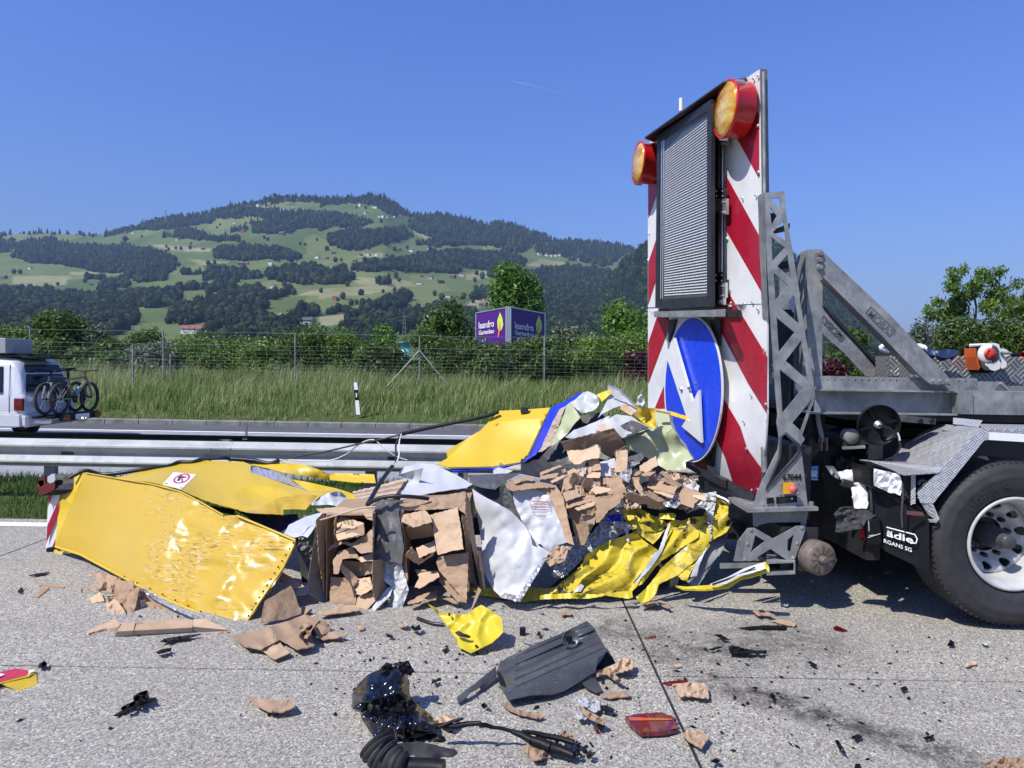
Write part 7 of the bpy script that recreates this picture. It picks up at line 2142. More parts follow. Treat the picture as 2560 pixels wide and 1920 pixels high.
cb(BB,2,[(880,1402),(962,1352),(1082,1312),(1087,1362),(892,1412)],4.70,-.05,-.8,L_)
cb(BB,2,[(1100,1360),(1240,1375),(1290,1400),(1200,1405)],4.70,0,-.6)
cb(BB,2,[(1095,1090),(1200,1100),(1100,1180)],4.76,-.2,.2)
cb(BB,2,[(1365,1040),(1390,1050),(1420,1300),(1405,1310)],4.74,.3,0)
patch(flat(2,[(1370,1292),(1392,1312),(1290,1530),(1283,1560),(1265,1562),(1330,1420)],4.5,0,-.15),.008, step=8).put('cardboard_strip', M_card, th=('narrow cardboard strip leaning on the small yellow torn corner piece', 'cardboard strip'))
# layered board stack behind
ST = thing('board_stack', P(950,1245,5.7), 'pressed stack of cardboard layers between the yellow lid strip and the white sheet', 'cardboard stack')
for k in range(6):
    card(2,[(500 + k * 6,634 + k * 10),(680,592 + k * 14),(860 - k * 4,542 + k * 20),(900 - k * 8,552 + k * 20),(840 - k * 10,600 + k * 17),(690,625 + k * 14),(510 + k * 8,650 + k * 9)],5.75 - k * .05,0,-.7, M_card if k % 2 else M_cardG, ST, 'board_layer')
# white and dark sheets
def lone(nm,cr,pts,mat,d,tx,ty,lb,cat,**k):
    kk = dict(th=.003,step=7,jag=.5,crease=.02,cs=40,smooth=False)
    kk.update(k)
    pl = Q(cr,*pts) if len(pts[0]) > 2 else flat(cr,pts,d,tx,ty)
    pt = patch(pl,**kk)
    o = pt.put(nm,mat,th=(lb,cat))
    return o
ws = lone('white_sheet', 3,[(360,752,5.05),(420,792,5.0),(520,845,4.95),(622,902,4.9),(722,1002,4.84),(800,1132,4.78),(892,1192,4.74),(872,1232,4.72),(780,1380,4.66),(692,1532,4.62),(560,1502,4.68),(500,1442,4.74),(445,1332,4.82),(430,1180,4.9),(415,1050,4.96)], M_foilw, 0,0,0, 'large white sheet hanging pointed to the ground between cardboard and yellow metal', 'white sheet', crease=.03, cs=50, dent=.06, ds=60, smooth=True, seed=5, asp=.6, ang=.5)
lone('foil_strip', 3,[(882,1222,4.705),(692,1533,4.605),(560,1503,4.665),(568,1468,4.67),(676,1492,4.61),(850,1232,4.70)], M_foils, 0,0,0, 'shiny silver foil hem along the tip of the hanging white sheet', 'foil', crease=.02, cs=10, step=5)
lone('white_sheet', 2,[(805,515,5.75),(860,462,5.85),(960,440,5.85),(1060,442,5.8),(1120,470,5.7),(1240,530,5.5),(1332,582,5.3),(1290,607,5.25),(1100,632,5.2),(920,667,5.15),(832,692,5.1),(842,640,5.25),(890,562,5.5),(930,520,5.6)], M_foilw, 0,0,0, 'crumpled white sheet draped over the top of the cardboard blocks', 'white sheet', dent=.10, ds=50, crease=.03, cs=60, smooth=True, seed=6)
lone('white_sheet', 2,[(808,517),(920,487),(990,470),(965,560),(905,602),(880,545)], M_foilw, 5.45,-.2,.3, 'folded back corner of white sheet at the left of the draped one', 'white sheet', dent=.08, ds=30, smooth=True)
lone('dark_film', 3,[(330,657),(500,650),(700,640),(640,672),(600,692),(520,757),(420,742),(360,717)], M_film, 5.3,0,-.7, 'dark grey film lying below the blue taped lid edge', 'film', crease=.04, cs=40)
lone('white_scrap', 3,[(505,627),(540,602),(642,627),(580,657),(510,655)], M_foilw, 5.55,0,-.5, 'small white scrap stuck under the blue taped lid edge', 'scrap')
lone('dark_film', 2,[(660,692),(830,690),(822,782),(842,922),(856,1022),(842,1132),(750,1112),(650,1112),(638,902)], M_film, 4.78,-.1,-.08, 'grey translucent film hanging between the two cardboard blocks', 'film', crease=.03, cs=26, asp=.25, smooth=True)
lone('clear_film', 2,[(700,1092),(842,1132),(890,1315),(822,1502),(742,1442),(782,1302),(722,1252)], M_sheet, 4.72,-.1,-.1, 'pale clear film trailing to the ground between the two cardboard blocks', 'film', crease=.05, cs=26, asp=.4)
lone('clear_film', 2,[(600,1482),(740,1302),(785,1282),(762,1352),(640,1472)], M_sheet, 4.66,-.1,-.3, 'narrow strip of pale film at the foot of the left cardboard block', 'film', crease=.03, cs=20)
lone('torn_film', 22,[(1592,770),(1500,950),(1440,1050),(1390,1110),(1330,1085),(1220,1110),(1085,1060),(1150,945),(1350,830)], M_sheet, 4.95,-.2,-.5, 'torn black and white film flap left of the left cardboard block', 'film', crease=.03, cs=30)
lone('torn_film', 22,[(1590,768),(1500,790),(1300,850),(1140,945),(1350,840)], M_black, 4.9,0,-.5, 'black underside of the torn film flap above the left cardboard block', 'film')
lone('dark_film', 2,[(235,900),(250,1082),(300,1392),(230,1342),(190,1282),(200,1192),(120,1022),(130,952)], M_film, 4.86,.1,-.05, 'dark glossy film hanging left of the left cardboard block', 'film', crease=.03, cs=16, step=5)
lone('grey_sheet', 2,[(240,942),(310,1182),(332,1402),(275,1397),(195,1332),(195,1252)], simple('dull_grey_film', (.13,.13,.135),.6),4.74,.3,0, 'dull grey panel standing at the left side of the left cardboard block', 'panel', dent=.03, ds=40)
lone('cardboard_piece', 2,[(0,1182),(150,1272),(170,1290),(90,1300),(0,1240)], M_card, 4.7,0,-.4, 'cardboard strip wedged between yellow side panel and grey panel', 'cardboard')
lone('white_scrap', 2,[(105,1320),(190,1275),(195,1340),(110,1350)], M_foilw, 4.75,0,-.6, 'white scrap on the road in the gap left of the cardboard blocks', 'scrap')
patch(Q(2,(100,900,5.3),(640,700,5.4),(850,690,5.4),(1300,640,5.4),(1400,1300,5.2),(880,1400,5.1),(640,1420,5.1),(330,1430,5.1),(150,1250,5.2)),.01, step=30).put('shade_backing', M_blackm, BB)  # black sheet put behind both blocks as the shade in their gaps

# ---------------------------------------------------------------- crumpled yellow skirt on the right
SK = thing('crumpled_skirt', P(1600,1490,4.8), 'concertinaed dirty yellow side skirt of the cushion beside the trailer foot', 'crumpled panel')
def pl_(ang,per,amp,ph=0.0):
    """sharp parallel pleats across a direction of the sheet"""
    ca,sa = cos(ang),sin(ang)
    def f(x,y):
        u = (x * ca + y * sa) / per + ph + .8 * noise.noise((x / 95,y / 95,ph))
        t_ = u - math.floor(u)
        return amp * (abs(2 * t_ - 1) - .5) * (.7 + .6 * noise.noise((x / 80,y / 80,ph + 3)))
    return f
def skirt(pts, d0, mat, ang, per, amp, seed, nm='pleated_sheet', **k):
    p = Q(24,*pts)
    p = [(x,y,d0 + (1496 - y) / 230 * .42) for x,y in p]
    kk = dict(th=.003,step=4.6,jag=.7,crease=.012,cs=30,ang=ang,asp=.35,dent=.03,ds=45,fn=pl_(ang,per * 1.55,amp * 1.25,seed * .37),seed=seed,smooth=True)
    kk.update(k)
    return patch(p,**kk).put(nm,mat,SK)
skirt([(420,682),(520,602),(640,542),(780,502),(860,472),(882,482),(932,542),(1072,642),(1052,732),(932,822),(832,952),(690,1002),(580,1047),(450,1047),(200,1060),(0,1080),(0,1010),(150,962),(250,882),(370,782)],4.78,M_yelD,.95,34,.075,1)
skirt([(745,262),(860,225),(950,282),(1050,335),(1142,382),(1150,422),(1082,522),(1022,582),(880,482),(800,432),(760,332)],4.80,M_yelD,.3,40,.05,2)
skirt([(1150,402),(1212,352),(1282,372),(1392,332),(1492,332),(1432,522),(1252,642),(1102,732),(1062,772),(932,942),(880,962),(832,1012),(690,1002),(832,952),(1002,802),(1082,642),(1172,482)],4.74,M_yelD,.75,30,.06,3)
skirt([(1490,302),(1592,152),(1712,222),(1702,332),(1752,372),(1692,472),(1532,562),(1440,702),(1252,862),(1100,932),(1062,962),(1002,932),(1100,802),(1272,642),(1432,502)],4.74,M_yelD,.78,46,.06,4)
skirt([(870,1062),(962,982),(1002,932),(1077,942),(1052,1032),(987,1097),(910,1122)],4.66,M_yelL,.2,30,.025,5)
skirt([(0,1082),(0,1042),(300,1022),(560,1042),(700,1010),(832,1002),(842,1062),(802,1077),(600,1047),(450,1074),(300,1074)],4.68,M_yelL,.1,36,.03,6)
patch(Q(3,(330,1440,4.95),(520,1440,4.95),(640,1480,4.9),(760,1432,4.9),(900,1442,4.85),(960,1505,4.76),(700,1537,4.8),(560,1507,4.85),(420,1490,4.9)),.003, step=7, jag=.8, crease=.03, cs=30, seed=3).put('pleated_sheet', M_yelL, SK)
skirt([(1252,872),(1440,712),(1532,572),(1542,602),(1442,722),(1352,862),(1332,917),(1282,902)],4.70,M_yelD,.8,30,.03,7)
skirt([(100,1010),(260,900),(420,770),(520,800),(380,900),(330,1000),(200,1040)],4.72,M_yelD,.8,24,.04,8)
skirt([(1040,660),(1075,640),(1130,480),(1155,425),(1185,380),(1150,520),(1110,640),(1010,790),(880,930),(840,960),(900,880)],4.70, M_sheet, .8,40,.02,9, nm='bare_metal_fold')
skirt([(1360,880),(1420,740),(1500,620),(1520,600),(1450,760),(1420,870)],4.68, M_sheet, .8,40,.02,10, nm='bare_metal_fold')
skirt([(300,1020),(370,940),(400,960),(370,1010)],4.64, M_sheet, .8,40,.02,11, nm='bare_metal_fold')
skirt([(1080,300),(1210,300),(1235,320),(1215,362),(1085,350)],4.68, M_yelL, .1,60,.02,12, nm='folded_lip')
skirt([(1330,922),(1442,722),(1532,572),(1722,400),(1692,560),(1442,952),(1392,967)],4.84, M_galv2,.8,80,.0,13, nm='grey_end_plate', crease=0)
patch(Q(24,(0,1060,5.1),(600,500,5.3),(1150,330,5.4),(1650,220,5.4),(1700,480,5.3),(1350,930,5.1),(800,1050,5.0)),.01, step=30).put('shade_sheet', M_blackm, SK)  # shade behind the pleats, drawn as a black sheet
for i,(pts,mt,d) in enumerate(([[(150,722),(380,602),(470,480),(560,372),(622,302),(750,202),(850,242),(762,262),(740,362),(862,432),(640,542),(420,682),(250,852),(200,862),(240,782)],M_foilw,4.80],[[(380,557),(430,527),(490,657),(470,662),(402,592)],M_foilw,4.70],[[(580,372),(622,322),(735,306),(737,377),(640,372)],M_bluetape,4.76],[[(640,372),(740,380),(860,430),(800,450),(810,570),(790,560),(770,450),(680,430)],M_foilw,4.74],[[(1110,212),(1200,142),(1320,95),(1332,132),(1270,192),(1200,247),(1130,242)],M_foils,4.76],[[(1470,122),(1602,102),(1592,202),(1562,402),(1552,552),(1532,442),(1502,262),(1440,252),(1330,302),(1450,202)],M_foilw,4.70],[[(600,242),(680,180),(800,190),(850,245),(700,250)],M_foilw,4.82],[[(100,860),(200,640),(330,620),(300,720),(220,800),(260,860),(170,900)],M_foils,4.78])):
    p = [(x,y,d + (1496 - y) / 230 * .42) for x,y in Q(24,*pts)]
    patch(p, .003, step=4.5, jag=1.0, crease=.05, cs=13, seed=20 + i).put('crumpled_foil', mt, SK)
MB().tube([P(*q(24, x, y), d) for x, y, d in ((1595,140,5.2),(1680,175,5.16),(1730,215,5.12))],.012,6).put('raw_edge', M_alu, SK)
YS = thing('yellow_rail', P(1820,1460,4.65), 'long bent yellow rail with white inner side lying under the trailer foot', 'rail')
patch(Q(24,(1228,958,4.75),(1330,966,4.72),(1530,952,4.68),(1650,920,4.64),(1800,850,4.58),(2040,738,4.5),(2078,790,4.48),(2082,832,4.46),(1900,882,4.5),(1820,892,4.53),(1700,972,4.56),(1500,992,4.62),(1300,988,4.7)),.012, step=6, crease=.008, cs=40, dent=.02, ds=60, seed=2, smooth=True).put('rail', M_yelL, YS)
patch(Q(24,(1540,942,4.64),(1700,880,4.58),(1850,800,4.53),(2020,748,4.48),(2050,800,4.46),(1900,850,4.48),(1800,872,4.51),(1690,940,4.54),(1560,960,4.6)),.004, step=6, crease=.006, cs=30, fn=lambda x, y: -.016, seed=3).put('inner_face', M_sheet, YS)
MB().tube([P(*q(24, x, y), d) for x, y, d in ((1560,945,4.585),(1750,880,4.53),(1950,790,4.46))],.005,5).put('seal', M_cable, YS)
# cables over the wreck
def cable(pts, r_, mat, lb, nm='cable'):
    a = []
    for x,y,d in pts: a.append(P(x,y,d))
    # smooth through the points
    out_ = []
    for i in range(len(a) - 1):
        p0,p1,p2,p3 = a[max(i - 1,0)],a[i],a[i + 1],a[min(i + 2,len(a) - 1)]
        for k in range(5):
            t_ = k / 5
            out_.append(.5 * ((2 * p1) + (p2 - p0) * t_ + (2 * p0 - 5 * p1 + 4 * p2 - p3) * t_ ** 2 + (3 * p1 - p0 - 3 * p2 + p3) * t_ ** 3))
    out_.append(a[-1])
    MB().tube(out_, r_, 7).put(nm, mat, th=(lb, 'cable'))
cable(Q(1,(480,262,5.9),(590,212,5.95),(700,238,6.0),(830,228,6.0),(1000,202,6.05),(1160,182,6.15),(1240,152,6.25),(1330,152,6.25),(1400,132,6.3),(1540,125,6.35),(1600,130,6.4),(1850,160,6.4)),.017, M_cable, 'thick black corrugated cable lying along the back edge of the yellow rear box')
cable(Q(22,(400,88,6.4),(700,110,6.4),(900,150,6.38),(1020,110,6.36)) , .02, M_cable, 'black cable clamp joint where the cables meet above the yellow lid')
cable(Q(22,(900,150,6.38),(1100,95,6.36),(1300,50,6.34)) + Q(2,(300,360,6.3),(560,300,6.25),(700,272,6.2),(840,236,6.2)),.008, M_cable, 'thin black cable rising from the yellow lid towards the hose knot')
cable(Q(2,(840,236,6.2),(960,208,6.25),(1150,168,6.3),(1400,118,6.35),(1510,82,6.4)),.017, M_cable, 'thick black hose running up to the bent yellow lid')
cable(Q(2,(840,236,6.2),(803,300,6.0),(800,430,5.8),(770,470,5.7)),.008, M_cable, 'thin black cable dropping from the hose knot')
cable(Q(2,(775,460,5.7),(700,560,5.4),(640,660,5.15),(605,722,5.0)),.017, M_cable, 'thick black hose end slanting down to the left cardboard block')
cable(Q(2,(605,725,4.85),(660,690,4.82),(740,668,4.8),(850,665,4.8),(950,672,4.85),(1025,682,4.9)),.014, M_cable, 'black hose lying across the top of the two cardboard blocks')
cable(Q(2,(840,236,6.19),(825,290,6.0),(822,390,5.85),(790,460,5.72)),.006, M_cablew, 'white wire dropping beside the thin black cable')
cable(Q(2,(0,415,6.35),(200,422,6.35),(330,420,6.33),(450,380,6.3),(560,298,6.26),(650,276,6.22),(720,335,6.2),(800,388,6.2),(880,416,6.2)),.005, M_cablew, 'thin white wire looping in front of the guard rail')
M_pale = simple('pale_scuff', (.22,.22,.22),.7)
# ---------------------------------------------------------------- loose pieces on the road
def lay(pts,th=.006,z=.0,curl=.0,cs=40,step=7,jag=.8,seed=1,hs=None,fn=None,smooth=False):
    """a piece lying on the road: every outline pixel is met with the ground (or with its own height)"""
    rnd = random.Random(seed)
    out = jagged([p[:2] for p in pts],step,jag,rnd)
    hf = tps([(p[0],p[1],p[2]) for p in pts]) if len(pts[0]) > 2 else (lambda x,y: 0.0)
    x0,x1,y0,y1 = min(p[0] for p in out),max(p[0] for p in out),min(p[1] for p in out),max(p[1] for p in out)
    inner = []
    y = y0 + step * .5
    while y < y1:
        x = x0 + rnd.uniform(.2,.8) * step
        while x < x1:
            p = (x + rnd.uniform(-.3,.3) * step,y + rnd.uniform(-.3,.3) * step)
            if inside(p,out) and min((p[0] - o[0]) ** 2 + (p[1] - o[1]) ** 2 for o in out) > (step * .5) ** 2: inner.append(p)
            x += step
        y += step * .8
    V,T = fill(out,(),inner)
    def h(x,y):
        v = z + max(0,hf(x,y)) + (curl * max(0,fold(x / cs,y / cs,seed * 1.7) * .6 + .5) if curl else 0)
        if fn: v += fn(x,y)
        return v + th + .001
    return slab_of([G(x,y,h(x,y)) for x,y in V],T,th,None,smooth,(0,0,-1))
def piece(nm,cr,pts,mat,lb,cat,group=None,**k):
    return lay(Q(cr,*pts),**k).put(nm,mat,th=(lb,cat,group))
CG = 'torn cardboard pieces on the road'
# cardboard under and in front of the yellow side panel
def stand(nm,cr,pts,mat,d,tx,ty,lb,cat,group=None,**k):
    kk = dict(th=.006,step=7,jag=.7,crease=.02,cs=30,seed=3)
    kk.update(k)
    return patch(flat(cr,pts,d,tx,ty),**kk).put(nm,mat,th=(lb,cat,group))
C_ = 'torn_cardboard'
stand(C_, 1,[(460,1052),(520,1035),(700,1010),(732,1052),(650,1080),(560,1112),(480,1082)], M_card, 4.85,0,-.6, 'ragged brown cardboard lump at the far left under the yellow side panel', 'cardboard', CG, crease=.06, cs=16)
stand(C_, 1,[(560,1125),(640,1080),(692,1050),(722,1112),(600,1132)], M_cardL, 4.72,-.1,-.6, 'folded light cardboard scrap below the ragged cardboard lump', 'cardboard', CG, crease=.03)
stand(C_, 1,[(610,915),(700,920),(830,952),(832,1002),(700,1002),(660,945)], M_card, 4.95,0,-.4, 'cardboard piece showing right under the edge of the yellow side panel', 'cardboard', CG, crease=.03)
stand(C_, 1,[(800,985),(830,975),(920,970),(925,1030),(965,1012),(940,1140),(902,1255),(865,1222),(800,1100),(785,1060)], M_card, 4.62,-.2,-.25, 'tall folded cardboard piece standing against the lower edge of the yellow panel', 'cardboard', CG, crease=.05, cs=26)
stand(C_, 1,[(730,1132),(760,1085),(802,1092),(872,1202),(868,1242),(830,1262),(740,1182)], M_cardL, 4.5,-.1,-.3, 'crumpled light cardboard between the tall folded piece and the cut stack', 'cardboard', CG, crease=.04, cs=20)
stand(C_, 1,[(533,1268),(560,1235),(700,1200),(760,1195),(832,1272),(820,1292),(700,1310),(612,1337)], M_cardL, 4.33,-.1,-.9, 'flattened stack of cardboard layers with a light cut end on the road', 'cardboard', CG, th=.02, crease=.02)
for k in range(3):
    pass
stand(C_, 1,[(1000,1112),(1100,1130),(1222,1152),(1282,1232),(1182,1235),(1080,1200)], M_card, 4.55,0,-.3, 'brown cardboard in the shadow under the tip of the yellow panel', 'cardboard', CG, crease=.03)
stand(C_, 1,[(930,1060),(1000,1040),(1120,1120),(1100,1180),(980,1140)], M_card, 4.7,.1,-.2, 'dark shaded cardboard deep under the yellow panel', 'cardboard', CG, crease=.03)
stand('foil_strip', 1,[(955,1018),(1000,1030),(1102,1082),(1202,1142),(1392,1226),(1350,1234),(1200,1172),(1060,1102)], M_foils, 4.5,-.3,0, 'thin silver foil strip along the lower edge of the yellow side panel', 'foil', None, crease=.03, cs=10, step=5)
for i, (pts, lb) in enumerate((([(965,1110),(1010,1100),(1080,1170),(1060,1225),(990,1215)], 'folded board in the dark gap above the long carton'),([(1100,1180),(1180,1165),(1200,1240),(1120,1240)], 'short board standing on the middle of the long carton'),([(860,1000),(985,1030),(960,1080),(905,1060)], 'board flap behind the tall folded cardboard piece'),([(640,985),(720,975),(800,1010),(790,1060),(690,1050)], 'crushed board between the ragged lump and the tall folded piece'))):
    stand(C_, 1, pts, M_card if i % 2 else M_cardG, 4.6 + .12 * (i > 1),.1,-.3, lb, 'cardboard', CG, crease=.04, cs=18)
# long flat carton
LC = thing('long_carton', G(430,1590), 'long narrow carton with tape lying in front of the yellow side panel', 'carton')
def cart(pts,hs,nm,mat,th=.004):
    V_ = [G(x,y,h) for (x,y),h in zip(Q(1,*pts),hs)]
    slab_of(V_,[(0,i,i + 1) for i in range(1,len(V_) - 1)],th).put(nm,mat,LC)
cart([(793,1362),(1330,1330),(1330,1298),(806,1322)],[0,0,.035,.04], 'front_face', M_cardG)
cart([(806,1322),(1330,1296),(1330,1242),(1180,1238),(850,1262)],[.042,.037,.05,.05,.055], 'top_face', M_cardL)
cart([(1338,1328),(1570,1336),(1577,1312),(1338,1290)],[0,0,.02,.04], 'front_face', M_cardG)
cart([(1338,1290),(1577,1312),(1420,1238),(1335,1238)],[.042,.022,.06,.05], 'top_face', M_cardL)
cart([(922,1352),(980,1350),(985,1256),(935,1262),(922,1320)],[.004,.004,.058,.058,.043], 'tape', M_card, .001)
cart([(1510,1334),(1535,1335),(1535,1288),(1508,1290)],[.004,.004,.03,.03], 'tape', M_card, .001)
# cardboard at the right tip
stand(C_, 1,[(1830,1112),(2010,1006),(2035,1050),(2082,1202),(1962,1242),(1800,1262)], M_card, 4.42,.1,-.15, 'upright brown cardboard sheet beside the tip of the yellow side panel', 'cardboard', CG, crease=.015, cs=50)
stand(C_, 1,[(2080,1150),(2150,1165),(2110,1205),(2085,1200)], M_card, 4.5,0,-.5, 'small cardboard corner behind the upright cardboard sheet', 'cardboard', CG)
stand(C_, 2,[(0,1180),(60,1215),(160,1275),(110,1300),(0,1250)], M_card, 4.75,0,-.4, 'brown cardboard wedge between the yellow panel and the dull grey panel', 'cardboard', CG)
piece(C_, 15,[(1428,592),(1560,560),(1700,522),(1800,485),(1872,456),(1962,490),(1912,562),(1932,652),(1832,672),(1722,612),(1602,672),(1502,652)], M_card, 'large flat torn cardboard sheet lying in front of the left cardboard block', 'cardboard', CG, z=.01, curl=.03, cs=60, seed=3)
piece(C_, 15,[(1602,672),(1660,630),(1702,612),(1782,692),(1740,712),(1692,732)], M_cardL, 'square cardboard flap at the front tip of the large flat sheet', 'cardboard', CG, z=.005, curl=.02, seed=4)
piece(C_, 15,[(1812,560),(1860,520),(1920,500),(1925,540),(1890,600),(1850,605)], M_card, 'crumpled torn bit on top of the large flat cardboard sheet', 'cardboard', CG, z=.045, curl=.06, cs=14, seed=5)
piece(C_, 15,[(1912,502),(1982,490),(2032,562),(1952,592)], M_card, 'cardboard flap right of the large flat sheet', 'cardboard', CG, z=.01, curl=.02, seed=6)
piece(C_, 15,[(1950,592),(2042,562),(2132,586),(1992,612)], M_card, 'thin pointed cardboard flap at the right end of the large flat sheet', 'cardboard', CG, z=.01, curl=.02, seed=7)
piece(C_, 15,[(1952,450),(2100,400),(2180,400),(2212,430),(2080,450),(1975,460)], M_cardL, 'flat cardboard strip at the foot of the left cardboard block', 'cardboard', CG, z=.01, curl=.02, seed=8)
piece(C_, 15,[(1505,945),(1540,962),(1580,975),(1680,985),(1782,980),(1816,1025),(1732,1056),(1650,1051),(1570,1012)], M_card, 'curved boat-shaped cardboard piece alone on the road left of the black tank', 'cardboard', CG, curl=.035, cs=50, seed=9)
piece(C_, 1,[(265,990),(300,988),(448,1010),(440,1020),(268,1003)], M_card, 'narrow cardboard strip on the road left of the wreck, the upper of two', 'cardboard', CG, seed=10)
piece(C_, 1,[(225,1085),(300,1020),(343,1022),(262,1088)], M_card, 'narrow cardboard strip on the road left of the wreck, the lower of two', 'cardboard', CG, seed=11)
for i,(cr,pts,lb,mt,cu) in enumerate((
    (16,[(232,282),(270,280),(275,300),(240,306)], 'tiny square cardboard chip in front of the right cardboard block', M_cardL, .01),
    (16,[(480,275),(510,255),(530,262),(535,280),(490,285)], 'small crumpled cardboard scrap left of the yellow corner piece', M_cardL, .03),
    (16,[(0,250),(30,246),(65,300),(60,345),(0,345)], 'flat cardboard corner with a dark underside at the left of the road chips', M_card, .02),
    (16,[(1475,205),(1500,192),(1540,190),(1548,208),(1490,216)], 'small oval cardboard scrap above the grey bumper', M_card, .02),
    (16,[(1700,560),(1760,535),(1862,625),(1840,630),(1760,575),(1700,590)], 'bent cardboard angle beside the right end of the grey bumper', M_card, .05),
    (16,[(1762,535),(1830,505),(1870,475),(1930,500),(1920,545),(1850,562),(1790,558)], 'light cardboard scrap standing at the right end of the grey bumper', M_cardL, .05),
    (16,[(1722,702),(1820,680),(1905,695),(1900,712),(1780,725)], 'rough brown cardboard strip below the right end of the grey bumper', M_card, .02),
    (16,[(1110,755),(1150,760),(1240,805),(1340,815),(1382,832),(1360,850),(1230,825),(1150,790)], 'long narrow cardboard splinter in front of the grey bumper', M_card, .02),
    (16,[(710,835),(840,835),(842,870),(790,900),(712,880)], 'light cardboard square leaning on the black car part', M_cardL, .04),
    (16,[(1460,945),(1500,925),(1545,940),(1570,990),(1490,985)], 'brown cardboard scrap behind the tangle of black harness', M_card, .05),
    (16,[(1235,1020),(1300,1005),(1390,1060),(1420,1085),(1310,1105)], 'cardboard piece under the tangle of black harness', M_card, .03),
    (17,[(50,640),(150,628),(245,632),(272,665),(275,725),(170,712),(100,712)], 'light torn cardboard piece at the crossing of the road joints', M_cardL, .03),
    (17,[(108,940),(190,922),(280,960),(232,1032),(150,985)], 'brown torn cardboard piece on the crossing road joint near the picture bottom', M_card, .03),
    (17,[(545,190),(600,182),(640,195),(685,218),(580,216)], 'curved cardboard scrap in front of the trailer foot', M_card, .03),
    (17,[(660,248),(720,240),(815,268),(800,285),(720,265)], 'flat cardboard strip beside the black bar in front of the trailer foot', M_cardL, .01),
    (17,[(1845,520),(1880,500),(1925,498),(1920,512),(1870,526)], 'small cardboard scrap alone on the right side of the road', M_cardL, .02),
    (17,[(1945,1120),(2060,1105),(2090,1085),(2190,1085),(2230,1140),(2160,1160),(2010,1150)], 'folded cardboard piece at the lower right corner of the picture', M_card, .04),
    (17,[(58,520),(90,512),(112,528),(80,535)], 'pale cardboard chip left of the oil stain', M_cardL, .01),
    (24,[(925,1130),(960,1105),(1050,1100),(1055,1130),(960,1150)], 'cardboard scrap under the lowest tongue of the yellow skirt', M_card, .03),
    (24,[(1060,1110),(1130,1120),(1190,1155),(1160,1160)], 'cardboard strip right of the lowest tongue of the yellow skirt', M_card, .03))):
    piece(C_, cr, pts, mt, lb, 'cardboard', CG, curl=cu, cs=20, step=5, seed=30 + i)
# small yellow corner
YC = thing('yellow_corner_piece', P(1160,1600,4.2), 'small torn yellow corner piece with holes lying in front of the cardboard blocks', 'metal piece')
yc = Q(16,(662,145,.16),(700,165,.13),(742,202,.11),(905,212,.11),(960,168,.14),(990,152,.16),(1062,192,.15),(1118,236,.12),(1126,322,.07),(1062,382,.03),(930,448,.0),(852,412,.0),(840,360,.015),(800,310,.03),(770,262,.06),(725,205,.10))
lay(yc, th=.003, curl=.03, cs=40, step=7, jag=.5, seed=4, smooth=True).put('sheet', M_yelL, YC)
for (x,y,rx,ry) in ((968,405,18,9),(795,212,8,10)):
    hh = .02 if y > 300 else .115
    MB().add([G(*q(16, x + rx * cos(a), y + ry * sin(a)), hh + .03) for a in np.linspace(0,2 * pi, 14, endpoint=False)],[tuple(range(14))]).put('hole', M_black, YC)
patch(Q(16,(828,322,4.02),(850,312,4.02),(925,345,3.98),(920,358,3.98),(860,350,4.0)),.002, step=5, jag=1).put('torn_hole', M_black, YC)
# black crushed tank with bellows
def lump(pts,d0,d1,bulge,nm,mat,par,y0=None,y1=None,fnx=None,seed=1,step=7,**k):
    p = [a[:2] for a in pts]
    ya,yb = min(a[1] for a in p),max(a[1] for a in p)
    def edge(x,y):
        m_ = 1e9
        for i in range(len(p)):
            a,b_ = p[i],p[(i + 1) % len(p)]
            L2 = (b_[0] - a[0]) ** 2 + (b_[1] - a[1]) ** 2
            t_ = max(0,min(1,((x - a[0]) * (b_[0] - a[0]) + (y - a[1]) * (b_[1] - a[1])) / L2))
            m_ = min(m_,hypot(x - a[0] - t_ * (b_[0] - a[0]),y - a[1] - t_ * (b_[1] - a[1])))
        return m_
    f = lambda x,y: d0 + (d1 - d0) * (y - ya) / (yb - ya) - bulge * min(1,edge(x,y) / 34) ** .6 + (fnx(x,y) if fnx else 0)
    q_ = [(x,y,d0 + (d1 - d0) * (y - ya) / (yb - ya)) for x,y in p]
    return patch(q_, .02, step=step, jag=1.0, fn=lambda x, y: f(x, y) - (d0 + (d1 - d0) * (y - ya) / (yb - ya)), seed=seed, **{'smooth': True, **k}).put(nm, mat, par)
TB = thing('crushed_black_part', G(1020,1890), 'crushed glossy black car body part with a ribbed bellows, in the foreground', 'car part')
lump(Q(16,(232,642),(292,582),(372,545),(450,540),(532,552),(552,642),(552,700),(560,735),(480,770),(430,800),(300,830),(240,815),(195,790),(198,700)),3.30,3.14,.12, 'shell', M_glossblack, TB, dent=.05, ds=60, crease=.06, cs=48)
lump(Q(16,(245,820),(300,832),(430,802),(560,738),(600,762),(682,832),(712,882),(702,932),(620,950),(560,962),(400,992),(332,972),(270,880)),3.15,2.99,.10, 'shell', M_glossblack, TB, dent=.05, ds=50, crease=.06, cs=40, seed=2)
lump(Q(16,(370,990),(560,962),(700,940),(760,960),(850,1000),(870,1060),(790,1040),(640,985),(560,1000),(520,1060),(470,1085),(400,1060)),3.03,2.95,.05, 'lower_shell', M_black, TB, dent=.05, ds=30, crease=.04, cs=30, seed=3)
lump(Q(16,(440,1010),(600,990),(830,1040),(860,1080),(700,1160),(560,1160),(480,1100)),2.97,2.86,.03, 'lower_shell', M_rubber, TB, dent=.03, ds=30, seed=4)
for (pts,s_) in (([(440,600),(412,562),(395,640),(362,700),(430,650)],1),):
    pass
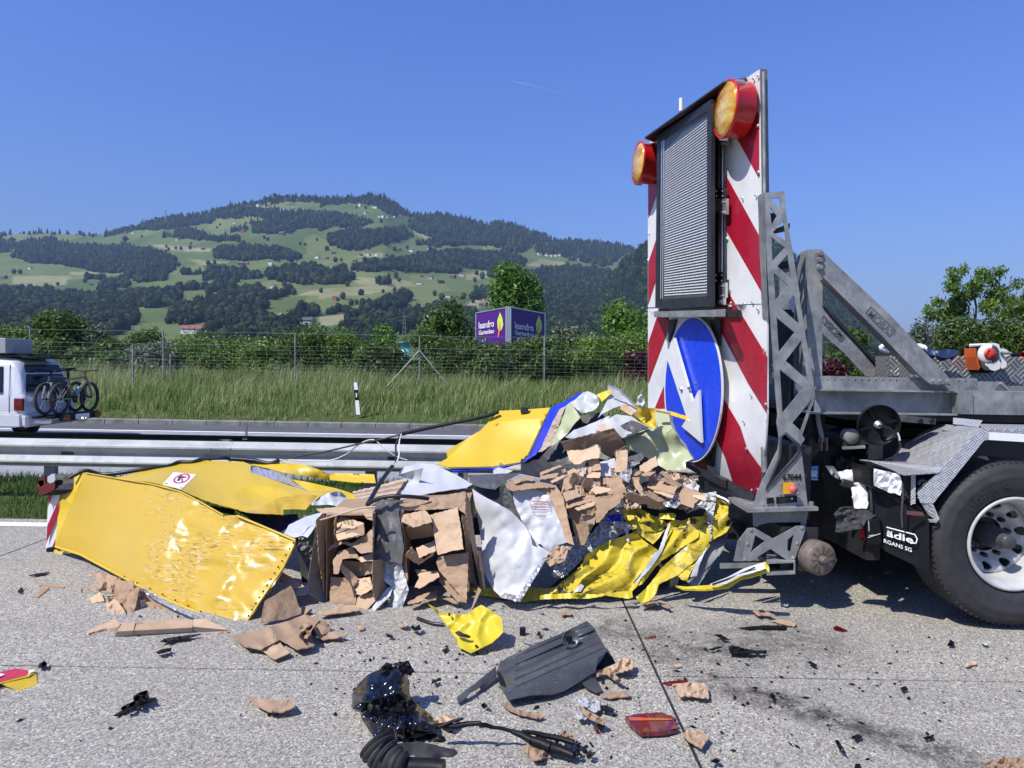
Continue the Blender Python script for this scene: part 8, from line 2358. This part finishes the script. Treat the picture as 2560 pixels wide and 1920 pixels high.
for k,pts in enumerate(([(370,545),(405,505),(440,540),(470,520),(480,548)],[(488,548),(490,505),(545,495),(568,540),(562,566),(530,552)],[(425,790),(480,765),(560,735),(600,770),(540,800),(440,815)],[(540,870),(600,850),(620,930),(560,950)])):
    patch(flat(16, pts, 3.27 if k < 2 else 3.0,0,-.2),.02, step=6, crease=.04, cs=14, seed=k).put('bracket', M_black, TB)
# bellows
bl = [G(*q(16,x,y),h) for x,y,h in ((345,1010,.11),(375,1060,.09),(420,1100,.075),(470,1130,.07),(520,1150,.065))]
m = []
R_b = []
pp = []
for i in range(len(bl) - 1):
    for k in range(8):
        pp.append(bl[i].lerp(bl[i + 1],k / 8))
        R_b.append(.062 + (.012 if (k % 4) < 2 else -.008) - .006 * i)
MB().tube(pp, R_b, 16).put('bellows', M_rubber, TB)
MB().tube([G(*q(16, x, y),.05) for x, y in ((520,1145),(600,1150),(680,1150),(760,1160))],.035,10).put('tube', M_black, TB)
patch(flat(16,[(665,1160),(678,1130),(735,1136),(728,1165)],2.86,0,0),.02, step=8).put('yellow_label', M_yelL, TB)
# dust specks on the tank
m = MB()
for i in range(40):
    x,y = rnd_.gauss(390,60),rnd_.gauss(870,18)
    p = P(*q(16,x,y),2.99)
    m.box(p,.0025,.001,.0015)
tag(m.put('dust', M_pale, TB), kind='stuff')
# harness arm
HA = thing('black_harness', G(1350,1850), 'twisted black wiring harness and broken arm lying right of the crushed black part', 'wiring')
for k,(a,b_,h0,h1,r0,r1) in enumerate((((700,900),(830,900),.10,.10,.02,.02),((830,900),(985,880),.1,.12,.022,.016),((985,890),(1060,905),.12,.10,.02,.014),((1060,905),(1180,930),.1,.08,.012,.014),((1180,930),(1300,985),.08,.06,.018,.03),((1300,985),(1420,1030),.06,.05,.03,.04),((1420,1030),(1560,1080),.05,.04,.035,.03),((1240,930),(1400,960),.08,.06,.012,.02),((1400,960),(1560,1000),.06,.05,.02,.02),((730,905),(880,850),.1,.14,.014,.01))):
    MB().tube([G(*q(16, *a), h0), G(*q(16,(a[0] + b_[0]) / 2,(a[1] + b_[1]) / 2 - 6),(h0 + h1) / 2), G(*q(16, *b_), h1)],[r0 * .6,(r0 + r1) * .3, r1 * .6],7).put('arm', M_black, HA)
patch(flat(16,[(905,858),(960,832),(1030,835),(1068,862),(1050,880),(980,892),(930,880)],3.3,0,-.4),.01, step=6, dent=.03, ds=20).put('cover', M_grey, HA)
for i in range(60):
    x = rnd_.uniform(1260,1670)
    y = 950 + (x - 1260) * .2 + rnd_.uniform(-30,70)
    s_ = rnd_.uniform(.006,.017)
    c_ = G(*q(16,x,y),s_ * 1.1 + rnd_.uniform(0,.03))
    e1 = Vector((rnd_.gauss(0,1),rnd_.gauss(0,1),rnd_.gauss(0,1))).normalized()
    e2 = e1.orthogonal().normalized()
    MB().box(c_, s_ * rnd_.uniform(.8,2.2), s_, s_ * rnd_.uniform(.5,1.2), e1, e2, e1.cross(e2)).put('connector', M_black, HA, bev=.003)
patch(flat(16,[(1570,1010),(1620,988),(1678,1015),(1672,1060),(1620,1085),(1575,1060)],3.05,0,-.2),.03, step=6, dent=.05, ds=14, crease=.03, cs=12).put('crushed_plug', M_black, HA)
# grey bumper
GB = thing('grey_bumper_piece', G(1440,1740), 'broken grey plastic bumper corner lying curved side up on the road', 'bumper')
bp = Q(16,(1108,500,3.73),(1200,452,3.77),(1350,382,3.84),(1480,330,3.89),(1640,250,3.97),(1682,290,3.93),(1765,432,3.77),(1710,482,3.71),(1692,562,3.63),(1602,622,3.55),(1502,682,3.47),(1432,702,3.43),(1302,707,3.41),(1182,732,3.37),(1160,742,3.36),(1112,662,3.47),(1085,562,3.63))
def ridges(x,y):
    u = (y - 1652) + (x - 1400) * .46
    return -.03 * max(0,sin(u / 9)) ** 2 * sm(40,-40,u) - .07 * math.exp(-((u - 34) / 50) ** 2) + .05 * math.exp(-((u + 38) / 26) ** 2) + .03 * math.exp(-((hypot((x - 1431) / 1.2,y - 1600)) / 22) ** 2)
gb_ = patch(bp,.005,step=6,jag=.3,fn=ridges,dent=.02,ds=60,smooth=True,seed=3)
gb_.put('shell', M_grey, GB)
for k in range(6):
    pts = []
    for x in range(1200,1741,20):
        y = 655 - k * 46 - (x - 1200) * .44
        px,py = q(16,x,y)
        if inside((px,py),[a[:2] for a in bp]): pts.append(P(px,py,gb_.df(px,py) - .001))
    if len(pts) > 3: MB().tube(pts, .006 if k % 2 else .004,6).put('rib', M_grey, GB)
patch(Q(16,(840,720,3.37),(960,630,3.49),(1080,530,3.65),(1088,602,3.59),(1002,682,3.47),(985,655,3.47),(920,690,3.39),(905,720,3.37),(852,757,3.33)),.008, step=7, dent=.01, ds=40, seed=4).put('arm', M_grey, GB)
patch(Q(16,(1602,622,3.54),(1690,600,3.59),(1736,682,3.47),(1700,692,3.45),(1640,660,3.49)),.006, step=7, seed=5).put('lug', M_grey, GB)
patch(Q(16,(1085,562,3.62),(1110,664,3.47),(1160,744,3.35),(1190,730,3.36),(1140,650,3.45),(1110,570,3.59)),.006, step=7, fn=lambda x, y: -.012, seed=5).put('edge_flange', M_black, GB)
c_ = P(*q(16,1540,362),3.79)
MB().lathe([(.047,.006),(.046,-.001),(.043,-.002),(.04,.004),(1e-4,.005)], c_, (-.2,1,-.55),24).put('socket', M_grey, GB)
hl = Q(16,(1505,350),(1548,340),(1555,372),(1515,380))
patch([(x, y, 3.77) for x, y in hl],.002, step=5, jag=1).put('hole', M_black, GB)
patch(Q(16,(1690,548,3.76),(1765,440,3.85),(1800,480,3.85),(1822,535,3.8),(1750,545,3.76)),.006, step=8).put('inner_web', M_black, GB)
m = MB()
for i in range(60):
    x,y = rnd_.uniform(1150,1650),0
    y = rnd_.uniform(500,690) - (x - 1400) * .35
    px,py = q(16,x,y)
    if inside((px,py),[a[:2] for a in bp]):
        p = P(px,py,gb_.df(px,py) - .0015)
        m.box(p,rnd_.uniform(.004,.022),.0008,rnd_.uniform(.0008,.0022),(1,0,.35),(0,1,0),(-.35,0,1))
tag(m.put('scuff_marks', M_pale, GB), kind='stuff')
for pts,mt,r_k in (([(1250,380),(1290,395),(1340,385),(1400,375)],M_galv,.005),([(600,235),(640,250),(700,270),(760,275)],M_cable,.012)):
    MB().tube([G(*q(16, x, y),.012) for x, y in pts], r_k, 6).put('loose_cable', mt, th=('short grey cable end sticking out behind the grey bumper' if mt is M_galv else 'short black hose end under the cardboard blocks', 'cable'))
MB().box(G(*q(16,1245,315),.025),.035,.03,.05).put('plug', M_black, th=('small black plug on the road behind the grey bumper', 'plug'), bev=.006)
# white tissue
stand('crumpled_tissue', 16,[(1560,735),(1610,712),(1650,745),(1720,740),(1725,800),(1680,810),(1640,780),(1590,770)], M_foilw, 3.32,0,-.6, 'crumpled white paper on the road right of the grey bumper', 'paper', None, th=.004, crease=.05, cs=10, step=4, jag=1.2)
stand('crumpled_tissue', 16,[(1570,815),(1610,800),(1645,820),(1640,855),(1580,850)], M_foilw, 3.2,0,-.6, 'smaller crumpled white paper just below the larger one', 'paper', None, th=.004, crease=.04, cs=10, step=4, jag=1.2)
piece(C_, 16,[(1590,765),(1640,800),(1700,830),(1755,865),(1740,885),(1660,850),(1600,800)], M_card, 'cardboard strip tangled with the crumpled white paper', 'cardboard', CG, z=.02, curl=.03, cs=14, seed=70)
# lamp glass
RL = thing('red_lamp_glass', G(1630,1800), 'large broken red tail lamp glass lying on the road at lower right', 'lamp glass')
lay(Q(16,(1875,838),(1950,822),(2100,812),(2190,850),(2165,858),(2196,880),(2180,885),(2202,905),(2130,926),(1982,936),(1940,910),(1900,872)), th=.02, jag=1.0, step=5, fn=lambda x, y: .012).put('glass', M_lensr, RL)
lay(Q(16,(1895,842),(2170,852),(2160,858),(1905,862)), th=.002, fn=lambda x, y: .033, jag=0).put('orange_band', simple('orange_lens', (.5,.10,.02),.15, coat=.8), RL)
for i, (cr, pts, lb) in enumerate(((16,[(1992,348),(2065,340),(2062,352),(2000,358)], 'thin red lamp shard near the crossing joint, above the larger red shard'),(16,[(2102,630),(2150,620),(2260,612),(2255,625),(2140,648)], 'long red lamp shard on top of the light cardboard at the joint crossing'),(16,[(1680,905),(1700,900),(1722,940),(1700,940)], 'small red shard below the crumpled paper'),(17,[(1040,290),(1060,280),(1130,310),(1100,316),(1045,305)], 'red and clear lamp shard in front of the truck wheel'))):
    piece('red_shard', cr, pts, M_lensr, lb, 'lamp shard', None, th=.005, step=5, jag=.4, seed=i)
# black pieces
for i,(cr,pts,lb,cu) in enumerate((
    (15,[(742,1032),(760,1018),(822,990),(818,956),(860,935),(906,920),(920,972),(840,1005),(752,1046)], 'black plastic clip standing on the road left of the curved cardboard', .05),
    (15,[(700,1075),(742,1050),(900,985),(962,962),(955,972),(830,1030),(720,1078)], 'thin dark strip painting the cast shadow of the black clip', .01),  # dark piece drawn as the clip's shadow on the road
    (15,[(232,780),(240,760),(270,742),(290,755),(280,782)], 'dark grey plastic cube piece on the road near the red sign', .03),
    (15,[(985,622),(1010,605),(1100,590),(1235,576),(1150,600),(1020,626)], 'long thin black rubber strip in front of the long carton', .02),
    (15,[(958,688),(985,672),(1055,660),(1050,678),(975,698)], 'short black rubber piece below the long thin strip', .03),
    (1,[(197,936),(260,920),(345,912),(300,932)], 'flat dark metal strip on the road at the left edge', .01),
    (1,[(120,1045),(140,1020),(160,1018),(145,1055)], 'tiny black clip beside the two narrow cardboard strips', .01),
    (17,[(398,408),(420,400),(470,415),(560,432),(632,432),(630,448),(500,448),(402,445)], 'flat black rubber shred on the road, widest of the black shreds', .03),
    (17,[(452,293),(600,278),(755,280),(750,297),(520,299)], 'straight black plastic bar in front of the trailer foot', .01),
    (17,[(308,335),(350,332),(400,365),(370,362)], 'small twisted black shred above the widest black shred', .03),
    (17,[(275,425),(330,408),(360,408),(300,430)], 'small black shred left of the widest black shred', .02),
    (17,[(1050,985),(1070,980),(1118,1060),(1090,1050)], 'black splinter in the middle of the oil stain', .03),
    (17,[(1595,965),(1660,948),(1655,965),(1610,980)], 'black chip right of the oil stain', .02),
    (17,[(1740,400),(1760,365),(1785,380),(1780,402)], 'black lump alone on the clean right side of the road', .03),
    (17,[(285,1110),(320,1092),(345,1105),(330,1122)], 'black lump on the crossing joint at the picture bottom', .03),
    (17,[(648,705),(665,688),(685,712),(670,735)], 'black fragment on the upper edge of the oil stain', .04),
    (17,[(1150,965),(1190,945),(1220,960),(1180,978)], 'black chip on the oil stain near its middle', .02),
    (17,[(1170,1155),(1175,1128),(1205,1128),(1215,1155)], 'black lump at the bottom edge of the picture, right of centre', .04),
    (17,[(880,500),(905,498),(942,522),(930,532)], 'black shred above the oil stain', .02),
    (17,[(1452,662),(1480,650),(1500,668),(1470,680)], 'black lump just below the long road joint at right', .02),
    (16,[(555,290),(570,275),(585,290),(610,272),(622,300),(580,308)], 'black curled shred left of the yellow corner piece', .04),
    (16,[(405,345),(430,332),(450,342),(440,352)], 'small black chip in front of the left cardboard block', .02),
    (16,[(750,432),(780,414),(792,420),(765,440)], 'black oval chip beside the yellow corner piece', .01),
    (16,[(1330,335),(1345,312),(1358,325),(1350,342)], 'dark round chip behind the grey bumper', .02),
    (16,[(683,640),(690,608),(728,615),(700,625)], 'black shred between the black part and the bumper arm', .03),
    (16,[(990,765),(1010,752),(1030,770),(1010,788)], 'black star-shaped shred in front of the bumper arm', .03),
    (16,[(1725,772),(1760,768),(1812,795),(1800,805),(1730,800)], 'black sleeve right of the crumpled paper', .03),
    (16,[(1700,890),(1720,880),(1752,892),(1735,918),(1710,912)], 'dark clip below the cardboard strip with the paper', .02))):
    piece('black_shred_or_clip_shadow', cr, pts, M_black, lb, 'plastic piece', None, curl=cu, cs=12, step=5, seed=50 + i, th=.005, jag=.5)  # one of these is the clip's cast shadow, not plastic
for i, (cr, pts, lb) in enumerate(((17,[(1945,380),(1975,378),(2002,390),(1975,400)], 'white chip on the right side of the road'),(17,[(715,145),(770,142),(760,160),(735,155)], 'white torn scrap at the edge of the truck shadow'),(25,[(680,1400),(715,1380),(735,1385),(700,1405)], 'white scrap in the shadow under the brake drum'),(25,[(1260,1345),(1300,1338),(1312,1370),(1275,1378)], 'white scrap in the shadow beside the truck wheel'),(25,[(1410,1310),(1460,1285),(1535,1295),(1440,1325)], 'torn white paper in the shadow left of the truck wheel'))):
    piece('white_scrap', cr, pts, M_foilw, lb, 'scrap', None, curl=.02, cs=8, step=4, seed=80 + i, th=.003)
for i, (pts, lb) in enumerate((([(1195,1175),(1212,1125),(1280,1110),(1300,1118),(1372,1102),(1385,1175)], 'yellow torn sheet cut off by the bottom edge of the picture'),([(1410,1165),(1480,1142),(1484,1168)], 'small yellow sliver at the bottom edge of the picture'))):
    stand('yellow_scrap', 16, pts, M_yelL, 2.88,-.1,-.4, lb, 'metal piece', None, crease=.04, cs=20)
# tiny chips
r2 = np.random.RandomState(5)
VV,TT = [],[]
n = 0
for k in range(520):
    if k < 330: px,py = r2.normal(1750,420),r2.normal(1690,110)
    elif k < 450: px,py = r2.normal(1050,160),r2.normal(1620,60)
    else: px,py = r2.uniform(0,2560),r2.uniform(1500,1915)
    if not (1480 < py < 1920 and 0 < px < 2560): continue
    c_ = G(px,py,.004)
    s_ = .004 + .012 * r2.rand() ** 3
    a = r2.uniform(0,pi)
    e = np.array((cos(a),sin(a),0)) * s_ * r2.uniform(.8,2.0)
    f_ = np.array((-sin(a),cos(a),0)) * s_ * r2.uniform(.4,.9)
    up_ = np.array((0,0,s_ * r2.uniform(.3,1.0)))
    c0 = np.array(c_)
    VV += [c0 - e,c0 + f_,c0 + e,c0 - f_,c0 + up_]
    TT += [(n,n + 1,n + 4),(n + 1,n + 2,n + 4),(n + 2,n + 3,n + 4),(n + 3,n,n + 4)]
    n += 5
tag(link('road_chips', fastmesh('road_chips', VV, TT, M_black)), kind='stuff')
# overturned red and yellow sign at the left edge
RS = thing('fallen_sign', G(20,1700), 'fallen red sign panel with yellow frame at the lower left edge of the picture', 'sign')
rs_ = Q(15,(-160,772,3.75),(0,777,3.72),(100,790,3.66),(172,800,3.62),(178,815,3.58),(165,830,3.54),(0,872,3.44),(-160,900,3.36))
patch(rs_, .006, step=14).put('red_face', simple('sign_red_face', (.52,.015,.05),.4), RS)
patch(Q(15,(172,800,3.63),(205,795,3.62),(215,806,3.6),(190,812,3.58),(165,832,3.535),(178,815,3.58)),.004, step=10).put('white_rim', M_white, RS)
patch(Q(15,(-160,902,3.355),(0,874,3.435),(165,832,3.535),(192,812,3.575),(222,808,3.60),(222,815,3.60),(180,838,3.53),(0,884,3.43),(-160,914,3.35)),.004, step=12).put('yellow_frame', M_yel, RS)
patch(Q(15,(10,884,3.44),(180,838,3.545),(222,814,3.61),(232,880,3.50),(218,958,3.42),(204,952,3.42),(100,915,3.42),(20,884,3.44)),.006, step=12, dent=.01, ds=60, smooth=True).put('yellow_leg', M_yel, RS)
patch(Q(15,(-40,830,3.53),(0,818,3.57),(30,826,3.55),(0,838,3.52),(-40,850,3.49)),.002, step=14, fn=lambda x, y: -.008).put('white_mark', M_white, RS)
